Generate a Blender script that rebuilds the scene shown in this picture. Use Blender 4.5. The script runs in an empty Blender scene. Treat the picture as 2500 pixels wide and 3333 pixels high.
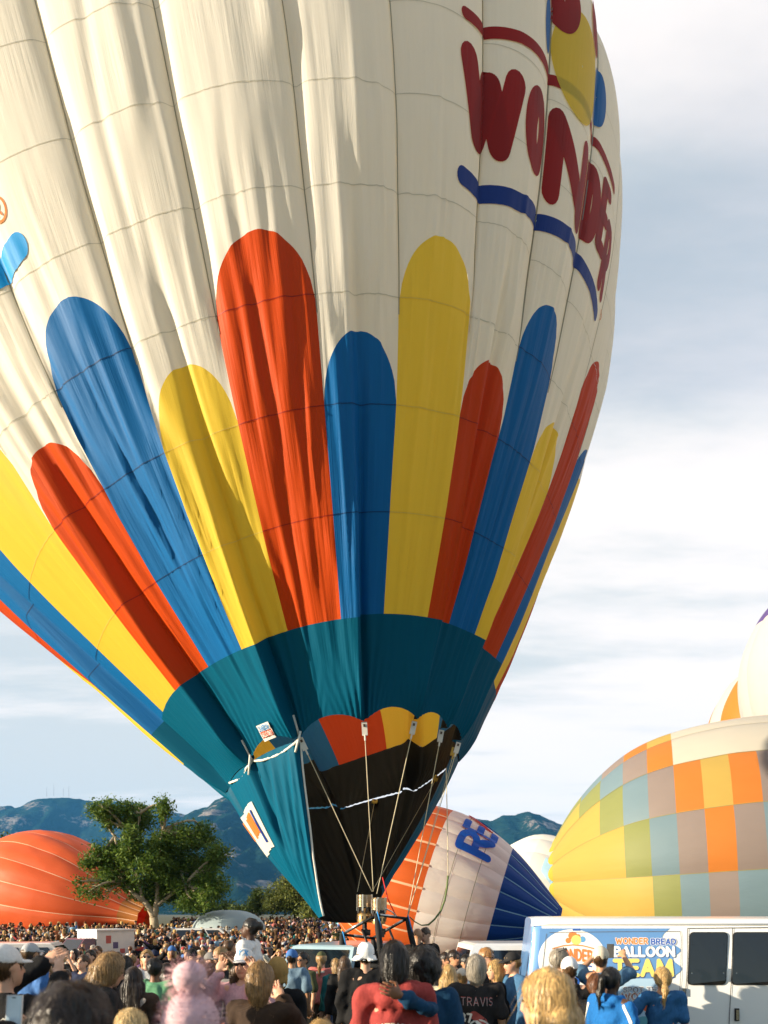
import bpy, bmesh, math, random
import numpy as np
from mathutils import Vector, Matrix, Euler

scene = bpy.context.scene
random.seed(7)
RNG = np.random.default_rng(11)

# ------------------------------------------------------------------ camera
F = 2400.0                 # focal length in photo pixels (photo is 2500 x 3333)
PW, PH = 2500.0, 3333.0
HY = 2975.0                # photo row of the horizon
CAMH = 2.08
cam_data = bpy.data.cameras.new("camera")
cam = bpy.data.objects.new("camera", cam_data)
scene.collection.objects.link(cam)
cam.location = (0, 0, CAMH)
cam.rotation_euler = (math.radians(90), 0, 0)
cam_data.sensor_fit = 'HORIZONTAL'
cam_data.sensor_width = 36.0
cam_data.lens = 36.0 * F / PW
cam_data.shift_y = (HY - PH / 2) / PW
cam_data.clip_start = 0.05
cam_data.clip_end = 30000.0
cam_data.dof.use_dof = True
cam_data.dof.focus_distance = 15.0
cam_data.dof.aperture_fstop = 2.8
scene.camera = cam

# ------------------------------------------------------------------ sun and sky
SUN_AZ = math.radians(-73)      # measured from the direction that faces the camera, to the left
SUN_EL = math.radians(11)
SUN_DIR = Vector((math.sin(SUN_AZ) * math.cos(SUN_EL), -math.cos(SUN_AZ) * math.cos(SUN_EL), math.sin(SUN_EL)))
sun_data = bpy.data.lights.new("sun", 'SUN')
sun_data.energy = 5.0
sun_data.angle = math.radians(0.5)
sun_data.color = (1.0, 0.85, 0.64)
sun = bpy.data.objects.new("sun", sun_data)
scene.collection.objects.link(sun)
sun.rotation_euler = (-SUN_DIR).to_track_quat('-Z', 'Y').to_euler()

world = bpy.data.worlds.new("World")
scene.world = world
world.use_nodes = True
wn, wl = world.node_tree.nodes, world.node_tree.links
wn.clear()
w_out = wn.new('ShaderNodeOutputWorld')
w_bg = wn.new('ShaderNodeBackground')
w_sky = wn.new('ShaderNodeTexSky')
w_sky.sky_type = 'NISHITA'
w_sky.sun_disc = False
w_sky.sun_elevation = SUN_EL
w_sky.sun_rotation = math.atan2(SUN_DIR.x, SUN_DIR.y)
w_sky.air_density = 1.0
w_sky.dust_density = 0.6
w_bg.inputs['Strength'].default_value = 0.10


def wmath(op, a, b=None, c=None):
    n = wn.new('ShaderNodeMath')
    n.operation = op
    for i, v in enumerate((a, b, c)):
        if v is None:
            continue
        if isinstance(v, (int, float)):
            n.inputs[i].default_value = v
        else:
            wl.new(v, n.inputs[i])
    return n.outputs[0]


w_tc = wn.new('ShaderNodeTexCoord')
w_sep = wn.new('ShaderNodeSeparateXYZ')
wl.new(w_tc.outputs['Generated'], w_sep.inputs[0])
dz = wmath('ADD', wmath('MAXIMUM', w_sep.outputs[2], 0.0), 0.10)
cu = wmath('DIVIDE', w_sep.outputs[0], dz)
cv = wmath('DIVIDE', w_sep.outputs[1], dz)
w_cmb = wn.new('ShaderNodeCombineXYZ')
wl.new(cu, w_cmb.inputs[0]); wl.new(cv, w_cmb.inputs[1])


def wnoise(scale, detail, rough, off, stretch=(1, 1, 1)):
    mp = wn.new('ShaderNodeMapping')
    mp.inputs['Location'].default_value = off
    mp.inputs['Scale'].default_value = stretch
    wl.new(w_cmb.outputs[0], mp.inputs[0])
    n = wn.new('ShaderNodeTexNoise')
    n.inputs['Scale'].default_value = scale
    n.inputs['Detail'].default_value = detail
    n.inputs['Roughness'].default_value = rough
    wl.new(mp.outputs[0], n.inputs['Vector'])
    return n.outputs[0]


def wramp(val, lo, hi):
    r = wn.new('ShaderNodeMapRange')
    r.interpolation_type = 'SMOOTHSTEP'
    r.inputs[1].default_value = lo
    r.inputs[2].default_value = hi
    wl.new(val, r.inputs[0])
    return r.outputs[0]


# a blue break in the cloud sheet, as seen right of the big balloon
g1 = wmath('ADD', wmath('POWER', wmath('MULTIPLY', wmath('SUBTRACT', cu, 0.50), 2.2), 2.0), wmath('POWER', wmath('MULTIPLY', wmath('SUBTRACT', cv, 1.02), 6.0), 2.0))
gap = wmath('MULTIPLY', wmath('POWER', 2.718, wmath('MULTIPLY', g1, -1.0)), 0.32)
cover = wramp(wmath('SUBTRACT', wmath('ADD', wmath('MULTIPLY', wnoise(0.45, 3, 0.5, (1.2, 7.3, 0)), 0.55),
                    wmath('MULTIPLY', wnoise(1.7, 6, 0.6, (4.0, 2.0, 0), (0.6, 1.2, 1)), 0.45)), gap), 0.22, 0.52)
# the cloud sheet lies ahead; unseen cover behind camera thinned to cut fill light
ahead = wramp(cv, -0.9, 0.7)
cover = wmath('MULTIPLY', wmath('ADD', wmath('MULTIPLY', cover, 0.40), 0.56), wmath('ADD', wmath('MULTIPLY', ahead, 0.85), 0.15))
tone = wramp(wmath('ADD', wnoise(1.5, 6, 0.6, (9.0, 3.0, 1.0), (0.45, 1.3, 1)), wmath('ADD', wmath('MULTIPLY', wmath('MAXIMUM', wmath('MINIMUM', cu, 0.7), -1.2), 0.13), wmath('MULTIPLY', wramp(cv, 1.0, 0.6), 0.22))), 0.36, 0.62)
w_cm = wn.new('ShaderNodeMix'); w_cm.data_type = 'RGBA'
wl.new(tone, w_cm.inputs[0])
w_cm.inputs[6].default_value = (3.15, 3.35, 3.4, 1)      # shaded cloud
w_cm.inputs[7].default_value = (4.7, 4.42, 4.25, 1)      # sunlit cloud
w_mx = wn.new('ShaderNodeMix'); w_mx.data_type = 'RGBA'
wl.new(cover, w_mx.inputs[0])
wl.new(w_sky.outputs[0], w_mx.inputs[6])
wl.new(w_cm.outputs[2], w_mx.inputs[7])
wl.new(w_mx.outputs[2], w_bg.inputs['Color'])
wl.new(w_bg.outputs[0], w_out.inputs['Surface'])

# ------------------------------------------------------------------ exposure and renderer
vs = scene.view_settings
vs.view_transform = 'Standard'
vs.look = 'None'
vs.exposure = 1.30
vs.gamma = 1.0
vs.use_curve_mapping = False
cy = scene.cycles
cy.use_denoising = True
cy.max_bounces = 8
cy.diffuse_bounces = 4
cy.glossy_bounces = 2
cy.transmission_bounces = 6
cy.transparent_max_bounces = 6
cy.volume_bounces = 0
cy.caustics_reflective = False
cy.caustics_refractive = False
cy.sample_clamp_indirect = 6.0

# ================================================================== helpers
COL = scene.collection


def px(x, y, Y):
    """photo pixel at depth Y -> world point"""
    return Vector(((x - PW / 2) * Y / F, Y, CAMH - (y - HY) * Y / F))


def gz(y):
    """lie of the land: a shallow bowl between the camera's rise and the far side of the park"""
    y = np.asarray(y, float)
    def ss(a, b):
        t = np.clip((y - a) / (b - a), 0, 1); return t * t * (3 - 2 * t)
    return -0.95 * ss(7.5, 25) * (1 - ss(27, 66))


def tag(o, label=None, cat=None, group=None, kind=None):
    if label: o["label"] = label
    if cat: o["category"] = cat
    if group: o["group"] = group
    if kind: o["kind"] = kind
    return o


def empty(name, loc=(0, 0, 0), rz=0.0, parent=None):
    o = bpy.data.objects.new(name, None)
    COL.objects.link(o)
    o.location = loc
    o.rotation_euler = (0, 0, rz)
    o.empty_display_size = 0.2
    if parent: o.parent = parent
    return o


def make_mesh(name, verts, faces, mats=None, smooth=True, uv=None, mat_idx=None, col=None):
    me = bpy.data.meshes.new(name)
    verts = np.asarray(verts, dtype=np.float32).reshape(-1, 3)
    if isinstance(faces, np.ndarray) and faces.ndim == 2:
        n, k = faces.shape
        me.vertices.add(len(verts))
        me.vertices.foreach_set("co", verts.ravel())
        me.loops.add(n * k)
        me.loops.foreach_set("vertex_index", faces.astype(np.int32).ravel())
        me.polygons.add(n)
        me.polygons.foreach_set("loop_start", np.arange(0, n * k, k, dtype=np.int32))
        me.update(calc_edges=True)
    else:
        me.from_pydata(verts.tolist(), [], [list(map(int, f)) for f in faces])
        me.update()
    if mats is not None:
        for m in (mats if isinstance(mats, (list, tuple)) else [mats]):
            me.materials.append(m)
    if mat_idx is not None:
        me.polygons.foreach_set("material_index", np.asarray(mat_idx, dtype=np.int32))
    if smooth:
        me.polygons.foreach_set("use_smooth", np.ones(len(me.polygons), dtype=bool))
    if uv is not None:
        ly = me.uv_layers.new(name="UVMap")
        li = np.empty(len(me.loops), dtype=np.int32)
        me.loops.foreach_get("vertex_index", li)
        ly.data.foreach_set("uv", np.asarray(uv, dtype=np.float32)[li].ravel())
    if col is not None:
        a = me.color_attributes.new("Col", 'FLOAT_COLOR', 'POINT')
        c = np.ones((len(verts), 4), dtype=np.float32); c[:, :3] = col
        a.data.foreach_set("color", c.ravel())
    return me


def link(name, me, parent=None, loc=None):
    o = bpy.data.objects.new(name, me)
    COL.objects.link(o)
    if parent: o.parent = parent
    if loc is not None: o.location = loc
    return o


def mobj(name, verts, faces, mats, parent=None, smooth=True, **kw):
    return link(name, make_mesh(name, verts, faces, mats, smooth, **kw), parent)


def grid_faces(h, w, wrap=False):
    i = np.arange(h - 1)[:, None]; j = np.arange(w if wrap else w - 1)[None, :]
    j2 = (j + 1) % w
    return np.stack([i * w + j, i * w + j2, (i + 1) * w + j2, (i + 1) * w + j], -1).reshape(-1, 4)


class MB:
    """collects simple solids into one mesh"""
    def __init__(s):
        s.v = []; s.f = []; s.m = []; s.mi = 0

    def add(s, verts, faces):
        b = len(s.v)
        s.v += [tuple(map(float, q)) for q in verts]
        for f in faces:
            s.f.append([int(i) + b for i in f]); s.m.append(s.mi)

    def box(s, c, size, rot=None, bevel=0.0):
        x, y, z = [d / 2 for d in size]
        vs_ = [(sx * x, sy * y, sz * z) for sz in (-1, 1) for sx, sy in ((-1, -1), (1, -1), (1, 1), (-1, 1))]
        R = rot if rot is not None else Matrix.Identity(3)
        s.add([Vector(c) + R @ Vector(q) for q in vs_],
              [(3, 2, 1, 0), (4, 5, 6, 7), (0, 1, 5, 4), (1, 2, 6, 5), (2, 3, 7, 6), (3, 0, 4, 7)])

    def tube(s, pts, r, n=8, cap=True):
        pts = [Vector(q) for q in pts]
        rs = r if isinstance(r, (list, tuple)) else [r] * len(pts)
        rings = []
        up = None
        for i, q in enumerate(pts):
            t = (pts[min(i + 1, len(pts) - 1)] - pts[max(i - 1, 0)]).normalized()
            if up is None:
                up = t.orthogonal().normalized()
            up = (up - t * up.dot(t))
            up = up.normalized() if up.length > 1e-6 else t.orthogonal().normalized()
            bt = t.cross(up)
            rings.append([q + (up * math.cos(a) + bt * math.sin(a)) * rs[i] for a in [2 * math.pi * k / n for k in range(n)]])
        vs_ = [v for ring in rings for v in ring]
        fs = []
        for i in range(len(pts) - 1):
            for k in range(n):
                fs.append((i * n + k, i * n + (k + 1) % n, (i + 1) * n + (k + 1) % n, (i + 1) * n + k))
        if cap:
            fs.append(tuple(range(n))[::-1]); fs.append(tuple((len(pts) - 1) * n + k for k in range(n)))
        s.add(vs_, fs)

    def lathe(s, prof, c=(0, 0, 0), n=24, rot=None):
        R = rot if rot is not None else Matrix.Identity(3)
        vs_ = []
        for r, z in prof:
            for k in range(n):
                a = 2 * math.pi * k / n
                vs_.append(Vector(c) + R @ Vector((r * math.cos(a), r * math.sin(a), z)))
        fs = []
        for i in range(len(prof) - 1):
            for k in range(n):
                fs.append((i * n + k, i * n + (k + 1) % n, (i + 1) * n + (k + 1) % n, (i + 1) * n + k))
        s.add(vs_, fs)

    def torus(s, c, R_, r, n=28, m=6, rot=None):
        Rm = rot if rot is not None else Matrix.Identity(3)
        vs_ = []
        for i in range(n):
            a = 2 * math.pi * i / n
            for j in range(m):
                b = 2 * math.pi * j / m
                vs_.append(Vector(c) + Rm @ Vector(((R_ + r * math.cos(b)) * math.cos(a), (R_ + r * math.cos(b)) * math.sin(a), r * math.sin(b))))
        s.add(vs_, [(i * m + j, ((i + 1) % n) * m + j, ((i + 1) % n) * m + (j + 1) % m, i * m + (j + 1) % m) for i in range(n) for j in range(m)])

    def build(s, name, mats, parent=None, smooth=False):
        o = mobj(name, s.v, s.f, mats, parent, smooth, mat_idx=s.m)
        return o


# ------------------------------------------------------------------ value noise (numpy)
_T = np.random.default_rng(5).random((64, 64, 64)).astype(np.float32)


def vnoise(x, y, z=0.0, seed=0):
    x, y, z = np.broadcast_arrays(np.asarray(x, float) + seed * 7.13, np.asarray(y, float) + seed * 3.7, np.asarray(z, float) + seed * 1.9)
    xi, yi, zi = np.floor(x).astype(int), np.floor(y).astype(int), np.floor(z).astype(int)
    fx, fy, fz = x - xi, y - yi, z - zi
    fx, fy, fz = fx * fx * (3 - 2 * fx), fy * fy * (3 - 2 * fy), fz * fz * (3 - 2 * fz)
    r = 0
    for dx, wx in ((0, 1 - fx), (1, fx)):
        for dy, wy in ((0, 1 - fy), (1, fy)):
            for dz_, wz in ((0, 1 - fz), (1, fz)):
                r = r + wx * wy * wz * _T[(xi + dx) & 63, (yi + dy) & 63, (zi + dz_) & 63]
    return r * 2 - 1


def fbm(x, y, z=0.0, oct=4, seed=0):
    r = 0; a = 1.0; t = 0
    for o in range(oct):
        r = r + a * vnoise(np.asarray(x) * 2 ** o, np.asarray(y) * 2 ** o, np.asarray(z) * 2 ** o, seed + o); t += a; a *= .5
    return r / t


def sstep(a, b, x):
    t = np.clip((np.asarray(x, float) - a) / (b - a), 0, 1)
    return t * t * (3 - 2 * t)


# ------------------------------------------------------------------ materials
MATS = {}


def new_mat(name):
    m = bpy.data.materials.new(name)
    m.use_nodes = True
    return m, m.node_tree.nodes, m.node_tree.links, m.node_tree.nodes['Principled BSDF']


def mat(name, color, rough=0.7, metal=0.0, var=0.12, scale=6.0, bump=0.0, bscale=40.0, spec=0.4, coords='Object', emit=None):
    """plain surface with a little mottled colour and relief"""
    if name in MATS: return MATS[name]
    m, n, l, b = new_mat(name)
    b.inputs['Roughness'].default_value = rough
    b.inputs['Metallic'].default_value = metal
    b.inputs['Specular IOR Level'].default_value = spec
    tc = n.new('ShaderNodeTexCoord')
    nz = n.new('ShaderNodeTexNoise'); nz.inputs['Scale'].default_value = scale; nz.inputs['Detail'].default_value = 4
    l.new(tc.outputs[coords], nz.inputs['Vector'])
    mx = n.new('ShaderNodeMix'); mx.data_type = 'RGBA'
    l.new(nz.outputs[0], mx.inputs[0])
    c = np.array(color[:3])
    mx.inputs[6].default_value = (*np.clip(c * (1 - var), 0, 1), 1)
    mx.inputs[7].default_value = (*np.clip(c * (1 + var), 0, 1), 1)
    l.new(mx.outputs[2], b.inputs['Base Color'])
    if bump:
        n2 = n.new('ShaderNodeTexNoise'); n2.inputs['Scale'].default_value = bscale; n2.inputs['Detail'].default_value = 3
        l.new(tc.outputs[coords], n2.inputs['Vector'])
        bp = n.new('ShaderNodeBump'); bp.inputs['Strength'].default_value = bump; bp.inputs['Distance'].default_value = 0.02
        l.new(n2.outputs[0], bp.inputs['Height']); l.new(bp.outputs[0], b.inputs['Normal'])
    if emit:
        b.inputs['Emission Color'].default_value = (*color[:3], 1); b.inputs['Emission Strength'].default_value = emit
    MATS[name] = m
    return m


def fabric(name, color, transl=0.4, tcol=None, bump=0.25, us=22.0, vs_=.45, sheen=0.0, var=0.06):
    """thin coated balloon cloth: lets part of the light through; fine wrinkles run along the gores (UV = gore, height)"""
    if name in MATS: return MATS[name]
    m, n, l, b = new_mat(name)
    out = n['Material Output']
    b.inputs['Roughness'].default_value = 0.55
    b.inputs['Specular IOR Level'].default_value = 0.25
    uv = n.new('ShaderNodeUVMap'); uv.uv_map = "UVMap"
    mp = n.new('ShaderNodeMapping'); mp.inputs['Scale'].default_value = (us, vs_, 1)
    l.new(uv.outputs[0], mp.inputs[0])
    nz = n.new('ShaderNodeTexNoise'); nz.inputs['Scale'].default_value = 1.0; nz.inputs['Detail'].default_value = 5; nz.inputs['Roughness'].default_value = 0.6
    l.new(mp.outputs[0], nz.inputs['Vector'])
    nb = n.new('ShaderNodeTexNoise'); nb.inputs['Scale'].default_value = 0.9; nb.inputs['Detail'].default_value = 2
    l.new(uv.outputs[0], nb.inputs['Vector'])
    mx = n.new('ShaderNodeMix'); mx.data_type = 'RGBA'
    c = np.array(color)
    mx.inputs[6].default_value = (*np.clip(c * (1 - var), 0, 1), 1)
    mx.inputs[7].default_value = (*np.clip(c * (1 + var), 0, 1), 1)
    l.new(nz.outputs[0], mx.inputs[0])
    l.new(mx.outputs[2], b.inputs['Base Color'])
    bp = n.new('ShaderNodeBump'); bp.inputs['Distance'].default_value = 0.05
    st = n.new('ShaderNodeMapRange'); st.inputs[1].default_value = 0.35; st.inputs[2].default_value = 0.65
    st.inputs[3].default_value = bump * 0.15; st.inputs[4].default_value = bump
    l.new(nb.outputs[0], st.inputs[0]); l.new(st.outputs[0], bp.inputs['Strength'])
    l.new(nz.outputs[0], bp.inputs['Height']); l.new(bp.outputs[0], b.inputs['Normal'])
    if transl > 0:
        tr = n.new('ShaderNodeBsdfTranslucent')
        tr.inputs['Color'].default_value = (*(tcol or color), 1)
        l.new(bp.outputs[0], tr.inputs['Normal'])
        ms = n.new('ShaderNodeMixShader'); ms.inputs[0].default_value = transl
        l.new(b.outputs[0], ms.inputs[1]); l.new(tr.outputs[0], ms.inputs[2]); l.new(ms.outputs[0], out.inputs['Surface'])
    MATS[name] = m
    return m


# ------------------------------------------------------------------ rounded stroke lettering
def _arc(cx, cy_, rx, ry, a0, a1, n=14):
    return [(cx + rx * math.cos(math.radians(a0 + (a1 - a0) * i / n)), cy_ + ry * math.sin(math.radians(a0 + (a1 - a0) * i / n))) for i in range(n + 1)]


GLY = {   # width, strokes (unit height)
    'W': (1.05, [[(0, 1), (.27, 0)], [(.27, 0), (.52, .85)], [(.52, .85), (.78, 0)], [(.78, 0), (1.05, 1)]]),
    'O': (.78, [_arc(.39, .5, .39, .5, 90, 450, 28)]),
    'N': (.68, [[(0, 0), (0, 1)], [(0, 1), (.68, 0)], [(.68, 0), (.68, 1)]]),
    'D': (.66, [[(0, 0), (0, 1)], [(0, 1), (.2, 1)] + _arc(.22, .5, .44, .5, 90, -90, 18) + [(0, 0)]]),
    'E': (.52, [[(.52, 1), (0, 1)], [(0, 1), (0, 0)], [(0, 0), (.52, 0)], [(0, .5), (.46, .5)]]),
    'R': (.6, [[(0, 0), (0, 1)], [(0, 1), (.3, 1)] + _arc(.32, .74, .28, .26, 90, -90, 12) + [(0, .48)], [(.3, .48), (.6, 0)]]),
    'B': (.58, [[(0, 0), (0, 1)], [(0, 1), (.28, 1)] + _arc(.3, .76, .24, .24, 90, -90, 10) + [(0, .52)], [(.3, .52)] + _arc(.3, .26, .28, .26, 90, -90, 10) + [(0, 0)]]),
    'A': (.7, [[(0, 0), (.35, 1)], [(.35, 1), (.7, 0)], [(.13, .34), (.57, .34)]]),
    'L': (.48, [[(0, 1), (0, 0)], [(0, 0), (.48, 0)]]),
    'T': (.64, [[(0, 1), (.64, 1)], [(.32, 1), (.32, 0)]]),
    'M': (.9, [[(0, 0), (.08, 1)], [(.08, 1), (.45, .2)], [(.45, .2), (.82, 1)], [(.82, 1), (.9, 0)]]),
    'S': (.56, [_arc(.28, .75, .26, .25, 30, 270, 14) + _arc(.28, .25, .28, .25, 90, -150, 14)]),
    'P': (.58, [[(0, 0), (0, 1)], [(0, 1), (.3, 1)] + _arc(.3, .72, .28, .28, 90, -90, 12) + [(0, .44)]]),
    'H': (.64, [[(0, 0), (0, 1)], [(.64, 0), (.64, 1)], [(0, .5), (.64, .5)]]),
    'I': (.0, [[(0, 0), (0, 1)]]),
    'C': (.66, [_arc(.4, .5, .4, .5, 50, 310, 22)]),
    'G': (.74, [_arc(.4, .5, .4, .5, 50, 350, 24) + [(.48, .44)]]),
    'V': (.68, [[(0, 1), (.34, 0)], [(.34, 0), (.68, 1)]]),
    'X': (.64, [[(0, 1), (.64, 0)], [(0, 0), (.64, 1)]]),
    'Y': (.64, [[(0, 1), (.32, .48)], [(.64, 1), (.32, .48)], [(.32, .48), (.32, 0)]]),
    'K': (.6, [[(0, 0), (0, 1)], [(.58, 1), (0, .42)], [(.2, .6), (.6, 0)]]),
    'U': (.64, [[(0, 1), (0, .34)] + _arc(.32, .32, .32, .32, 180, 360, 12) + [(.64, 1)]]),
    'J': (.5, [[(.5, 1), (.5, .3)] + _arc(.25, .26, .25, .26, 0, -170, 10)]),
    '8': (.56, [_arc(.28, .76, .22, .24, 90, 450, 16), _arc(.28, .26, .28, .26, 90, 450, 18)]),
    '7': (.54, [[(0, 1), (.54, 1)], [(.54, 1), (.2, 0)]]),
    '/': (.4, [[(0, -.05), (.4, 1.05)]]),
    'f': (.4, [_arc(.34, .78, .16, .2, 90, 180, 6) + [(.18, 0)], [(0, .56), (.38, .56)]]),
    '&': (.6, [_arc(.25, .78, .18, .2, -60, 240, 12) + [(.6, 0)], _arc(.26, .25, .26, .25, 100, 400, 14)]),
}


def text_strokes(txt, gap=.32):
    """list of polylines in text space (unit cap height), and the total width"""
    x = 0; out = []
    for ch in txt:
        if ch == ' ':
            x += .5; continue
        w, st = GLY[ch]
        for s_ in st:
            out.append([(x + a, b) for a, b in s_])
        x += w + gap
    return out, x - gap


def ribbon(poly, width, nseg=None, across=4, step=.06):
    """a stroke of given width with round ends as a grid in 2D -> (verts2d, quads)"""
    P_ = np.array(poly, float)
    d = np.r_[0, np.cumsum(np.linalg.norm(np.diff(P_, axis=0), axis=1))]
    L = d[-1]
    r = width / 2
    n = max(6, int(L / step))
    t = np.linspace(0, L, n)
    cap = r * (1 - np.cos(np.linspace(0, np.pi / 2, 5)))
    t = np.r_[-r + cap[:-1], t, (L + r - cap[:-1])[::-1]]
    w = np.ones(len(t)) * r
    m0 = t < 0; w[m0] = np.sqrt(np.maximum(r * r - t[m0] ** 2, 1e-8))
    m1 = t > L; w[m1] = np.sqrt(np.maximum(r * r - (t[m1] - L) ** 2, 1e-8))
    tc_ = np.clip(t, 0, L)
    X = np.interp(tc_, d, P_[:, 0]); Y = np.interp(tc_, d, P_[:, 1])
    e = 1e-3
    tt0 = np.clip(tc_ - e - r * .3, 0, L); tt1 = np.clip(tc_ + e + r * .3, 0, L)
    T = np.stack([np.interp(tt1, d, P_[:, 0]) - np.interp(tt0, d, P_[:, 0]), np.interp(tt1, d, P_[:, 1]) - np.interp(tt0, d, P_[:, 1])], 1)
    T /= np.linalg.norm(T, axis=1)[:, None] + 1e-12
    X = X + T[:, 0] * (t - tc_); Y = Y + T[:, 1] * (t - tc_)
    N = np.stack([-T[:, 1], T[:, 0]], 1)
    a = np.linspace(-1, 1, across + 1)
    V = np.stack([X, Y], 1)[:, None, :] + N[:, None, :] * (a[None, :, None] * w[:, None, None])
    return V.reshape(-1, 2), grid_faces(len(t), across + 1)


def text_mesh(txt, height, width, fn, stroke=.2, gap=.32, across=4, step=.06, lift=0.0, dlift=0.0):
    """strokes -> one mesh; fn maps (x in 0..width, y in 0..height, layer) to 3D points"""
    st, tw = text_strokes(txt, gap)
    V = []; Fc = []; b = 0
    for i, s_ in enumerate(st):
        v2, q = ribbon(s_, stroke, across=across, step=step)
        v2 = np.stack([v2[:, 0] / tw * width, v2[:, 1] * height], 1)
        P_ = fn(v2[:, 0], v2[:, 1], i)
        V.append(P_); Fc.append(q + b); b += len(P_)
    return np.concatenate(V), np.concatenate(Fc)


def poly_fan(pts):
    return list(pts), [tuple(range(len(pts)))]

# ================================================================== ground, mountains
gm, gn, gl, gb = new_mat("park_grass")
tc = gn.new('ShaderNodeTexCoord')
n1 = gn.new('ShaderNodeTexNoise'); n1.inputs['Scale'].default_value = .35; n1.inputs['Detail'].default_value = 6
n2 = gn.new('ShaderNodeTexNoise'); n2.inputs['Scale'].default_value = 40; n2.inputs['Detail'].default_value = 4
gl.new(tc.outputs['Object'], n1.inputs['Vector']); gl.new(tc.outputs['Object'], n2.inputs['Vector'])
rp = gn.new('ShaderNodeValToRGB'); gl.new(n1.outputs[0], rp.inputs[0])
rp.color_ramp.elements[0].position = .35; rp.color_ramp.elements[0].color = (.045, .055, .018, 1)
rp.color_ramp.elements[1].position = .65; rp.color_ramp.elements[1].color = (.085, .075, .03, 1)
gl.new(rp.outputs[0], gb.inputs['Base Color']); gb.inputs['Roughness'].default_value = .95
bp = gn.new('ShaderNodeBump'); bp.inputs['Strength'].default_value = .8; bp.inputs['Distance'].default_value = .05
gl.new(n2.outputs[0], bp.inputs['Height']); gl.new(bp.outputs[0], gb.inputs['Normal'])
xs = np.array([-9000, -3000, -800, -200, -60, -20, 0, 20, 60, 200, 800, 3000, 9000.]); ys = np.r_[-3000, -600, -100, -20, 0, np.arange(4, 80, 1.5), 100, 200, 800, 2500, 9000.]
GX, GY = np.meshgrid(xs, ys)
tag(mobj("ground", np.stack([GX, GY, gz(GY)], -1).reshape(-1, 3), grid_faces(len(ys), len(xs)), gm), kind="structure")


def mountain_mat():
    m, n, l, b = new_mat("forested_rock")
    tc = n.new('ShaderNodeTexCoord')
    a = n.new('ShaderNodeTexNoise'); a.inputs['Scale'].default_value = .004; a.inputs['Detail'].default_value = 8; a.inputs['Roughness'].default_value = .62
    c = n.new('ShaderNodeTexNoise'); c.inputs['Scale'].default_value = .03; c.inputs['Detail'].default_value = 6; c.inputs['Roughness'].default_value = .7
    l.new(tc.outputs['Object'], a.inputs['Vector']); l.new(tc.outputs['Object'], c.inputs['Vector'])
    mixf = n.new('ShaderNodeMath'); mixf.operation = 'MULTIPLY_ADD'; mixf.inputs[1].default_value = .55
    l.new(c.outputs[0], mixf.inputs[0]); l.new(a.outputs[0], mixf.inputs[2])
    r = n.new('ShaderNodeValToRGB'); l.new(mixf.outputs[0], r.inputs[0])
    e = r.color_ramp.elements
    e[0].position = .58; e[0].color = (.006, .024, .022, 1)
    e[1].position = .82; e[1].color = (.018, .044, .032, 1)
    q = e.new(.875); q.color = (.15, .14, .125, 1)
    q = e.new(.93); q.color = (.26, .23, .20, 1)
    l.new(r.outputs[0], b.inputs['Base Color']); b.inputs['Roughness'].default_value = 1
    b.inputs['Specular IOR Level'].default_value = 0
    bp = n.new('ShaderNodeBump'); bp.inputs['Strength'].default_value = .9; bp.inputs['Distance'].default_value = 34
    l.new(c.outputs[0], bp.inputs['Height']); l.new(bp.outputs[0], b.inputs['Normal'])
    return m


m_mtn = mountain_mat()


def range_(name, Yr, depth, pts, seed, x0, x1, nx=340, ny=130, rough=.22):
    """terrain whose crest line at depth Yr passes through the photo points"""
    pts = np.array(pts, float)
    pxs = np.linspace(x0, x1, nx)
    crest = (HY - np.interp(pxs, pts[:, 0], pts[:, 1])) * Yr / F
    t = np.linspace(0, 1.35, ny)
    Tt, Pp = np.meshgrid(t, pxs, indexing='ij')
    Y = Yr - depth * (1 - Tt)
    X = (Pp - PW / 2) / F * Yr
    Hc = np.broadcast_to(crest, X.shape)
    prof = np.where(Tt < 1, Tt ** 1.15 * (.55 + .45 * Tt), 1 - (Tt - 1) * 1.2)
    gul = fbm(X / 330 + .3 * fbm(X / 300, Y / 300, 0, 3, seed + 9), Y / 800, 0, 6, seed); gul = np.where(gul < 0, gul, gul * .6) - .35 * np.abs(fbm(X / 160, Y / 420, 0, 4, seed + 2))
    fine = fbm(X / 90, Y / 90, 0, 4, seed + 3)
    mod = np.where(Tt < 1, np.sin(np.pi * np.clip(Tt, 0, 1)), 0)
    Z = Hc * prof + Hc * (gul * rough * 2.4 * mod + fine * .07 * (mod + .35 * (Tt > .85)))
    Z = Z + fbm(X / 40, Y / 40, 0, 2, seed + 5) * 7 * sstep(.1, .4, Tt)
    Z = np.maximum(Z - 4, -6)
    return tag(mobj(name, np.stack([X, Y, Z], -1).reshape(-1, 3), grid_faces(ny, nx), m_mtn), kind="structure")


range_("mountain_ridge", 5200, 2400, [(-900, 2640), (-300, 2600), (0, 2617), (33, 2615), (57, 2626), (108, 2598), (152, 2592), (200, 2589), (244, 2593), (320, 2606), (380, 2604), (450, 2608), (505, 2624), (608, 2648), (700, 2690), (900, 2740), (1300, 2800)], 1, -900, 1300)
range_("rocky_mountain", 3800, 1900, [(350, 2930), (480, 2780), (560, 2680), (600, 2652), (640, 2630), (678, 2622), (700, 2600), (720, 2592), (738, 2586), (800, 2570), (860, 2578), (950, 2610), (1050, 2600), (1200, 2650), (1350, 2640), (1450, 2655), (1600, 2665), (1633, 2649), (1681, 2649), (1722, 2636), (1763, 2651), (1839, 2678), (1855, 2680), (1882, 2668), (2000, 2650), (2200, 2690), (2600, 2660), (3300, 2700)], 5, 350, 3300, nx=420)
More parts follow.
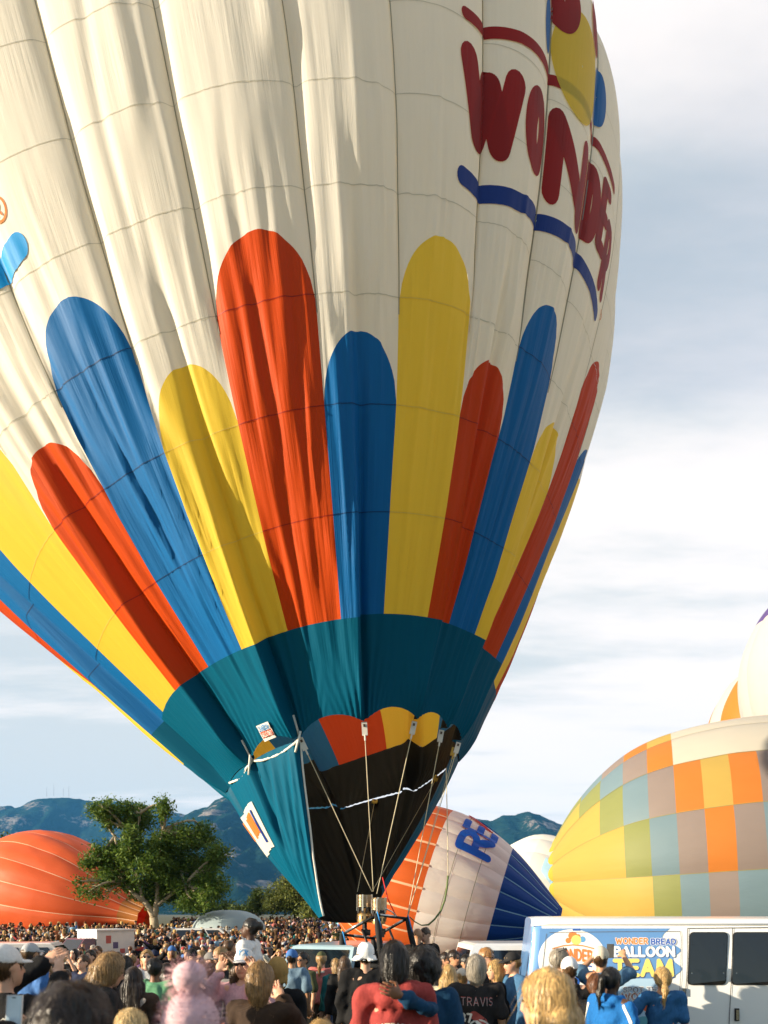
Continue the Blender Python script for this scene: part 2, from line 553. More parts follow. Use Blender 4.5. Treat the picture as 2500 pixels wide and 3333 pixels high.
# radio masts on the crest
for i, (x, y0, y1) in enumerate(((152, 2590, 2562), (175, 2588, 2550), (206, 2588, 2565), (224, 2590, 2558))):
    a, b_ = px(x, y0 + 4, 5195), px(x, y1, 5195)
    mb = MB(); mb.tube([a, b_], [1.3, .6], 5)
    for j in range(1, 6): mb.box(a.lerp(b_, j / 6), (3 - j * .4, .8, .8))
    tag(mb.build("radio_mast", mat("mast_steel", (.25, .25, .26))), ("first", "second, tallest", "third", "fourth, rightmost")[i] + " thin radio mast on the mountain crest, counted from the left", "mast", "masts on the mountain crest")

# ================================================================== the big balloon
BP = [0.0846, 15.80292, 0.56878, -0.19469, 0.14032, 0.30312, 4.81815, 6.33192]
BS = np.array([2.5, 4.5, 7, 10, 13, 16, 18.5, 21.0])
BR = np.array([0.75549, 2.34628, 4.18746, 6.12331, 7.58965, 8.62929, 8.97214, 7.69041])
BQ = [-0.13322, -0.02891, -0.07033, -0.09928, -0.01121, -0.83126, 0.13959, 0.01099, 0.03014]
BK = np.array([-5] + list(range(15)) + [19.0])
BO = np.array([.26, 0.0045, 0.00945, 0.03675, 0.01365, 0.02122, 0.02424, 0.05743, 0.04686, 0.02865, -0.0161, -0.0815, -0.115, -0.205, -0.27, -0.27, .26])
BTW = 0.23691
S_RIM, S_TEAL = BP[6], BP[7]


def natspline(x, y):
    n = len(x); h = np.diff(x); A = np.eye(n); b = np.zeros(n)
    for i in range(1, n - 1):
        A[i, i - 1] = h[i - 1]; A[i, i] = 2 * (h[i - 1] + h[i]); A[i, i + 1] = h[i]
        b[i] = 6 * ((y[i + 1] - y[i]) / h[i] - (y[i] - y[i - 1]) / h[i - 1])
    m = np.linalg.solve(A, b)
    def g(t):
        t = np.asarray(t, float); i = np.clip(np.searchsorted(x, t) - 1, 0, n - 2)
        a = (x[i + 1] - t) / h[i]; bb = (t - x[i]) / h[i]
        return a * y[i] + bb * y[i + 1] + ((a ** 3 - a) * m[i] + (bb ** 3 - bb) * m[i + 1]) * h[i] ** 2 / 6
    return g


_spl = natspline(BS, BR)
S_TOP = 24.15


def b_rad(s):
    t = np.clip((s - 21) / 3.2, 0, 1)
    return np.where(s <= 21, _spl(np.minimum(s, 21)), 7.69041 * np.sqrt(np.maximum(1 - .55 * t - .45 * t * t, 0)))


_a = np.array([BP[3], BP[4], 1.0]); _a /= np.linalg.norm(_a)
_e1 = np.cross([0, 1, 0], _a); _e1 /= np.linalg.norm(_e1)
_e2 = np.cross(_a, _e1)
B_AX = _a


def b_theta(k, s):
    kw = (np.asarray(k, float) + 5) % 24 - 5
    return BP[5] + (np.asarray(k, float) - 7) * math.radians(15) + np.interp(kw, BK, BO) + (s - 4.5) / 10 * BTW


PLEATS = [  # k0,s0, k1,s1, width in gores, depth (outward +)
    (5.86, 13.3, 5.80, 17.5, .10, .30), (6.02, 10.5, 6.0, 20, .045, -.16), (5.02, 9.5, 5.0, 20, .05, -.16),
    (4.62, 12.5, 4.80, 19, .09, .20), (4.30, 10.5, 4.45, 17, .06, -.10), (4.02, 9.0, 4.0, 19, .06, -.14),
    (6.60, 9.8, 6.55, 15, .05, .07), (6.85, 9.9, 6.75, 14, .03, .06), (7.30, 7.0, 7.42, 14.5, .04, .06),
    (3.55, 7.5, 3.3, 12.5, .05, -.07), (3.75, 7.0, 3.6, 12, .04, .06), (5.42, 7.0, 5.40, 12.5, .06, -.10),
    (5.60, 6.8, 5.70, 12.5, .05, .06), (8.52, 6.4, 8.5, 13, .03, .05), (9.5, 7, 9.55, 14, .04, .06), (2.75, 7, 2.6, 10, .05, -.05),
    (8.72, 9.0, 8.6, 13.5, .04, .05), (3.05, 9, 3.0, 20, .06, -.12), (4.85, 10, 4.9, 16, .03, .06), (10.5, 6.4, 10.5, 13, .05, .05)]


PLEATS = [(a_, b_, c_, d_, e_, f_ * (.45 if b_ < 10.6 else .26)) for a_, b_, c_, d_, e_, f_ in PLEATS]


def b_disp(k, s):
    k = np.asarray(k, float); s = np.asarray(s, float)
    kw = (k + 5) % 24 - 5
    kf = kw - np.floor(kw)
    r = b_rad(s)
    right = sstep(5.8, 8.0, kw)
    lob = np.abs(np.sin(np.pi * kf)) ** .7 - .62
    amp = (.14 + .09 * right) * (1 - .62 * sstep(9.9, 10.1, kw) * (1 - sstep(11.9, 12.1, kw))) * sstep(8.5, 12.5, s) * (1 - sstep(20, 24, s))
    gv = .75 + .5 * _T[(np.floor(kw).astype(int) * 5) & 63, 3, 9]
    d = amp * gv * lob
    # flat facets between the twelve load points low down
    q = ((kw - .5) / 2) % 1.0
    dl = (q - .5) * math.radians(30)
    wl_ = 1 - sstep(5.8, 9.5, s)
    d = d + wl_ * r * (math.cos(math.radians(15)) / np.cos(dl) - 1 + .017)
    dk = np.minimum(q, 1 - q) * 2
    d = d - .11 * np.exp(-(dk / .10) ** 2) * (1 - sstep(5.0, 7.5, s))
    d = d - .09 * np.exp(-(dk / .10) ** 2) * sstep(5.5, 7, s) * (1 - sstep(10.5, 13, s))
    # each gore is hauled over to one side of its load tape: a slanting face and a sharp return fold
    tri_ = np.where(q < .94, q / .94, (1 - q) / .06)
    d = d + (.30 * (1 - sstep(6.2, 10.8, s)) + .05 * (1 - sstep(10, 13, s))) * (tri_ - .5) * sstep(4.4, 5.4, s)
    # named pleats
    for k0, s0, k1, s1, w, dep in PLEATS:
        t = (s - s0) / (s1 - s0)
        kc = k0 + (k1 - k0) * t + .02 * np.sin(s * 1.7 + k0 * 9)
        env = sstep(-.02, .16, t) * (1 - sstep(.72, 1.02, t))
        d = d + dep * env * np.exp(-((kw - kc) / w) ** 2)
    # loose cloth
    free = 1 - sstep(19, 23, s)
    sh = kw + .05 * (s - 6) * (1 - sstep(4.2, 5.2, kw)) + .05 * vnoise(s * .35, kw * .7, 3.3)
    loose = .35 + .9 * sstep(-.25, .5, vnoise(kw * .8, s * .22, 1.7, 2))
    quiet = 1 - .75 * sstep(7.3, 7.7, kw) * (1 - sstep(11.2, 11.6, kw)) * sstep(11.5, 12.2, s)
    d = d + free * .013 * vnoise(sh * 1.9, s * .30, .5, 1) * sstep(6.3, 9, s)
    rid = 1 - np.abs(vnoise(sh * 5.5, s * .33, 2.5, 3)) * 2
    d = d + free * quiet * (.006 + .026 * (1 - sstep(9, 12.5, s))) * rid * loose * sstep(5.0, 6.6, s)
    rid2 = 1 - np.abs(vnoise(sh * 13, s * .55, 4.5, 5)) * 2
    lowb = sstep(6.35, 7.2, s) * (1 - sstep(10.5, 13.5, s))
    d = d + free * quiet * .015 * rid2 * loose * (.30 + 1.05 * lowb)
    rid3 = 1 - np.abs(vnoise(sh * 24, s * .8, 7.5, 9)) * 2
    d = d + free * quiet * .0045 * rid3 * (.3 + loose * .7)
    # pull lines running into the load points at the mouth
    d = d + .030 * (1 - sstep(4.9, 6.6, s)) * np.cos(dk * 60 / (1 + (s - 4.6) * .9)) * np.exp(-dk * 2.2)
    # puckers just under the seams up high
    puck = np.exp(-np.minimum(kf, 1 - kf) * 9) * sstep(11, 14, s) * free
    d = d + quiet * .008 * puck * vnoise(s * 7, kw * 3, 1.1, 8)
    return d


def b_surf(k, s, lift=0.0):
    k, s = np.broadcast_arrays(np.asarray(k, float), np.asarray(s, float))
    th = b_theta(k, s)
    u = (s - 4.5) / 10
    uc = np.clip(u, -.3, 1.3)
    rr = b_rad(s)
    r = rr * (1 + BQ[0] * np.cos(2 * th) * uc + BQ[1] * np.sin(2 * th) * uc + BQ[7] * np.cos(3 * th) + BQ[8] * np.sin(3 * th))
    t2 = th + BQ[2] * np.sin(th) + BQ[3] * (1 - np.cos(th)) + BQ[4] * np.sin(2 * th)
    d = np.sin(t2)[..., None] * _e1 - np.cos(t2)[..., None] * _e2
    ds = .05
    sl = (b_rad(np.minimum(s + ds, S_TOP)) - b_rad(s - ds)) / (2 * ds)
    sl = np.clip(sl, -3, 3)
    nrm = d - sl[..., None] * _a
    nrm /= np.linalg.norm(nrm, axis=-1)[..., None]
    bend = (u * u)[..., None] * (BQ[5] * _e1 + BQ[6] * _e2)
    c = np.array(BP[:3])
    return c + _a * s[..., None] + bend + d * r[..., None] + nrm * (b_disp(k, s) + lift)[..., None]


CW, CY, CR, CB, CT = (.88, .85, .77), (.86, .62, .06), (.90, .105, .007), (.003, .165, .47), (.0, .13, .20)
f_white = fabric("white_balloon_cloth", CW, .36, (.88, .80, .60), bump=.3)
f_yellow = fabric("yellow_balloon_cloth", CY, .40, (.86, .58, .04), bump=.35)
f_red = fabric("red_balloon_cloth", CR, .48, (.26, .003, .002), bump=.5)
f_blue = fabric("blue_balloon_cloth", CB, .32, (.001, .045, .18), bump=.5)
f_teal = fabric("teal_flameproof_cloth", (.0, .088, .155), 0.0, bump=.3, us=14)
# inner faces coloured near-black, standing in for the deep shade inside scoop and mouth
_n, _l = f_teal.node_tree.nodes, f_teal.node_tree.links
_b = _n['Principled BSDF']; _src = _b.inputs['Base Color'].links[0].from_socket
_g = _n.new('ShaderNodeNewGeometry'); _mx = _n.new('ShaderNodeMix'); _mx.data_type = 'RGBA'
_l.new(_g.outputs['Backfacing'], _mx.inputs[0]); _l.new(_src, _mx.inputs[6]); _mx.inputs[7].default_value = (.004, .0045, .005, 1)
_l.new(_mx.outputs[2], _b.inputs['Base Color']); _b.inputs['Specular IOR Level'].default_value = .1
f_tape = fabric("seam_tape_cloth", (.36, .34, .27), .30, (.3, .27, .18), bump=.1)
m_strap = mat("white_webbing", (.78, .74, .64), .8, bump=.3, bscale=90)
m_rope = mat("pale_rope", (.62, .54, .36), .9, bump=.5, bscale=120)
m_plaque = mat("clip_plaque", (.72, .68, .60), .5)
m_letter = fabric("red_letter_cloth", (.45, .014, .006), .40, (.25, .005, .004), bump=.3)
m_orange_letter = fabric("orange_letter_cloth", (.82, .22, .04), .3, bump=.3)
m_navy = fabric("navy_letter_cloth", (.006, .035, .22), .15, (.004, .02, .14), bump=.3)

big = empty("hot_air_balloon", (-.5, 15.3, 0))
tag(big, "huge white balloon with red, yellow and blue finger stripes rising above its burner", "balloon")
big_off = np.array([-.5, 15.3, 0.0])


def bobj(name, V, faces, m, parent=None, **kw):
    o = mobj(name, np.asarray(V) - big_off, faces, m, parent or big, **kw)
    return o


ROWS = [S_TEAL, 7.70, 9.06, 10.42, 11.78, 13.14, 14.5, 15.86, 17.2, 18.6, 20.0, 21.4, 22.8, S_TOP]
NC = 30


def patch(name, k0, k1, sa, sb_, m, nc=NC, lift=0.0, step=.13, parent=None):
    """sa, sb_: height limits as functions of the position across"""
    u = np.linspace(0, 1, nc + 1)
    A = sa(u) if callable(sa) else np.full(nc + 1, sa)
    B = sb_(u) if callable(sb_) else np.full(nc + 1, sb_)
    nr = max(2, int(np.max(B - A) / step) + 1)
    w = np.linspace(0, 1, nr + 1)[:, None]
    s = A[None] * (1 - w) + B[None] * w
    k = np.broadcast_to((k0 + (k1 - k0) * u)[None], s.shape)
    V = b_surf(k, s, lift)
    uv = np.stack([k, s], -1).reshape(-1, 2)
    return bobj(name, V.reshape(-1, 3), grid_faces(nr + 1, nc + 1), m, parent, uv=uv)


FT = {11: 12.0, 12: 10.9, 1: 11.0, 0: 10.6}
for i in range(-5, 19):
    top = FT.get(i, 9.97 if i % 2 == 0 else 11.28)
    colm = (f_blue, f_yellow, f_red)[i % 3]
    cap = .98 if i % 2 == 0 else 1.08
    sb = lambda u, top=top, cap=cap: top - cap * (1 - np.sqrt(np.maximum(1 - (2 * u - 1) ** 2 * .985, 0)))
    lo = top - cap
    rows_lo = [r for r in ROWS if r < lo]
    for a_, b_ in zip(rows_lo[:-1], rows_lo[1:]):
        patch("stripe_panel", i, i + 1, a_, b_, colm)
    patch("stripe_panel", i, i + 1, rows_lo[-1], sb, colm)
    rows_hi = [r for r in ROWS if r > top + .05]
    hid = i < 0 or i > 13
    txt_ = 7 <= i <= 11
    patch("white_panel", i, i + 1, sb, rows_hi[0], f_white, nc=48 if txt_ else NC, step=.08 if txt_ else .13)
    for a_, b_ in zip(rows_hi[:-1], rows_hi[1:]):
        patch("white_panel", i, i + 1, a_, b_, f_white, nc=48 if txt_ and a_ < 18 else NC if (a_ < 18 and not hid) else 14, step=.08 if txt_ and a_ < 18 else .13 if (a_ < 18 and not hid) else .25)
for j in range(12):
    k0 = j * 2 - 3.5
    sc_ = .20 if 2 <= k0 <= 11 else .015
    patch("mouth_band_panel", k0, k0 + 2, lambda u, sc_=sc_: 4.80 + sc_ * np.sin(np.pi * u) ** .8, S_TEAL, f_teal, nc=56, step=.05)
# seam tapes, each in a deeper shade of the cloth it is sewn to
t_white = fabric("cream_seam_tape", (.72, .69, .58), .30, (.5, .45, .33), bump=.1)
t_col = (fabric("navy_seam_tape", (.002, .05, .16), .1, bump=.1), fabric("gold_seam_tape", (.80, .60, .12), .3, bump=.1), fabric("crimson_seam_tape", (.34, .02, .004), .1, bump=.1))
for i in range(-5, 19):
    top = FT.get(i, 9.97 if i % 2 == 0 else 11.28)
    for r_ in ROWS[1:9]:
        nc_ = 48 if (7 <= i <= 11 and r_ > 11) else NC
        u = np.linspace(0, 1, nc_ + 1) + i
        s = np.stack([np.full_like(u, r_ - .0065), np.full_like(u, r_ + .0065)])
        k = np.broadcast_to(u, s.shape)
        bobj("seam_tape", b_surf(k, s, .004).reshape(-1, 3), grid_faces(2, len(u)), t_col[i % 3] if r_ < top - .4 else t_white, uv=np.stack([k, s], -1).reshape(-1, 2))
for i in range(0, 13):
    top = FT.get(i, 9.97 if i % 2 == 0 else 11.28)
    s1 = np.arange(10.2, 20, .13)
    w = .010 / b_rad(s1) / math.radians(15)
    k = np.stack([i - w, i + w], 1); s = np.stack([s1, s1], 1)
    bobj("load_tape", b_surf(k, s, .012).reshape(-1, 3), grid_faces(len(s1), 2), f_tape, uv=np.stack([k, s], -1).reshape(-1, 2))


# ------------------------------------------------------------------ lettering sewn on the envelope
def drape(strokes, width, fn, name, m, step=.05, across=12, lift=.011):
    """strokes in local text coords; fn(x, y) -> (k, s)"""
    V = []; Q = []; UV = []; b = 0
    for i, (poly, w) in enumerate(strokes):
        v2, q = ribbon(poly, w * width, across=across, step=step)
        k, s = fn(v2[:, 0], v2[:, 1])
        V.append(b_surf(k, s, lift + .0008 * i)); Q.append(q + b); b += len(v2); UV.append(np.stack([k, s], 1))
    return bobj(name, np.concatenate(V), np.concatenate(Q), m, uv=np.concatenate(UV))


# each letter: left edge (gore), right edge, foot height, cap height
for ch, kl, kr, s0, s1, wd in (('W', 7.77, 8.34, 12.92, 13.96, .46), ('O', 8.57, 8.86, 13.05, 14.05, .40), ('N', 9.13, 9.72, 12.95, 14.18, .44),
                               ('D', 9.98, 10.18, 13.1, 14.25, .36), ('E', 10.33, 10.46, 13.25, 14.45, .30), ('R', 10.58, 10.76, 12.75, 13.95, .28)):
    w0, st = GLY[ch]
    if ch == 'O': st = [_arc(.39, .5, .33, .5, 90, 450, 40)]
    kwid = (kr - kl)
    mk = 1.9       # metres across one gore
    strokes = [([(x / max(w0, .01) * kwid * mk, y * (s1 - s0)) for x, y in p_], wd) for p_ in st]
    o = drape(strokes, 1.0, lambda x, y, kl=kl, s0=s0: (kl + x / mk, s0 + y), "letter", m_letter)
    o["label"] = "dark red letter " + ch

arc_pts = lambda pts: [(k_ * 1.9, s_) for k_, s_ in pts]
kfn = lambda x, y: (x / 1.9, y)
drape([(arc_pts([(7.70, 12.20), (8.0, 12.17), (8.5, 12.25), (9.0, 12.38), (9.5, 12.48), (10, 12.52), (10.5, 12.42), (10.72, 12.3)]), .27)], 1, kfn, "underline", m_navy)
drape([(arc_pts([(7.72, 14.60), (8.02, 14.66), (8.4, 14.76), (8.93, 14.84), (9.5, 14.9), (10.1, 14.9), (10.58, 14.85)]), .20)], 1, kfn, "arch_line", m_letter)


def disc(kc, sc, rk, rs, m, name, lift=.014, rings=14, n=48):
    a = np.linspace(0, 2 * np.pi, n, endpoint=False)
    rr = np.linspace(0.02, 1, rings)[:, None]
    k = kc + rk * rr * np.cos(a)[None]; s = sc + rs * rr * np.sin(a)[None]
    return bobj(name, b_surf(k, s, lift).reshape(-1, 3), grid_faces(rings, n, True), m, uv=np.stack([k, s], -1).reshape(-1, 2))


disc(9.42, 15.50, .42, 1.02, f_yellow, "printed_dot", .014)
disc(9.12, 16.45, .22, .62, m_letter, "printed_dot", .018)
disc(8.86, 15.62, .09, .52, f_blue, "printed_dot", .012)
disc(10.0, 15.85, .16, .62, f_blue, "printed_dot", .016)
disc(9.75, 16.9, .16, .6, m_letter, "printed_dot", .020)
# registered mark beside the last letter and the one at the left edge
for kc, sc, q, mm in ((10.98, 12.62, .09, m_orange_letter), (3.20, 12.66, .155, m_orange_letter)):
    ring = [(kc * 1.9 + q * math.cos(t), sc + q * math.sin(t)) for t in np.linspace(0, 2 * math.pi, 30)]
    w0, st = GLY['R']
    drape([(ring, q * .22)] + [([(kc * 1.9 + (x - .3) * q * .95, sc + (y - .5) * q * 1.0) for x, y in p_], q * .20) for p_ in st], 1, kfn, "registered_mark", mm, across=4, step=.03)
drape([(arc_pts([(2.55, 11.92), (3.05, 12.04), (3.27, 12.13)]), .34)], 1, kfn, "underline", fabric("sky_blue_cloth", (.0, .30, .72), .2, bump=.2))

# maker's plate
pk, ps = 3.62, 5.10
du = np.linspace(-1, 1, 9); dv = np.linspace(-1, 1, 7)
KU, SV = np.meshgrid(du, dv)
bobj("maker_plate", b_surf(pk + KU * .235, ps + SV * .135, .03).reshape(-1, 3), grid_faces(7, 9), mat("plate_white", (.75, .72, .66)))
for txt, yo, hh, mm in (("CAMERON", .035, .075, mat("plate_blue", (.05, .25, .55))), ("BALLOONS", -.062, .066, mat("plate_white", (.75, .72, .66)))):
    fn = lambda x, y, i, yo=yo: b_surf(pk - .20 + x, ps + yo + y, .045 + .001 * i)
    v, q = text_mesh(txt, hh, .40, fn, stroke=.22, across=2, step=.1)
    bobj("plate_lettering", v, q, mm)
KU, SV = np.meshgrid(np.linspace(-1, 1, 9), np.linspace(-1, 1, 3))
bobj("plate_stripe", b_surf(pk + KU * .215, ps - .03 + SV * .05, .038).reshape(-1, 3), grid_faces(3, 9), mat("plate_red", (.65, .08, .02)))

# ------------------------------------------------------------------ scoop
ring_c = np.array([-.70, 15.45, 1.98])


def scoop(k, t, lift=0.0):
    k, t = np.broadcast_arrays(np.asarray(k, float), np.asarray(t, float))
    top_s = 4.80 - .035 * sstep(-1.5, -4, k) * (1 - sstep(-11.2, -12.2, k) * .4)
    A = b_surf(k, top_s)
    f = (4.5 - k) / 15.5
    ph = np.radians(-52 - f * 235)
    rad = .66
    B = ring_c + np.stack([rad * np.sin(ph), -rad * np.cos(ph), .10 * np.cos(ph) + .62 * sstep(.55, 1, f)], -1)
    P_ = A * (1 - t)[..., None] + B * t[..., None]
    ctr = (1 - t)[..., None] * (np.array(BP[:3]) + _a * 4.8) + t[..., None] * ring_c
    dr = P_ - ctr; dn = dr / np.linalg.norm(dr, axis=-1)[..., None]
    wr = .055 * (1 - np.abs(vnoise(k * 2.4 + t * 1.2, t * 1.1, 1.0, 4)) * 2) * np.sin(np.pi * np.clip(t, 0, 1)) ** .6
    wr = wr + .02 * (1 - np.abs(vnoise(k * 6 + t * 2.5, t * 1.7, 1.0, 6)) * 2) * np.sin(np.pi * t) ** .6 + .06 * np.sin(np.pi * t)
    wr = wr - .09 * np.exp(-((k - 3.2 + t * 1.6) / .18) ** 2) * np.sin(np.pi * t) - .08 * np.exp(-((k - 4.0 + t * .9) / .10) ** 2) * np.sin(np.pi * t)
    return P_ + dn * (wr + lift)[..., None]


for a_, b_ in ((4.5, 2.5), (2.5, .5), (.5, -1.5), (-1.5, -3.5), (-3.5, -5.5), (-5.5, -7.5), (-7.5, -9.5), (-9.5, -11.0)):
    K, Tt = np.meshgrid(np.linspace(a_, b_, 27), np.linspace(0, 1, 44))
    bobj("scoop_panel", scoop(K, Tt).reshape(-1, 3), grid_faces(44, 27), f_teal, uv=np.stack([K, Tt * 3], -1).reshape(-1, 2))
# printed badge low on the left side of the scoop
K, Tt = np.meshgrid(np.linspace(.1, 1.75, 24), np.linspace(.20, .50, 14))
bobj("scoop_badge", scoop(K, Tt, .02).reshape(-1, 3), grid_faces(14, 24), f_white, uv=np.stack([K, Tt], -1).reshape(-1, 2))
for a_, b_, c_, d_, mm in ((.3, 1.2, .24, .38, m_orange_letter), (1.35, 1.5, .24, .46, m_navy)):
    K, Tt = np.meshgrid(np.linspace(a_, b_, 16), np.linspace(c_, d_, 10))
    bobj("scoop_badge_print", scoop(K, Tt, .034).reshape(-1, 3), grid_faces(10, 16), mm, uv=np.stack([K, Tt], -1).reshape(-1, 2))
# white edge tape of the scoop and rim straps
mb = MB(); mb.tube([scoop(4.5, t, .015) for t in np.linspace(0, 1, 40)], .022, 6); o = mb.build("scoop_edge_tape", m_strap, big, True); o.data.transform(Matrix.Translation(-Vector(big_off)))
for ka, kb in ((4.5, 2.5), (2.5, .9)):
    mb = MB(); mb.tube([b_surf(k, 4.80 - .10 * math.sin(math.pi * (k - kb) / (ka - kb)), .03) for k in np.linspace(ka, kb, 22)], .026, 6)
    o = mb.build("rim_strap", m_strap, big, True); o.data.transform(Matrix.Translation(-Vector(big_off)))
for k in (4.5, 2.5):
    mb = MB(); mb.tube([b_surf(k, 5.15, .03), b_surf(k, 4.95, .04), b_surf(k, 4.78, .05)], .024, 6); mb.tube([b_surf(k + .1, 4.9, .05), scoop(k - .12, .06, .04)], .024, 6)
    o = mb.build("load_strap", m_strap, big, True); o.data.transform(Matrix.Translation(-Vector(big_off)))

# ------------------------------------------------------------------ suspension lines with their clips
FA, FB, FC, FD = px(1113, 3042, 15.0), px(1225, 2978, 14.55), px(1325, 2990, 15.0), px(1213, 3054, 15.45)
LINES = []
def plaque(p_, q, w=.105, h=.25, m=m_plaque):
    d = (Vector(q) - Vector(p_)).normalized()
    z = -d; y = Vector((0, 1, 0)); y = (y - z * y.dot(z)).normalized(); x = y.cross(z)
    R = Matrix((x, y, z)).transposed()
    mb = MB(); mb.box(Vector(p_) + d * h * .45, (w, .03, h), R); mb.tube([Vector(p_) + d * h * .9 - y * .03, Vector(p_) + d * (h + .08) - y * .02], .018, 6)
    mb.mi = 1; mb.box(Vector(p_) + d * .05 - y * .02, (w * .4, .02, .05), R)
    o = mb.build("clip_plaque", [m, mat("clip_metal", (.12, .08, .06), .4, .5)], big); o.data.transform(Matrix.Translation(-Vector(big_off)))


def line(p_, q, r=.0085, name="suspension_line", m=m_rope, sag=0.0):
    p_, q = Vector(p_), Vector(q)
    pts = [p_.lerp(q, t) - Vector((0, 0, sag * 4 * t * (1 - t))) for t in np.linspace(0, 1, 14)]
    mb = MB(); mb.tube(pts, r, 6); o = mb.build(name, m, big, True); o.data.transform(Matrix.Translation(-Vector(big_off)))


mid_top = (FB + FD) / 2 + Vector((-.05, -.1, .72))
for k, tgt in ((4.5, mid_top), (6.5, mid_top + Vector((.03, 0, .0))), (8.5, mid_top + Vector((.10, 0, -.05))), (10.5, FC), (12.3, FC)):
    p_ = Vector(b_surf(k, 4.79, .03)); plaque(p_, tgt); line(p_, tgt)
m_tab = mat("ochre_tab", (.55, .38, .08), .8)
for k, tgt in ((-6.6, mid_top + Vector((-.3, .2, 0))), (-8.6, mid_top + Vector((0, .2, 0))), (-10.9, FC)):
    p_ = Vector(b_surf(k, 4.74, .0)) ; p_ += (ring_c_v := Vector((0, -.06, 0))); plaque(p_, tgt, .14, .2, m_tab); line(p_, tgt, .0055)
# crown line hanging in a loop
cl = [px(1452, 2500, 15.6), px(1457, 2700, 15.2), px(1458, 2850, 15.0)]
mb = MB(); mb.tube(cl, .009, 6); o = mb.build("crown_line", m_rope, big, True); o.data.transform(Matrix.Translation(-Vector(big_off)))
loop = [(1458, 2850), (1455, 2890), (1448, 2930), (1435, 2965), (1415, 2992), (1395, 3010), (1372, 3012), (1350, 3000), (1334, 2985)]
mb = MB(); mb.tube([px(x, y, 15.0) for x, y in loop], [.02] * 6 + [.012] * 3, 6); o = mb.build("crown_line", mat("green_rope", (.12, .16, .06), .9, bump=.6, bscale=60), big, True); o.data.transform(Matrix.Translation(-Vector(big_off)))
mb = MB(); mb.tube([px(1245, 2855, 15), px(1262, 2925, 15), px(1287, 2978, 15)], .012, 6); o = mb.build("red_vent_line", mat("red_cord", (.5, .02, .02)), big, True); o.data.transform(Matrix.Translation(-Vector(big_off)))

# ------------------------------------------------------------------ burner frame, burners and basket
m_pad = mat("black_padding", (.012, .012, .012), .8, bump=.4, bscale=30)
m_steel = mat("stainless_tube", (.62, .60, .56), .28, .9, var=.05)
m_coil = mat("burner_coil", (.55, .40, .24), .3, .95, var=.2, scale=20)
m_brass = mat("burner_can", (.50, .30, .12), .35, .9, var=.3, scale=14)
m_dark = mat("dark_metal", (.02, .02, .02), .5, .3)
unit = empty("balloon_basket", (0, 15.0, 0))
tag(unit, "wicker basket with padded uprights and twin gas burners under the huge white balloon", "basket")
uo = Matrix.Translation(-Vector((0, 15.0, 0)))


def uobj(mb, name, m, parent=None, smooth=True):
    o = mb.build(name, m, parent or unit, smooth); o.data.transform(uo); return o


for a_, b_ in ((FA, FB), (FB, FC), (FC, FD), (FD, FA)):
    mb = MB(); mb.tube([a_, b_], .028, 8); d = (b_ - a_).normalized(); mb.mi = 1
    mb.tube([a_.lerp(b_, .12) + Vector((0, -.012, .014)), a_.lerp(b_, .62) + Vector((0, -.012, .014))], .024, 8)
    uobj(mb, "frame_tube", [m_pad, m_steel])
base = [Vector((FA.x + .02, FA.y - .1, 0)), Vector((FB.x + .12, FB.y - .25, 0)), Vector((FC.x + .22, FC.y - .1, 0)), Vector((FD.x + .12, FD.y + .2, 0))]
for c_, b_ in zip((FA, FB, FC, FD), base):
    mb = MB(); top = c_.copy(); bot = b_ + Vector((0, 0, 1.05))
    mb.tube([top + Vector((0, 0, .02)), top.lerp(bot, .3), bot], [.045, .06, .06], 10); uobj(mb, "padded_upright", m_pad)
for c_ in (FA, FB, FC):
    mb = MB(); mb.tube([c_, c_ + Vector((.02, -.05, .06)), c_ + Vector((.05, -.06, -.05)), c_ + Vector((.10, -.06, -.28))], .014, 6); uobj(mb, "blue_tie_strap", mat("blue_webbing", (.02, .22, .55)))
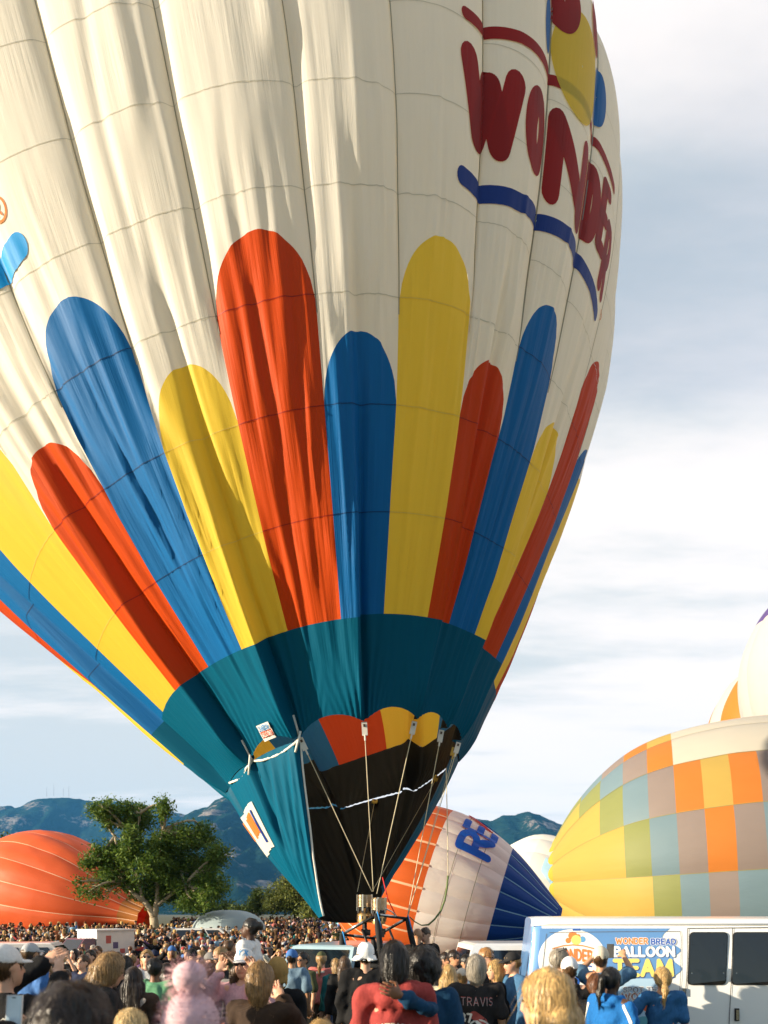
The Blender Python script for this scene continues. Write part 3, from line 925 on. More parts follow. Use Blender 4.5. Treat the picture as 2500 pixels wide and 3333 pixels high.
# burners
cen = (FA + FB + FC + FD) / 4
for bx, by, z0, z1 in ((1187, 0, 3003, 2913), (1236, .12, 3000, 2922), (1232, -.28, 3008, 2926)):
    Y = 15.0 + by
    p0, p1 = px(bx, z0, Y), px(bx, z1, Y)
    h = p1.z - p0.z
    br = empty("burner", (0, 0, 0), 0, unit)
    cx_, cy__ = p0.x, Y
    R0 = .155 if by == 0 else .135
    mb = MB(); n_ring = 9
    for j in range(n_ring):
        mb.torus((cx_, cy__, p0.z + h * (.58 + .40 * j / (n_ring - 1))), R0, .0105, 26, 6)
    uobj(mb, "coil", m_coil, br)
    mb = MB(); prof = [(R0 * .98, 0), (R0 * 1.02, h * .1), (R0 * 1.0, h * .30), (R0 * .55, h * .42), (R0 * .2, h * .52)]
    mb.lathe(prof, (cx_, cy__, p0.z), 26); uobj(mb, "can", m_brass, br)
    mb = MB()
    for j in range(10):
        a = 2 * math.pi * j / 10
        Rm = Matrix.Rotation(a, 3, 'Z')
        mb.box(Vector((cx_, cy__, p0.z + h * .18)) + Rm @ Vector((R0 * 1.01, 0, 0)), (.012, .035, h * .12), Rm)
        mb.box(Vector((cx_, cy__, p0.z + h * .45)) + Rm @ Vector((R0 * .98, 0, 0)), (.008, .05, h * .20), Rm @ Matrix.Rotation(.3 * (j % 2 * 2 - 1), 3, 'X'))
    uobj(mb, "vent_hole", [m_dark], br, False)
    mb = MB()
    for a in (-1.8, -.3, 1.3, 2.9):
        mb.box(Vector((cx_ + R0 * math.cos(a), cy__ + R0 * math.sin(a), p0.z + h * .72)), (.025, .03, h * .58), Matrix.Rotation(a, 3, 'Z'))
    uobj(mb, "coil_bracket", m_steel, br, False)
    mb = MB(); mb.tube([(cx_, cy__, p0.z), (cx_, cy__, p0.z - .12), (cx_ + .06, cy__ - .05, p0.z - .25)], .05, 8); mb.box((cx_ + .05, cy__ - .06, p0.z - .2), (.14, .1, .12)); uobj(mb, "valve_block", m_dark, br, False)
mb = MB(); mb.tube([FB.lerp(FC, .1) + Vector((0, 0, .03)), FB.lerp(FC, .25) + Vector((0, 0, .16)), FB.lerp(FC, .5) + Vector((0, 0, .10)), FB.lerp(FC, .7)], .014, 8); uobj(mb, "fuel_hose", m_steel)
for q in (-.25, .05, .3):
    mb = MB(); a = cen + Vector((q, -.1, -.05)); mb.tube([a, a + Vector((.1, -.1, -.25)), a + Vector((-.05, .05, -.55)), a + Vector((.1, 0, -.9))], .025, 8); uobj(mb, "fuel_hose", m_dark)
# wicker basket body
wk = mat("wicker", (.22, .12, .045), .8, var=.4, scale=30, bump=.8, bscale=70)
cb = sum((b_ for b_ in base), Vector()) / 4
mb = MB()
cs = [b_ for b_ in base]
for z0, z1, gr in ((0.03, 1.02, 1.0),):
    for i in range(4):
        a_, b_ = cs[i], cs[(i + 1) % 4]
        nrm = (b_ - a_).cross(Vector((0, 0, 1))).normalized()
        if nrm.dot((a_ + b_) / 2 - cb) < 0: nrm.negate()
        mb.add([a_ + Vector((0, 0, z0)), b_ + Vector((0, 0, z0)), b_ + nrm * .03 + Vector((0, 0, z1)), a_ + nrm * .03 + Vector((0, 0, z1)),
                a_ - nrm * .04 + Vector((0, 0, z0)), b_ - nrm * .04 + Vector((0, 0, z0)), b_ - nrm * .02 + Vector((0, 0, z1)), a_ - nrm * .02 + Vector((0, 0, z1))],
               [(0, 1, 2, 3), (7, 6, 5, 4), (3, 2, 6, 7), (0, 4, 5, 1)])
uobj(mb, "wicker_wall", wk, None, False)
mb = MB(); mb.tube([c_ + Vector((0, 0, 1.06)) for c_ in cs] + [cs[0] + Vector((0, 0, 1.06))], .05, 8); uobj(mb, "padded_rim", m_pad)

# ================================================================== the other balloons
class Env:
    def __init__(s, M, C, prof, ng, bulge=.12, ground=True, up=(0, 0, 1), phase=0.0, wr=.05, sagz=0.0, seed=0):
        s.M = np.array(M); s.C = np.array(C); s.L = np.linalg.norm(s.C - s.M)
        s.a = (s.C - s.M) / s.L
        u = np.array(up, float); u -= s.a * u.dot(s.a); s.e2 = u / np.linalg.norm(u)
        s.e1 = np.cross(s.a, s.e2)
        p = np.array(prof, float); s.sp = natspline(p[:, 0], p[:, 1])
        s.ng = ng; s.bulge = bulge; s.ground = ground; s.ph = phase; s.wr = wr; s.sag = sagz; s.seed = seed

    def surf(s, k, t, lift=0.0):
        """k in gores (0 on top), t in 0..1 from mouth to crown"""
        k, t = np.broadcast_arrays(np.asarray(k, float), np.asarray(t, float))
        th = 2 * np.pi * k / s.ng + s.ph
        r0 = np.maximum(s.sp(t), 0)
        kf = k - np.floor(k)
        r = r0 + s.bulge * (np.abs(np.sin(np.pi * kf)) ** .75 - .6) * np.minimum(1, r0 / 2.5)
        r = r + s.wr * vnoise(k * 1.3, t * 7, 0, s.seed) * np.minimum(1, r0) + s.wr * .35 * (1 - 2 * np.abs(vnoise(k * 4, t * 9, 1.5, s.seed + 2))) * np.minimum(1, r0 / 2)
        r = r + lift
        P = s.M + s.a * (t * s.L)[..., None] + (np.cos(th) * r)[..., None] * s.e2 + (np.sin(th) * r)[..., None] * s.e1
        P[..., 2] -= s.sag * np.sin(np.pi * np.clip(t, 0, 1)) * 0
        if s.ground:
            z = P[..., 2]; g0 = gz(P[..., 1]); z = z - g0; P[..., 2] = g0 + np.where(z < .6, .03 + .57 * np.exp((np.minimum(z, .6) - .6) / .57), z) + lift * .3
        return P


def env_panels(root, env, cells, name="panel", nc=8, nt=6, off=None):
    for k0, k1, t0, t1, m in cells:
        K, Tt = np.meshgrid(np.linspace(k0, k1, max(3, int(nc * (k1 - k0)) + 1)), np.linspace(t0, t1, nt + 1))
        mobj(name, env.surf(K, Tt).reshape(-1, 3) - np.array(root.location), grid_faces(*K.shape), m, root, uv=np.stack([K, Tt * 14], -1).reshape(-1, 2))


def env_strip(root, env, ks, ts, half, m, name, along='t', lift=.02):
    """seam tape: along t at constant gore k, or round the girth at constant t"""
    if along == 't':
        r = np.maximum(env.sp(ts), .3); dk = half / r * env.ng / (2 * np.pi)
        K = np.stack([ks - dk, ks + dk], 1); Tt = np.stack([ts, ts], 1)
    else:
        dt = half / env.L
        K = np.stack([ks, ks], 1); Tt = np.stack([ts - dt, ts + dt], 1)
    V = env.surf(K, Tt, lift)
    mobj(name, V.reshape(-1, 3) - np.array(root.location), grid_faces(*K.shape), m, root, uv=np.stack([K, Tt], -1).reshape(-1, 2))


# ---- orange-red balloon lying behind the tree
f_or = fabric("orange_red_cloth", (.80, .135, .035), .28, (.60, .05, .01), bump=.4, us=8, vs_=2)
f_or2 = fabric("amber_mouth_cloth", (.45, .16, .03), .2, (.4, .10, .01), bump=.3, us=8, vs_=2)
f_pale = fabric("pale_seam_cloth", (.78, .50, .30), .2, bump=.1)
M_, C_ = np.array(px(480, 2990, 57)), np.array(px(-30, 2862, 63))
rt = empty("reclining_balloon", (M_[0] - 6, 60, 0)); tag(rt, "orange-red balloon half inflated on its side behind the big tree", "balloon")
e_or = Env(M_, C_, [(0, 1.15), (.08, 1.55), (.25, 3.3), (.5, 4.9), (.70, 5.0), (.88, 3.8), (.97, 1.7), (1.0, .05)], 18, .12, True, wr=.10, seed=3)
cells = []
tt = [0.0, .09, .25, .42, .58, .72, .84, .93, 1.0]
for g in range(18):
    for a_, b_ in zip(tt[:-1], tt[1:]):
        cells.append((g, g + 1, a_, b_, f_or2 if b_ <= .09 else f_or))
env_panels(rt, e_or, cells, "panel", 7, 6)
for g in range(18):
    env_strip(rt, e_or, np.full(40, float(g)), np.linspace(.0, .985, 40), .026, f_pale, "seam_tape", lift=.035)
# unreadable dark lettering patch low on the left end
for ch, dt_ in (('E', 0), ('X', .03), ('E', .06)):
    fn = lambda x, y, i, dt_=dt_: e_or.surf(14.75 - y, .845 - dt_ - x / e_or.L, .05 + .002 * i)
    v, q = text_mesh(ch, .34, .26, fn, stroke=.3, across=3)
    mobj("letter", v - np.array(rt.location), q, fabric("dull_red_print", (.42, .05, .025), .1, bump=.1), rt, uv=v[:, :2])

# ---- red, white and blue balloon beside the basket
f_rr = fabric("flame_red_cloth", (.70, .15, .03), .40, (.78, .20, .03), bump=.35, us=8, vs_=2)
f_rw = fabric("ivory_cloth", (.88, .87, .82), .35, (.8, .74, .6), bump=.35, us=8, vs_=2)
f_rb = fabric("royal_blue_cloth", (.006, .055, .28), .25, (.004, .04, .26), bump=.35, us=8, vs_=2)
f_seam2 = fabric("pale_blue_seam", (.25, .42, .6), .2, bump=.1)
M_, C_ = np.array(px(1815, 3012, 24)), np.array(px(1085, 2815, 25.3))
rt = empty("reclining_balloon", (3.7, 24.6, 0)); tag(rt, "red, white and blue balloon lying half inflated behind the basket", "balloon")
e_re = Env(M_, C_, [(t_, r_ * .632) for t_, r_ in ((0, .9), (.06, 1.45), (.2, 2.75), (.33, 3.65), (.5, 4.25), (.68, 4.3), (.82, 3.7), (.93, 2.2), (1.0, .05))], 24, .065, True, wr=.035, seed=8)
cells = []
for g in range(24):
    for a_, b_, m in ((0, .13, f_rb), (.13, .262, f_rb), (.262, .36, f_rw), (.36, .46, f_rw), (.46, .545, f_rw), (.545, .68, f_rr), (.68, .78, f_rr), (.78, .9, f_rr), (.9, 1, f_rr)):
        cells.append((g, g + 1, a_, b_, m))
env_panels(rt, e_re, cells, "panel", 8, 6)
for g in range(24):
    env_strip(rt, e_re, np.full(12, float(g)), np.linspace(.02, .262, 12), .018, f_seam2, "seam_tape")
    env_strip(rt, e_re, np.full(18, float(g)), np.linspace(.545, .97, 18), .035, f_pale, "seam_tape")
for tv in (.36, .46):
    env_strip(rt, e_re, np.linspace(0, 24, 190), np.full(190, tv), .010, f_tape, "seam_tape", 'k', .012)
m_reblue = fabric("blue_letter_cloth", (.008, .10, .52), .2, bump=.2)
m_rered = fabric("crimson_letter_cloth", (.62, .02, .02), .2, bump=.2)
kk0 = 20.40
for ch, w_, mm in (('R', 1.35, m_reblue), ('E', 1.05, m_reblue), ('/', .9, m_rered), ('M', 1.5, m_reblue), ('A', 1.3, m_reblue), ('X', 1.2, m_reblue)):
    fn = lambda x, y, i, kk0=kk0: e_re.surf(kk0 + x, .342 + y, .03 + .004 * i)
    v, q = text_mesh(ch, .120, w_ * .74, fn, stroke=.25 if ch != '/' else .16, across=6, step=.05)
    mobj("letter", v - np.array(rt.location), q, mm, rt, uv=v[:, :2])
    kk0 += w_

# ---- white balloon further back
f_fw = fabric("far_white_cloth", (.82, .79, .72), .35, (.8, .76, .66), bump=.2, us=6, vs_=2)
M_, C_ = np.array(px(1960, 2990, 62)), np.array(px(1560, 2900, 66))
rt = empty("reclining_balloon", (13, 64, 0)); tag(rt, "plain white balloon bulging up behind the blue and checkered balloons", "balloon")
e_w = Env(M_, C_, [(0, 3.6), (.15, 4.9), (.4, 5.9), (.65, 5.7), (.85, 4.1), (.96, 2.0), (1, .05)], 16, .22, True, wr=.06, seed=2)
env_panels(rt, e_w, [(g, g + 1, a_, b_, f_fw) for g in range(16) for a_, b_ in ((0, .3), (.3, .55), (.55, .8), (.8, 1))], "panel", 7, 6)
for kx, tx, mm in ((13.0, .30, fabric("cyan_cloth", (.02, .32, .65), .2)), (12.75, .22, fabric("coral_cloth", (.75, .16, .06), .2)), (13.3, .40, fabric("pale_cyan_cloth", (.45, .68, .80), .2))):
    K, Tt = np.meshgrid(np.linspace(kx - .3, kx + .3, 6), np.linspace(tx - .05, tx + .05, 6))
    mobj("printed_square", e_w.surf(K + (Tt - tx) * 4, Tt, .04).reshape(-1, 3) - np.array(rt.location), grid_faces(6, 6), mm, rt, uv=np.stack([K, Tt], -1).reshape(-1, 2))

# ---- checkered balloon behind the van
CK = {c: fabric("check_%s_cloth" % c, v, .42, None, bump=.45, us=7, vs_=1.2) for c, v in dict(
    yellow=(.58, .40, .10), green=(.28, .31, .115), blue=(.20, .30, .36), mauve=(.31, .255, .235), orange=(.66, .225, .045), white=(.66, .62, .53)).items()}
M_ = np.array(px(1822, 2868, 42.0)); C_ = M_ + np.array((18.7, -7.3, 1.06))
rt = empty("reclining_balloon", (19, 38, 0)); tag(rt, "checkered pastel yellow, green, blue and orange balloon lying inflated behind the van", "balloon")
e_ck = Env(M_, C_, [(0, 2.5), (.03, 3.4), (.10, 5.0), (.2, 6.55), (.35, 7.45), (.5, 7.6), (.7, 6.9), (.88, 4.4), (1, .05)], 16, .16, True, wr=.06, phase=math.radians(3.5), seed=6)
j0 = 3
ROWC = {0: (-3, 'G B M O Y W W W W W W W'), 1: (-2, 'G B M O W W W W W W W'), 2: (-1, 'G B M O Y O M B G Y Y'), 3: (0, 'G B M O M B G Y Y Y'), 4: (1, 'G B M B G Y Y Y Y'), 5: (1, 'G B M B G Y Y Y Y'), 6: (0, 'G B M O M B G Y Y Y'), 7: (-1, 'G B M O Y O M B G Y Y')}
cw = .058
tcs = [0.0, .08] + [.08 + cw * i for i in range(1, 14)] + [.92, 1.0]
cells = []
for g in range(16):
    d_ = g if g < 8 else 15 - g
    st_, sq = ROWC[d_]; sq = sq.split()
    for j, (a_, b_) in enumerate(zip(tcs[:-1], tcs[1:])):
        q = j - (j0 + st_)
        c = 'Y' if q < 0 else sq[min(q, len(sq) - 1)]
        cells.append((g, g + 1, a_, b_, CK[dict(Y='yellow', G='green', B='blue', M='mauve', O='orange', W='white')[c]]))
env_panels(rt, e_ck, cells, "panel", 9, 5)
f_seamd = fabric("olive_seam", (.30, .27, .10), .2, bump=.1)
for g in range(16):
    env_strip(rt, e_ck, np.full(60, float(g)), np.linspace(0, .98, 60), .012, f_seamd, "seam_tape", lift=.014)
# scalloped mouth edge
for g in range(16):
    K, Tt = np.meshgrid(np.linspace(g, g + 1, 10), np.linspace(-.016, .0, 4))
    sc = np.sin(np.pi * (K - g)) ** .6
    mobj("mouth_scallop", e_ck.surf(K, Tt * sc + .0, 0).reshape(-1, 3) - np.array(rt.location), grid_faces(4, 10), fabric("olive_cloth", (.42, .36, .05), .25), rt, uv=np.stack([K, Tt], -1).reshape(-1, 2))

# ---- two balloons standing far right
def standing(name, label, cx_, cy__, cz, R, colf, ng=16, hr=2.25):
    prof = [(0, 1.4), (.12, R * .42), (.3, R * .8), (.5, R * .985), (.62, R), (.78, R * .86), (.92, R * .5), (1, .05)]
    H_ = R * hr
    rt = empty("standing_balloon", (cx_, cy__, 0)); tag(rt, label, "balloon")
    e = Env((cx_, cy__, cz - H_ * .6), (cx_ + .01, cy__, cz + H_ * .4), prof, ng, .22, False, up=(0, -1, 0), wr=.05, phase=.1, seed=4)
    cells = []
    ts = [0, .12, .25, .38, .48, .57, .67, .785, .86, .93, 1.0]
    for g in range(ng):
        for j in range(len(ts) - 1):
            cells.append((g, g + 1, ts[j], ts[j + 1], colf(g, j)))
    env_panels(rt, e, cells, "panel", 6, 5)
    # basket on the ground under it
    mb = MB(); z = cz - H_ * .6
    mb.box((0, 0, .6), (1.3, 1.1, 1.2)); mb.mi = 1
    for sx in (-.6, .6):
        for sy in (-.5, .5): mb.tube([(sx, sy, 1.2), (sx * 1.8, sy * 1.8, z + .3)], .02, 5)
    mb.build("basket", [wk, m_rope], rt)
    return e, rt


f_pur = fabric("purple_cloth", (.10, .065, .22), .3, (.10, .06, .24), bump=.2, us=6, vs_=2)
f_wp = fabric("pearl_cloth", (.62, .58, .545), .4, bump=.2, us=6, vs_=2)
e_p, rt_p = standing("standing_balloon", "white balloon with a purple cap standing tall at the right edge", 44.7, 70, 25.4, 10.0, lambda g, j: f_pur if j >= 7 else f_wp, 18, 2.6)
for kk in (16.6, 17.1, 17.6, .1, .6):
    K, Tt = np.meshgrid(np.linspace(kk, kk + .28, 4), np.linspace(.495, .51, 4))
    mobj("printed_square", e_p.surf(K, Tt, .04).reshape(-1, 3) - np.array(rt_p.location), grid_faces(4, 4), f_pur, rt_p, uv=np.stack([K, Tt], -1).reshape(-1, 2))
f_os = fabric("bright_orange_cloth", (.78, .20, .03), .35, bump=.2, us=6, vs_=2)
standing("standing_balloon", "orange and white striped balloon peeping out behind the purple-capped one", 50.6, 90, 25.0, 10.2, lambda g, j: f_os if (g + (j > 3)) % 2 else f_wp, 16)

# ================================================================== trees
def leaf_mat(name, c0, c1, tr=.3):
    m, n, l, b = new_mat(name)
    out = n['Material Output']
    at = n.new('ShaderNodeAttribute'); at.attribute_name = "Col"
    sp = n.new('ShaderNodeSeparateColor'); l.new(at.outputs['Color'], sp.inputs[0])
    mx = n.new('ShaderNodeMix'); mx.data_type = 'RGBA'; l.new(sp.outputs[0], mx.inputs[0])
    mx.inputs[6].default_value = (*c0, 1); mx.inputs[7].default_value = (*c1, 1)
    l.new(mx.outputs[2], b.inputs['Base Color']); b.inputs['Roughness'].default_value = .6; b.inputs['Specular IOR Level'].default_value = .25
    t = n.new('ShaderNodeBsdfTranslucent'); l.new(mx.outputs[2], t.inputs['Color'])
    ms = n.new('ShaderNodeMixShader'); ms.inputs[0].default_value = tr
    l.new(b.outputs[0], ms.inputs[1]); l.new(t.outputs[0], ms.inputs[2]); l.new(ms.outputs[0], out.inputs['Surface'])
    return m


lm_main = leaf_mat("elm_leaves", (.040, .095, .012), (.15, .215, .03))
lm_far = leaf_mat("far_leaves", (.07, .10, .02), (.20, .21, .045))
lm_dark = leaf_mat("dark_leaves", (.035, .07, .014), (.10, .13, .025))
m_bark = mat("pale_bark", (.36, .29, .19), .9, var=.35, scale=3, bump=.8, bscale=8)
m_bark_d = mat("dark_bark", (.10, .075, .05), .9, var=.35, scale=3)


def leaves(lobes, n, size, rng, clump=.8):
    """lobes: (center, (rx,ry,rz)); leaf quads gathered in twig clumps on and in the lobes"""
    vol = np.array([r[0] * r[1] * r[2] for _, r in lobes]) ** .75
    pick = rng.choice(len(lobes), size=n // 14, p=vol / vol.sum())
    C = np.array([c for c, _ in lobes])[pick]; R = np.array([r for _, r in lobes])[pick]
    d = rng.normal(size=(len(pick), 3)); d /= np.linalg.norm(d, axis=1)[:, None]
    rad = rng.random(len(pick)) ** .42 * (1 + .16 * rng.normal(size=len(pick)))
    tw = C + d * R * rad[:, None]
    keep = fbm(tw[:, 0] * .9, tw[:, 1] * .9, tw[:, 2] * .9, 2, 4) > -.36
    tw = tw[keep]
    tone = np.clip(.5 + .5 * rng.normal(size=len(tw)) * .55, 0, 1)
    per = 14
    P = np.repeat(tw, per, 0) + rng.normal(size=(len(tw) * per, 3)) * clump * size * 2.4
    N = rng.normal(size=P.shape) + np.array([0, 0, .7]); N /= np.linalg.norm(N, axis=1)[:, None]
    A = np.cross(N, rng.normal(size=P.shape)); A /= np.linalg.norm(A, axis=1)[:, None]
    B = np.cross(N, A)
    s = size * (.45 + 1.1 * rng.random(len(P)) ** 2)[:, None]
    V = np.stack([P - A * s, P + B * s * .5, P + A * s, P - B * s * .5], 1).reshape(-1, 3)
    Fc = np.arange(len(V)).reshape(-1, 4)
    col = np.repeat(np.clip(np.repeat(tone, per) + rng.normal(size=len(P)) * .15, 0, 1), 4)
    return V, Fc, np.stack([col] * 3, 1)


def branch(mb, a, b, r0, r1, rng, bend=.12, n=6):
    a, b = Vector(a), Vector(b)
    L = (b - a).length
    off = Vector(rng.normal(size=3)) * L * bend
    pts = [a.lerp(b, t) + off * math.sin(math.pi * t) for t in np.linspace(0, 1, n)]
    mb.tube(pts, [r0 + (r1 - r0) * i / (n - 1) for i in range(n)], 7)
    return pts


def tree(name, label, base, limbs, lobes, nleaf, size, lm, bark, seed, group=None, twigs=True):
    rng = np.random.default_rng(seed)
    rt = empty(name, base); tag(rt, label, "tree", group)
    off = Matrix.Translation(-Vector(base))
    mb = MB()
    for a, b, r0, r1 in limbs:
        branch(mb, a, b, r0, r1, rng, .05)
    if twigs:
        ends = [Vector(b) for _, b, _, _ in limbs]
        for c, r in lobes:
            e = min(ends, key=lambda q: (q - Vector(c)).length)
            pts = branch(mb, e, c, .10, .04, rng, .1)
            for _ in range(3):
                d = Vector(rng.normal(size=3)); d.normalize()
                branch(mb, pts[3], Vector(c) + Vector((d.x * r[0], d.y * r[1], d.z * r[2])) * .8, .04, .012, rng, .1, 4)
    o = mb.build("trunk", bark, rt, True); o.data.transform(off)
    V, Fc, col = leaves(lobes, nleaf, size, rng)
    o = mobj("crown", V, Fc, lm, rt, False, col=col); o.data.transform(off)
    return rt


def pl(lst, D, thick=1.0, jit=0.0, seed=0, extra=3):
    rng = np.random.default_rng(seed)
    out = []
    for x, y, rx, ry in lst:
        c = px(x, y, D + rng.normal() * jit); sc = D / F
        out.append((tuple(c), (rx * sc * 1.1, (rx + ry) / 2 * sc * thick * 1.1, ry * sc * 1.1)))
        for _ in range(extra):
            a = rng.normal(size=3); a /= np.linalg.norm(a); q = rng.uniform(.25, .5)
            out.append(((c.x + a[0] * rx * sc, c.y + a[1] * rx * sc, c.z + a[2] * ry * sc), (rx * sc * q, rx * sc * q, ry * sc * q)))
    return out


D_ = 48.0
base = px(505, 0, D_); base.z = 0
fork = px(500, 2985, D_)
limbs = [(tuple(base), tuple(fork), .34, .27), (tuple(fork), tuple(px(470, 2935, D_)), .22, .18), (tuple(px(470, 2935, D_)), tuple(px(405, 2872, D_)), .18, .10),
         (tuple(fork), tuple(px(508, 2950, D_)), .22, .18), (tuple(px(470, 2935, D_)), tuple(px(458, 2870, D_)), .13, .08), (tuple(px(508, 2950, D_)), tuple(px(500, 2850, D_)), .17, .11),
         (tuple(px(500, 2850, D_)), tuple(px(440, 2760, D_)), .12, .06), (tuple(px(500, 2850, D_)), tuple(px(530, 2700, D_)), .11, .05), (tuple(px(508, 2950, D_)), tuple(px(600, 2880, D_)), .13, .07),
         (tuple(px(440, 2760, D_)), tuple(px(395, 2710, D_)), .06, .02), (tuple(px(430, 2745, D_)), tuple(px(375, 2722, D_)), .05, .015), (tuple(px(437, 2752, D_)), tuple(px(400, 2690, D_)), .05, .015), (tuple(px(445, 2765, D_)), tuple(px(452, 2650, D_)), .07, .02)]
tree("elm_tree", "broad green tree with a pale forked trunk in front of the orange-red balloon", tuple(base), limbs,
     pl([(369, 2648, 66, 34), (330, 2640, 34, 24), (450, 2668, 48, 42), (532, 2632, 24, 32), (347, 2793, 58, 46), (300, 2885, 46, 40), (385, 2850, 60, 40), (488, 2804, 68, 66), (575, 2735, 72, 46), (651, 2717, 44, 32), (590, 2830, 92, 62), (705, 2785, 40, 38), (685, 2882, 56, 50), (575, 2915, 86, 42), (488, 2900, 50, 38), (640, 2940, 60, 26), (430, 2740, 30, 40)], D_, 1.0, 1.0, 2),
     84000, .105, lm_main, m_bark, 21)
for i, (nm, lab, x, D2, lob, n, sz, lm) in enumerate((
    ("leafy_tree", "dark bushy tree at the left edge behind the orange-red balloon", 20, 88, [(-30, 2800, 60, 70), (20, 2770, 40, 45), (10, 2850, 60, 70), (-60, 2880, 70, 80)], 14000, .2, lm_dark),
    ("leafy_tree", "rounded tree just left of the orange-red balloon's shoulder", 75, 84, [(70, 2790, 45, 45), (105, 2780, 35, 35), (60, 2860, 60, 60), (100, 2850, 45, 60)], 14000, .2, lm_main),
    ("conifer_tree", "small pointed conifer standing left of the round bushy tree", 835, 95, [(835, 2912, 12, 22), (833, 2935, 22, 22), (838, 2955, 30, 22)], 6000, .15, lm_dark),
    ("leafy_tree", "large round bushy tree beyond the crowd left of the scoop", 960, 92, [(925, 2905, 48, 38), (985, 2885, 55, 42), (1020, 2920, 60, 42), (960, 2940, 70, 34), (1050, 2945, 50, 30), (895, 2945, 35, 26)], 20000, .18, lm_far),
    ("shrub", "pale low shrub at the foot of the round bushy tree", 1030, 80, [(1010, 2965, 35, 14), (1040, 2962, 30, 18)], 2500, .2, lm_far),
    ("shrub", "low dark hedge bush between the big tree and the grey dome", 720, 90, [(690, 2960, 50, 14), (735, 2955, 30, 16), (775, 2968, 40, 12)], 3000, .2, lm_dark),
    ("shrub", "light green bush right of the hedge beside the conifer", 790, 97, [(785, 2965, 30, 12), (808, 2968, 22, 12)], 2000, .2, lm_far))):
    b0 = px(x, 0, D2); b0.z = 0
    top = px(x, lob[0][1] + 10, D2)
    tree(nm, lab, tuple(b0), [(tuple(b0), tuple(b0.lerp(top, .6)), .28, .16)], pl(lob, D2, 1.0, .8, i), n, sz, lm, m_bark_d, 40 + i, "trees beyond the crowd")
# grass blades in the trodden lawn near the crowd
rng = np.random.default_rng(3)
n = 26000
X = rng.uniform(-7, 7, n); Y = rng.uniform(3.5, 15, n)
a = rng.uniform(0, 2 * np.pi, n); h = rng.uniform(.03, .09, n); w = .006
P0 = np.stack([X, Y, gz(Y)], 1); dv = np.stack([np.cos(a), np.sin(a), np.zeros(n)], 1)
tip = P0 + np.stack([np.cos(a + 1.3) * h * .5, np.sin(a + 1.3) * h * .5, h], 1)
V = np.stack([P0 - dv * w, P0 + dv * w, tip], 1).reshape(-1, 3)
tag(mobj("grass", V, np.arange(len(V)).reshape(-1, 3), leaf_mat("grass_blades", (.06, .075, .02), (.14, .13, .05)), None, False, col=np.repeat(rng.random(n), 3)[:, None] * np.ones(3)), "short trodden grass of the park lawn", "grass", kind="stuff")

# ================================================================== vehicles
def paint(name, color, rough=.28, flake=.04):
    m = mat(name, color, rough, 0.0, flake, 3.0, spec=.5)
    b = m.node_tree.nodes['Principled BSDF']; b.inputs['Coat Weight'].default_value = .6; b.inputs['Coat Roughness'].default_value = .08
    return m


m_van = paint("white_van_paint", (.80, .79, .75))
m_wrap = paint("blue_wrap_film", (.115, .27, .55), .35, .10)
m_wrap2 = paint("pale_blue_wrap_film", (.40, .58, .74), .35)
m_wwrap = paint("white_wrap_film", (.82, .81, .77), .35)
m_glass = mat("tinted_glass", (.006, .006, .007), .06, spec=.8, var=.02)
m_rub = mat("black_rubber", (.014, .014, .014), .7)
m_gap = mat("panel_gap", (.10, .10, .10), .8)
m_chrome = mat("chrome", (.6, .6, .6), .15, 1.0)
m_amber = mat("tail_lamp_red", (.35, .01, .01), .2)


def wheel(root, x, y, r=.36, w=.22):
    wh = empty("wheel", (0, 0, 0), 0, root)
    R = Matrix.Rotation(math.radians(90), 3, 'X')
    mb = MB(); mb.lathe([(r * .62, -w / 2), (r * .95, -w / 2), (r, -w * .35), (r, w * .35), (r * .95, w / 2), (r * .62, w / 2)], (x, y, r), 28, R); mb.build("tyre", m_rub, wh, True)
    mb = MB(); mb.lathe([(.001, w * .30), (r * .15, w * .32), (r * .5, w * .22), (r * .62, w * .42), (r * .62, -w * .42), (.001, -w * .4)], (x, y, r), 28, R)
    for j in range(5):
        a = j * 2 * math.pi / 5
        mb.box((x + r * .36 * math.cos(a), y - w * .30, r + r * .36 * math.sin(a)), (.05, .04, r * .4), Matrix.Rotation(-a + math.pi / 2, 3, 'Y'))
        mb.box((x + r * .36 * math.cos(a), y + w * .30, r + r * .36 * math.sin(a)), (.05, .04, r * .4), Matrix.Rotation(-a + math.pi / 2, 3, 'Y'))
    mb.build("rim", m_chrome, wh)


VY = 9.0
VX0, VYAW = float(px(2000, 0, VY).x), math.radians(8)      # the near side turns a little towards the sun
VC, VS = math.cos(VYAW), math.sin(VYAW)
van = empty("van", (VX0 + VS, VY + VC, 0), -VYAW)
tag(van, "white cargo van with a blue balloon-team wrap on its near side", "van")


def vp(x, y, out=0.0):
    """photo pixel on the van's near side -> van coordinates (follows the slight inward lean above the waist)"""
    x = np.asarray(x, float); y = np.asarray(y, float)
    a = (x - PW / 2) / F
    t = (VY * a - VX0) / (VC + a * VS)
    Z = CAMH - (y - HY) * (VY - t * VS) / F
    lean = .07 * sstep(1.25, 1.95, Z) ** 1.0
    t, Yl, Z = np.broadcast_arrays(t, -1.0 + lean - out, Z)
    return np.stack([t, Yl, Z], -1)


x_r = float(vp(1733, 3000)[0]); VL = 5.6
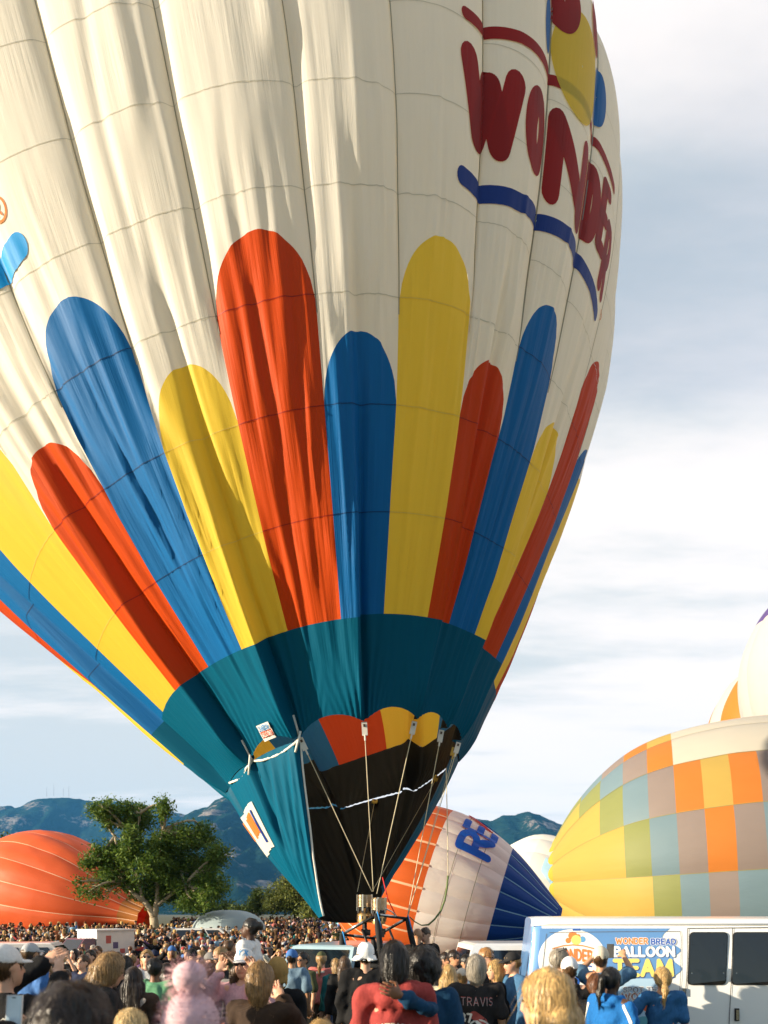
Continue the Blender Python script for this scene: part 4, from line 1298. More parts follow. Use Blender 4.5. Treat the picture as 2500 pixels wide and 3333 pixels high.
# shell: section round the body (y, z) lofted along x, rear end sloping
half = 1.0
sec = []
for z in (.32, .36, .7, 1.0, 1.25, 1.4, 1.55, 1.7, 1.82, 1.90): sec.append((-half + .07 * float(sstep(1.25, 1.95, z)), z))
sec += [(-.90, 1.955), (-.895, 1.975), (-.86, 2.00), (-.7, 2.025), (-.35, 2.045), (0, 2.05)]
sec = sec + [(-y, z) for y, z in sec[::-1][1:]]
sec = np.array(sec)
tx = np.r_[0, .02, .06, .12, .25, np.linspace(.4, VL, 24)]
V = []
for t in tx:
    sh = .16 * (1 - sstep(.35, 1.95, sec[:, 1])) * math.exp(-t * 1.4) * -1.0
    ins = (1 - min(1, (t / .12)) ) ** 2 * .10
    yy = sec[:, 0] * (1 - ins * .55); zz = sec[:, 1] - ins * .10 * (sec[:, 1] > 1.9)
    V.append(np.stack([x_r + t + sh, yy, zz], 1))
V = np.array(V)
q = grid_faces(len(tx), len(sec))
ns = len(sec)
fcs = [tuple(f) for f in q] + [tuple(range(ns))[::-1], tuple((len(tx) - 1) * ns + i for i in range(ns)),]
o = mobj("body", V.reshape(-1, 3), fcs, m_van, van, True)
o.data.materials.append(m_wrap)
for p_ in o.data.polygons:
    if len(p_.vertices) > 4: p_.use_smooth = False
    c = p_.center
    if c.x < x_r + .13 and c.z < 1.93: p_.material_index = 1
# bonnet and windscreen at the far right end (outside the picture)
mb = MB()
xr = x_r + VL
mb.add([(xr - .02, -.96, .35), (xr + .85, -.88, .35), (xr + .85, -.88, 1.0), (xr - .02, -.96, 1.2), (xr - .02, .96, .35), (xr + .85, .88, .35), (xr + .85, .88, 1.0), (xr - .02, .96, 1.2)],
       [(0, 1, 2, 3), (7, 6, 5, 4), (3, 2, 6, 7), (1, 5, 6, 2), (0, 4, 5, 1)])
mb.build("bonnet", m_van, van)
# drip rail
mb = MB(); mb.tube([(x_r - .01, -.905, 1.94), (x_r + .2, -.912, 1.955), (x_r + VL, -.912, 1.96)], .016, 6); mb.build("drip_rail", m_van, van, True)
for wx in (x_r + 1.0, x_r + 4.9):
    for wy in (-.86, .86): wheel(van, wx, wy)


def rrect(x0, y0, x1, y1, r, n=6):
    pts = []
    for cx_, cy__, a0 in ((x1 - r, y0 + r, -90), (x1 - r, y1 - r, 0), (x0 + r, y1 - r, 90), (x0 + r, y0 + r, 180)):
        for i in range(n + 1):
            a = math.radians(a0 + 90 * i / n); pts.append((cx_ + r * math.cos(a), cy__ + r * math.sin(a)))
    return np.array(pts)


def skew(p, k=-.045, y0=3040):
    p = p.copy(); p[:, 0] += (p[:, 1] - y0) * k; return p


def vplate(name, outline, out, m, thick=.0, parent=van, rows=1):
    P3 = vp(outline[:, 0], outline[:, 1], out)
    n = len(P3)
    if thick:
        B3 = vp(outline[:, 0], outline[:, 1], out - thick)
        V = np.concatenate([P3, B3]); fs = [tuple(range(n))] + [(i, n + i, n + (i + 1) % n, (i + 1) % n) for i in range(n)]
        return mobj(name, V, fs, m, parent, False)
    return mobj(name, P3, [tuple(range(n))], m, parent, False)


def strip_mesh(name, outline_fn, m, parent=van, out=.004, ny=14, nx=2):
    """closed area given by left(x) and right(x) edges as functions of y so that it can bend with the lean"""
    (y0, y1), lf, rf = outline_fn
    ys_ = np.linspace(y0, y1, ny)
    X = np.stack([lf(ys_) + (rf(ys_) - lf(ys_)) * j / nx for j in range(nx + 1)], 1)
    P3 = vp(X, np.broadcast_to(ys_[:, None], X.shape), out)
    return mobj(name, P3.reshape(-1, 3), grid_faces(ny, nx + 1), m, parent, True)


# blue wrap with cloud edge at right
cl_edge = lambda y: 2225 - 70 * np.exp(-((y - 3045) / 28) ** 2) - 25 * np.exp(-((y - 3120) / 30) ** 2) - 55 * np.exp(-((y - 3220) / 45) ** 2) - 20 * np.exp(-((y - 3300) / 30) ** 2) - 8 * np.sin(y / 9)
strip_mesh("wrap_film", ((3022, 3420), lambda y: 1760 - (y - 3022) * .08, cl_edge), m_wrap, ny=90, nx=10)
strip_mesh("wrap_film", ((3185, 3420), lambda y: 1990 + 14 * np.sin(y / 21), lambda y: cl_edge(y) - 4), m_wrap2, out=.0050, ny=60, nx=4)
# round balloon picture
a = np.linspace(0, 2 * np.pi, 64, endpoint=False)


def vdisc(name, cx_, cy__, rx, ry, m, out, n=48, rot=0.0):
    a = np.linspace(0, 2 * np.pi, n, endpoint=False); rr = np.linspace(.02, 1, 8)[:, None]
    dx, dy = rx * rr * np.cos(a), ry * rr * np.sin(a)
    X = cx_ + dx * math.cos(rot) - dy * math.sin(rot); Yv = cy__ + dx * math.sin(rot) + dy * math.cos(rot)
    return mobj(name, vp(X, Yv, out).reshape(-1, 3), grid_faces(8, n, True), m, van, True)


m_vred = paint("wrap_red", (.66, .10, .02), .4); m_vyel = paint("wrap_yellow", (.80, .66, .16), .4); m_vblue = paint("wrap_royal", (.02, .10, .42), .4); m_vorange = paint("wrap_orange", (.78, .22, .04), .4); m_vteal = paint("wrap_teal", (.10, .38, .46), .4); m_vnavy = paint("wrap_navy", (.012, .05, .20), .4)
vdisc("printed_balloon", 1864, 3125, 112, 100, m_wwrap, .0062)
vdisc("printed_dot", 1866, 3046, 15, 13, m_vorange, .0080); vdisc("printed_dot", 1877, 3060, 16, 16, m_vyel, .0085); vdisc("printed_dot", 1898, 3058, 10, 10, paint("wrap_sky", (.12, .35, .62), .4), .0080); vdisc("printed_dot", 1851, 3062, 9, 9, m_vorange, .0080)
vdisc("printed_dot", 1884, 3048, 8, 7, m_vorange, .0065)
strip_mesh("printed_band", ((3023, 3030), lambda y: np.full_like(y, 1866.0), lambda y: np.full_like(y, 1892.0)), m_vblue, out=.0080)


def vtext(txt, x0, x1, yb, yt, m, stroke, out, gap=.30, arc=0.0, tilt=0.0, name="wrap_lettering"):
    def fn(x, y, i):
        u = x / (x1 - x0)
        X = x0 + x; Y_ = yb - y - arc * (1 - (2 * u - 1) ** 2) + tilt * x
        return vp(X, Y_, out + .00012 * i)
    st, tw = text_strokes(txt, gap)
    h = yb - yt; asp = (x1 - x0) / tw / h
    v, q = text_mesh(txt, h, x1 - x0, fn, stroke=stroke, gap=gap, across=4, step=.08)
    return mobj(name, v, q, m, van, True)


vtext("WONDER", 1806, 1928, 3131, 3098, m_vorange, .26, .0085, arc=6)
st = [(1800, 3088), (1835, 3079), (1866, 3076), (1900, 3079), (1934, 3088)]
for pts, w_, m, o_ in ((st, 4, m_vorange, .0085), ([(1812, 3146), (1866, 3138), (1925, 3146)], 5, m_vblue, .0085)):
    v2, q = ribbon(pts, w_, across=3, step=4); mobj("printed_line", vp(v2[:, 0], v2[:, 1], o_), q, m, van, True)
for x, m in ((1800, m_vblue), (1826, m_vyel), (1852, m_vorange), (1880, m_vblue), (1906, m_vyel), (1932, m_vorange)):
    vdisc("printed_dot", x, 3188 + abs(x - 1866) * -.10, 8, 24, m, .0080, 20)
# lettering of the wrap
vtext("WONDER", 2008, 2110, 3072, 3055, m_wwrap, .42, .0062); vtext("WONDER", 2008, 2110, 3072, 3055, m_vorange, .26, .0065)
vtext("BREAD", 2124, 2202, 3074, 3057, m_wwrap, .42, .0062); vtext("BREAD", 2124, 2202, 3074, 3057, m_vblue, .26, .0065)
vtext("BALLOON", 2003, 2196, 3113, 3085, m_vnavy, .36, .0062, tilt=.0); vtext("BALLOON", 2002, 2195, 3112, 3084, m_wwrap, .30, .0065)
vtext("TEAM", 2003, 2188, 3176, 3129, m_vnavy, .32, .0062); vtext("TEAM", 2002, 2187, 3174, 3127, m_vyel, .28, .0065)
vtext("SPOT THE", 2030, 2150, 3229, 3214, m_wwrap, .44, .0065); vtext("SPOT THE", 2030, 2150, 3229, 3214, m_vnavy, .26, .0065)
vtext("WONDER", 2025, 2160, 3254, 3234, m_wwrap, .44, .0065); vtext("WONDER", 2025, 2160, 3254, 3234, m_vred, .27, .0065)
# little round icons: a letter f and a bird
for cx_, mm in ((2040, m_vblue), (2072, m_vteal), (2104, m_vred)):
    vdisc("printed_icon", cx_, 3279, 14, 15, m_wwrap, .0065); vdisc("printed_icon", cx_, 3279, 12, 13, mm, .0085)
vtext("f", 2036, 2044, 3290, 3269, m_wwrap, .26, .0105)
bird = np.array([(2063, 3284), (2068, 3282), (2064, 3277), (2066, 3276), (2062, 3271), (2070, 3275), (2073, 3271), (2078, 3270), (2081, 3273), (2084, 3272), (2081, 3277), (2080, 3283), (2074, 3287), (2068, 3287)], float)
vplate("printed_icon", bird, .018, m_wwrap)
vdisc("printed_wave", 2095, 3350, 40, 42, m_vteal, .0075)
# doors: gaps, windows, hinges, handle
for pts in ([(2243, 3022), (2241, 3100), (2232, 3220), (2226, 3340), (2222, 3420)], [(2390, 3022), (2388, 3100), (2378, 3220), (2372, 3340), (2368, 3420)], [(2243, 3022), (2500, 3019), (2700, 3018)], [(1780, 3040), (1765, 3160), (1755, 3330)],
            [(1790, 3036), (2000, 3033), (2218, 3032)], [(2218, 3032), (2222, 3045), (2215, 3180), (2205, 3330)]):
    P_ = np.array(pts, float); v2, q = ribbon(pts, 2.6 if pts[0][0] > 2200 and pts[0][1] < 3030 else 1.6, across=2, step=18)
    mobj("panel_gap", vp(v2[:, 0], v2[:, 1], .010), q, m_gap, van, True)
for x0, x1 in ((2252, 2372), (2394, 2560)):
    wn_ = empty("side_window", (0, 0, 0), 0, van)
    o = skew(rrect(x0 - 3, 3034, x1 + 3, 3206, 14), -.075, 3034)
    vplate("seal", o, .014, m_rub, .02, wn_)
    o = skew(rrect(x0, 3037, x1, 3203, 12), -.075, 3034)
    vplate("pane", o, .019, m_glass, .008, wn_)
    for ax_, ay_ in ((.07, .22), (.93, .22), (.07, .78), (.93, .78)):
        xx = x0 + (x1 - x0) * ax_; yy = 3037 + 166 * ay_
        c = vp(xx - (yy - 3034) * .075, yy, .022); mb = MB(); mb.lathe([(.001, -.004), (.007, -.003), (.008, .004)], tuple(c), 10, Matrix.Rotation(math.radians(90), 3, 'X')); mb.build("screw", m_chrome, wn_)
c0 = vp(2224, 3228, .02); mb = MB(); mb.box(tuple(c0), (.02, .03, .09)); mb.build("hinge", m_chrome, van)
c0 = vp(2397, 3302, .02); mb = MB(); mb.box(tuple(c0), (.05, .02, .15)); mb.mi = 1; mb.box(tuple(c0 + np.array((0, -.015, 0))), (.03, .02, .12)); mb.build("door_handle", [m_rub, m_chrome], van)
mb = MB(); mb.box((x_r - .03, -.80, 1.1), (.06, .12, .4)); mb.build("tail_lamp", m_amber, van)
mb = MB(); mb.box((x_r - .2, 0, .45), (.14, 1.8, .18)); mb.build("bumper", m_chrome, van)


def car(name, label, loc, yaw, L, W, Hh, color, kind='suv'):
    rt = empty(name, loc, yaw); rt.location.z = float(gz(rt.location.y)); tag(rt, label, "car", "vehicles parked among the crowd")
    pm = paint("paint_%d" % (hash(label) % 9999), color)
    h0 = Hh * .53
    # body shell: stations along x (rear to front), each a rounded half section
    xs_ = np.array([-.5, -.485, -.40, -.2, .0, .2, .33, .44, .485, .5]) * L
    ht = np.array([.80, .93, 1.0, 1.0, 1.0, 1.0, .97, .90, .80, .62]) * h0 if kind != 'pickup' else np.array([.8, .95, 1, 1, 1, 1, .99, .95, .88, .7]) * h0
    wd = np.array([.82, .93, .99, 1, 1, 1, .99, .95, .86, .72]) * W / 2
    V = []
    for x, h_, w_ in zip(xs_, ht, wd):
        for y, z in ((-.86, .24), (-1, .34), (-1.0, .62), (-.97, .82), (-.90, .95), (-.74, 1.0), (.74, 1.0), (.90, .95), (.97, .82), (1.0, .62), (1, .34), (.86, .24)):
            V.append((x, y * w_, .06 + z * h_ if z > .3 else .25))
    n = 12
    fs = [tuple(f) for f in grid_faces(len(xs_), n, True)] + [tuple(range(n))[::-1], tuple((len(xs_) - 1) * n + i for i in range(n))]
    mobj("body", V, fs, pm, rt, False)
    # greenhouse
    if kind == 'suv': ca, cb, ra, rb = -.485, .30, -.44, .12
    elif kind == 'sedan': ca, cb, ra, rb = -.40, .30, -.24, .10
    else: ca, cb, ra, rb = -.10, .30, -.06, .14
    z0, z1 = h0 * .98 + .06, Hh
    w0, w1 = W / 2 * .90, W / 2 * .74
    V = [(ca * L, -w0, z0), (cb * L, -w0, z0), (cb * L, w0, z0), (ca * L, w0, z0), (ra * L, -w1, z1 - .03), (rb * L, -w1, z1 - .03), (rb * L, w1, z1 - .03), (ra * L, w1, z1 - .03),
         (ra * L + .08, -w1 * .86, z1), (rb * L - .08, -w1 * .86, z1), (rb * L - .08, w1 * .86, z1), (ra * L + .08, w1 * .86, z1)]
    mobj("cabin", V, [(0, 1, 5, 4), (1, 2, 6, 5), (2, 3, 7, 6), (3, 0, 4, 7), (4, 5, 9, 8), (5, 6, 10, 9), (6, 7, 11, 10), (7, 4, 8, 11), (8, 9, 10, 11)], pm, rt, False)
    A = [np.array(v) for v in V]
    def pane(i0, i1, j1, j0, u0, u1, v0=.16, v1=.90, nm="window"):
        f = lambda u, v: (A[i0] * (1 - u) + A[i1] * u) * (1 - v) + (A[j0] * (1 - u) + A[j1] * u) * v
        P_ = [f(u0, v0), f(u1, v0), f(u1, v1), f(u0, v1)]
        nrm = np.cross(P_[1] - P_[0], P_[3] - P_[0]); nrm /= np.linalg.norm(nrm)
        mobj(nm, [p + nrm * .012 for p in P_] + [p - nrm * .02 for p in P_], [(0, 1, 2, 3), (0, 4, 5, 1), (1, 5, 6, 2), (2, 6, 7, 3), (3, 7, 4, 0)], m_glass, rt, False)
    nw = 3 if kind == 'suv' else 2
    for j in range(nw):
        a_, b_ = .05 + .9 * j / nw + .015, .05 + .9 * (j + 1) / nw - .015
        pane(0, 1, 5, 4, a_, b_); pane(2, 3, 7, 6, 1 - b_, 1 - a_)
    pane(1, 2, 6, 5, .06, .94, .1, .92, "windscreen"); pane(3, 0, 4, 7, .08, .92, .15, .9, "rear_window")
    for wx in (-.31 * L, .31 * L):
        for wy in (-W / 2 + .09, W / 2 - .09): wheel(rt, wx, wy, .33, .2)
    for sy in (-1, 1):
        mb = MB(); mb.box((.49 * L, sy * W * .33, h0 * .72), (.06, .28, .14)); mb.build("headlight", mat("lamp_glass", (.7, .7, .68), .1), rt)
        mb = MB(); mb.box((-.495 * L, sy * W * .36, h0 * .8), (.05, .2, .2)); mb.build("tail_lamp", m_amber, rt)
        mb = MB(); mb.box((cb * L - .25, sy * (W / 2 + .09), z0 + .1), (.12, .18, .13)); mb.build("mirror", pm, rt)
        for j in range(2): mb = MB(); mb.box((-.1 * L + j * .22 * L, sy * W / 2 * 1.005, h0 * .82), (.16, .03, .03)); mb.build("door_handle", m_chrome, rt)
    return rt


car("sport_utility_vehicle", "white sport utility vehicle behind the bespectacled young man", px(1905, 0, 12.6).to_3d() * Vector((1, 1, 0)), math.radians(4), 4.7, 1.85, 1.80, (.80, .79, .76), 'suv')
car("estate_car", "pale silver-blue estate car behind the red-shirted group", (px(1085, 0, 15.4).x, 15.4, 0), math.radians(252), 4.6, 1.8, 1.86, (.36, .50, .56), 'suv')
car("parked_car", "small white vehicle roof among the crowd right of the backward-capped man", (px(120, 0, 21).x, 21, 0), math.radians(12), 4.4, 1.75, 2.1, (.72, .68, .62), 'suv')
car("parked_car", "low white car parked in front of the grey dome", (px(690, 0, 45).x, 45, 0), math.radians(5), 4.8, 1.9, 1.75, (.75, .74, .70), 'suv')
# small box truck with maroon cab
bt = empty("box_truck", (px(300, 0, 32).x, 32, float(gz(32))), math.radians(-35)); bt.scale = (1.25, 1.25, 1.3); tag(bt, "small truck with maroon cab and white printed box in the crowd", "truck")
mb = MB(); mb.box((0, .55, 1.18), (1.15, 1.5, 1.14)); mb.box((0, .55, 1.76), (1.22, 1.56, .05)); mb.build("box", mat("box_white", (.74, .72, .68), .5), bt)
mb = MB(); mb.box((0, -.62, .72), (1.2, .8, .70)); mb.add([(-.58, -1.0, 1.05), (.58, -1.0, 1.05), (.52, -.62, 1.50), (-.52, -.62, 1.50), (-.58, -.24, 1.05), (.58, -.24, 1.05), (.52, -.24, 1.50), (-.52, -.24, 1.50)], [(0, 1, 2, 3), (1, 5, 6, 2), (5, 4, 7, 6), (4, 0, 3, 7), (3, 2, 6, 7)])
mb.build("cab", paint("maroon_paint", (.10, .008, .02)), bt)
mb = MB(); mb.add([(-.52, -.965, 1.10), (.52, -.965, 1.10), (.47, -.66, 1.46), (-.47, -.66, 1.46)], [(0, 1, 2, 3)]); mb.build("windscreen", m_glass, bt)
for sd, c in ((-1, (.22, .20, .42)), (1, (.5, .12, .10))):
    for j in range(3):
        mb = MB(); mb.box((sd * .577, .25 + j * .28, 1.45 - j * .2), (.006, .20, .26 - j * .05)); mb.build("box_print", mat("box_print_%d%d" % (sd, j), c if j % 2 == 0 else (.12, .10, .2)), bt)
for j in range(5): mb = MB(); mb.box((-.36 + j * .17, -.203, 1.52 - (j % 2) * .04), (.11, .006, .14)); mb.build("box_print", mat("box_print_f", (.35, .33, .42)), bt)
for wx in (-.5, .5):
    for wy in (-.6, .8):
        wh = empty("wheel", (0, 0, 0), 0, bt); mb = MB(); mb.lathe([(.12, -.08), (.26, -.08), (.28, 0), (.26, .08), (.12, .08)], (wx, wy, .28), 20, Matrix.Rotation(math.radians(90), 3, 'Y')); mb.build("tyre", m_rub, wh, True)
# grey dome: a cloth canopy stretched over hoops
dm = empty("dome_tent", (px(745, 0, 50).x, 50, float(gz(50)))); tag(dm, "pale grey dome tent rising above the crowd left of the round tree", "tent")
f_grey = fabric("grey_tent_cloth", (.34, .42, .44), .2, bump=.2)
R0 = 2.55
for j in range(8):
    A_, B_ = np.meshgrid(np.linspace(j * math.pi / 4, (j + 1) * math.pi / 4, 8), np.linspace(0, math.pi / 2, 10))
    sag = 1 - .04 * np.sin((A_ - j * math.pi / 4) * 4)
    P_ = np.stack([R0 * np.cos(B_) ** .75 * np.cos(A_) * sag, R0 * np.cos(B_) ** .75 * np.sin(A_) * sag, 1.15 + 1.55 * np.sin(B_)], -1)
    mobj("canopy_panel", P_.reshape(-1, 3), grid_faces(10, 8), f_grey, dm, uv=np.stack([A_, B_], -1).reshape(-1, 2))
    mb = MB(); mb.tube([(R0 * math.cos(j * math.pi / 4), R0 * math.sin(j * math.pi / 4), 0), (R0 * math.cos(j * math.pi / 4), R0 * math.sin(j * math.pi / 4), 1.15)], .03, 6); mb.build("leg", m_steel, dm, True)

# blue tarpaulin thrown over the gear by the white car
tp = np.meshgrid(np.linspace(-1, 1, 26), np.linspace(-1, 1, 18))
zz = (1 - tp[0] ** 4) * (1 - tp[1] ** 4) * 1.35 + .10 * fbm(tp[0] * 3, tp[1] * 3, 0, 3, 4) + .05 * np.abs(vnoise(tp[0] * 7, tp[1] * 5, 0, 2))
o = mobj("tarpaulin", np.stack([tp[0] * .75, tp[1] * .5, np.maximum(zz, .01)], -1).reshape(-1, 3), grid_faces(18, 26), mat("blue_tarpaulin", (.02, .20, .46), .35, var=.2, bump=.3, bscale=8))
o.location = (px(1440, 0, 13.2).x, 13.2, float(gz(13.2))); tag(o, "bright blue crumpled tarpaulin heaped behind the curly-haired person", "tarpaulin")

# ================================================================== people
from mathutils.bvhtree import BVHTree

def surface_nets(Fd, xs, ys, zs):
    """dual contouring of the zero level of Fd on a rectilinear grid -> verts, quads"""
    ins = Fd < 0
    nx, ny, nz = Fd.shape
    c = [ins[i:nx - 1 + i, j:ny - 1 + j, k:nz - 1 + k] for i in (0, 1) for j in (0, 1) for k in (0, 1)]
    cnt = sum(q.astype(np.int8) for q in c)
    act = (cnt > 0) & (cnt < 8)
    I, J, K = np.nonzero(act)
    idx = -np.ones(act.shape, dtype=np.int64); idx[I, J, K] = np.arange(len(I))
    acc = np.zeros((len(I), 3)); num = np.zeros(len(I))
    co = [(0, 0, 0), (0, 0, 1), (0, 1, 0), (0, 1, 1), (1, 0, 0), (1, 0, 1), (1, 1, 0), (1, 1, 1)]
    val = {q: Fd[I + q[0], J + q[1], K + q[2]] for q in co}
    for a in co:
        for ax in range(3):
            if a[ax]: continue
            b = list(a); b[ax] = 1; b = tuple(b)
            va, vb = val[a], val[b]
            m = (va < 0) != (vb < 0)
            t = np.where(m, va / (va - vb + 1e-12), 0)
            A = np.stack([xs[I + a[0]], ys[J + a[1]], zs[K + a[2]]], 1); B = np.stack([xs[I + b[0]], ys[J + b[1]], zs[K + b[2]]], 1)
            acc += np.where(m[:, None], A + (B - A) * t[:, None], 0); num += m
    V = acc / np.maximum(num, 1)[:, None]
    Q = []
    for ax in range(3):
        sl0 = [slice(None)] * 3; sl1 = [slice(None)] * 3
        sl0[ax] = slice(0, -1); sl1[ax] = slice(1, None)
        a = ins[tuple(sl0)]; b = ins[tuple(sl1)]
        o1, o2 = [q for q in range(3) if q != ax]
        m = a != b
        e = np.array(np.nonzero(m)).T
        ok = (e[:, o1] > 0) & (e[:, o2] > 0) & (e[:, o1] < Fd.shape[o1] - 1) & (e[:, o2] < Fd.shape[o2] - 1)
        e = e[ok]
        flip = a[tuple(e.T)]
        d1 = np.zeros(3, int); d1[o1] = 1; d2 = np.zeros(3, int); d2[o2] = 1
        q = np.stack([idx[tuple((e - d1 - d2).T)], idx[tuple((e - d2).T)], idx[tuple(e.T)], idx[tuple((e - d1).T)]], 1)
        if ax == 1: flip = ~flip
        q[~flip] = q[~flip][:, ::-1]
        Q.append(q)
    Q = np.concatenate(Q)
    return V, Q[(Q >= 0).all(1)]


class Field:
    def __init__(s, lo, hi, h, zfine=None):
        s.xs = np.arange(lo[0], hi[0] + h, h); s.ys = np.arange(lo[1], hi[1] + h, h)
        if zfine:
            za, hf = zfine
            za = max(za, lo[2])
            zl_ = min(za, max(lo[2], .86)); s.zs = np.concatenate([np.arange(lo[2], zl_, h * 1.7), np.arange(zl_, za, h), np.arange(za, hi[2] + hf, hf)])
        else:
            s.zs = np.arange(lo[2], hi[2] + h, h)
        s.D = np.full((len(s.xs), len(s.ys), len(s.zs)), .5)

    def _sl(s, lo, hi, pad):
        r = []
        for ax, a, b in ((s.xs, lo[0], hi[0]), (s.ys, lo[1], hi[1]), (s.zs, lo[2], hi[2])):
            i = np.searchsorted(ax, a - pad); j = np.searchsorted(ax, b + pad)
            r.append(slice(max(0, i - 1), min(len(ax), j + 1)))
        return tuple(r)

    def grid(s, sl):
        return s.xs[sl[0]][:, None, None], s.ys[sl[1]][None, :, None], s.zs[sl[2]][None, None, :]

    def _mix(s, sl, d, k, sub=False):
        c = s.D[sl]
        if sub:
            s.D[sl] = np.maximum(c, -d); return
        h = np.clip(.5 + .5 * (c - d) / k, 0, 1)
        s.D[sl] = c * (1 - h) + d * h - k * h * (1 - h)

    def cap(s, a, b, ra, rb, k=.025, grow=0.0, flat=None):
        a = np.array(a, float); b = np.array(b, float); ra += grow; rb += grow
        R = max(ra, rb)
        sl = s._sl(np.minimum(a, b) - R, np.maximum(a, b) + R, .07)
        x, y, z = s.grid(sl)
        if s.D[sl].size == 0: return
        d = b - a; L2 = d.dot(d) + 1e-12
        t = np.clip(((x - a[0]) * d[0] + (y - a[1]) * d[1] + (z - a[2]) * d[2]) / L2, 0, 1)
        dist = np.sqrt((x - a[0] - t * d[0]) ** 2 + (y - a[1] - t * d[1]) ** 2 + (z - a[2] - t * d[2]) ** 2) - (ra + (rb - ra) * t)
        s._mix(sl, dist, k)

    def ell(s, c, r, k=.025, grow=0.0, rot=None, piv=None, sub=False, noise=None):
        c = np.array(c, float); r = np.array(r, float) + grow
        R = r.max()
        if rot is not None:
            cc = rot @ (c - piv) + piv
        else: cc = c
        sl = s._sl(cc - R, cc + R, .07)
        if s.D[sl].size == 0: return
        x, y, z = s.grid(sl)
        if rot is not None:
            X, Y, Z = np.broadcast_arrays(x - piv[0], y - piv[1], z - piv[2])
            it = rot.T
            x, y, z = (it[0, 0] * X + it[0, 1] * Y + it[0, 2] * Z + piv[0], it[1, 0] * X + it[1, 1] * Y + it[1, 2] * Z + piv[1], it[2, 0] * X + it[2, 1] * Y + it[2, 2] * Z + piv[2])
        px_, py_, pz_ = (x - c[0]), (y - c[1]), (z - c[2])
        k0 = np.sqrt((px_ / r[0]) ** 2 + (py_ / r[1]) ** 2 + (pz_ / r[2]) ** 2)
        k1 = np.sqrt((px_ / r[0] ** 2) ** 2 + (py_ / r[1] ** 2) ** 2 + (pz_ / r[2] ** 2) ** 2) + 1e-9
        d = np.where(k0 < 1e-4, -r.min(), k0 * (k0 - 1) / k1)
        s._mix(sl, d, k, sub)

    def wrinkle(s, amp, fx, fy, fz, seed):
        m = np.abs(s.D) < .08
        I = np.nonzero(m)
        s.D[I] += amp * fbm(s.xs[I[0]] * fx, s.ys[I[1]] * fy, s.zs[I[2]] * fz, 2, seed)

    def folds(s, amp, fx, fy, fz, seed):
        m = np.abs(s.D) < .08
        I = np.nonzero(m)
        s.D[I] += amp * (np.abs(vnoise(s.xs[I[0]] * fx + .6 * s.zs[I[2]] * fz, s.ys[I[1]] * fy, s.zs[I[2]] * fz, seed)) * 2 - .7)

    def clip(s, fn):
        x, y, z = s.grid((slice(None),) * 3)
        s.D = np.maximum(s.D, fn(x, y, z))

    def mesh(s):
        return surface_nets(s.D, s.xs, s.ys, s.zs)


def rotm(pitch=0, yaw=0, roll=0):
    return np.array(Euler((pitch, roll, yaw), 'XYZ').to_matrix())


ARMS = {  # elbow and wrist relative to the shoulder for the +x arm (person faces -y)
    'down': ((.05, .01, -.29), (.06, -.06, -.54)),
    'bent': ((.05, .02, -.28), (-.06, -.20, -.14)),
    'phone': ((.04, -.14, -.22), (-.05, -.34, -.02)),
    'high': ((.10, -.20, .06), (-.02, -.36, .22)),
    'hip': ((.20, .06, -.24), (.03, .04, -.40)),
    'mouth': ((.06, -.17, -.20), (-.13, -.20, .07)),
    'fold': ((.06, -.05, -.28), (-.18, -.16, -.22)),
    'around': ((.24, .08, -.04), (.46, .06, .0)),
    'held': ((.10, -.16, -.10), (-.02, -.16, .16)),
    'fore': ((.03, -.16, -.22), (.0, -.42, -.16)),
}


def hand_mesh(w, e, curl=.5, h=.0065, side=1):
    """hand with a palm and five fingers, at wrist w continuing the forearm direction e"""
    F_ = Field((-.075, -.06, -.03), (.075, .07, .21), h)
    F_.cap((0, 0, -.02), (0, 0, .02), .027, .026, .01)
    F_.ell((0, .0, .055), (.042, .016, .05), .012)
    for i, (fx, L) in enumerate(((-.031, .062), (-.011, .075), (.010, .070), (.030, .055))):
        a = np.array((fx, 0, .095)); c1 = curl * .7; c2 = curl * 1.6
        b = a + np.array((fx * .08, -math.sin(c1) * L * .5, math.cos(c1) * L * .5)); c = b + np.array((0, -math.sin(c2) * L * .5, math.cos(c2) * L * .5))
        F_.cap(a, b, .0095, .0088, .004); F_.cap(b, c, .0088, .0075, .004)
    F_.cap((-.030 * side, 0, .035), (-.062 * side, -.015, .065), .012, .010, .006); F_.cap((-.062 * side, -.015, .065), (-.060 * side, -.035, .095), .010, .008, .004)
    V, Q = F_.mesh()
    z = np.array(e, float); z /= np.linalg.norm(z)
    y = np.array((0, 1.0, .2)); y = y - z * y.dot(z)
    if np.linalg.norm(y) < .1: y = np.array((0, 0, 1.0)) - z * z[2]
    y /= np.linalg.norm(y); x = np.cross(y, z)
    return np.array(w) + V @ np.stack([x, y, z]), Q


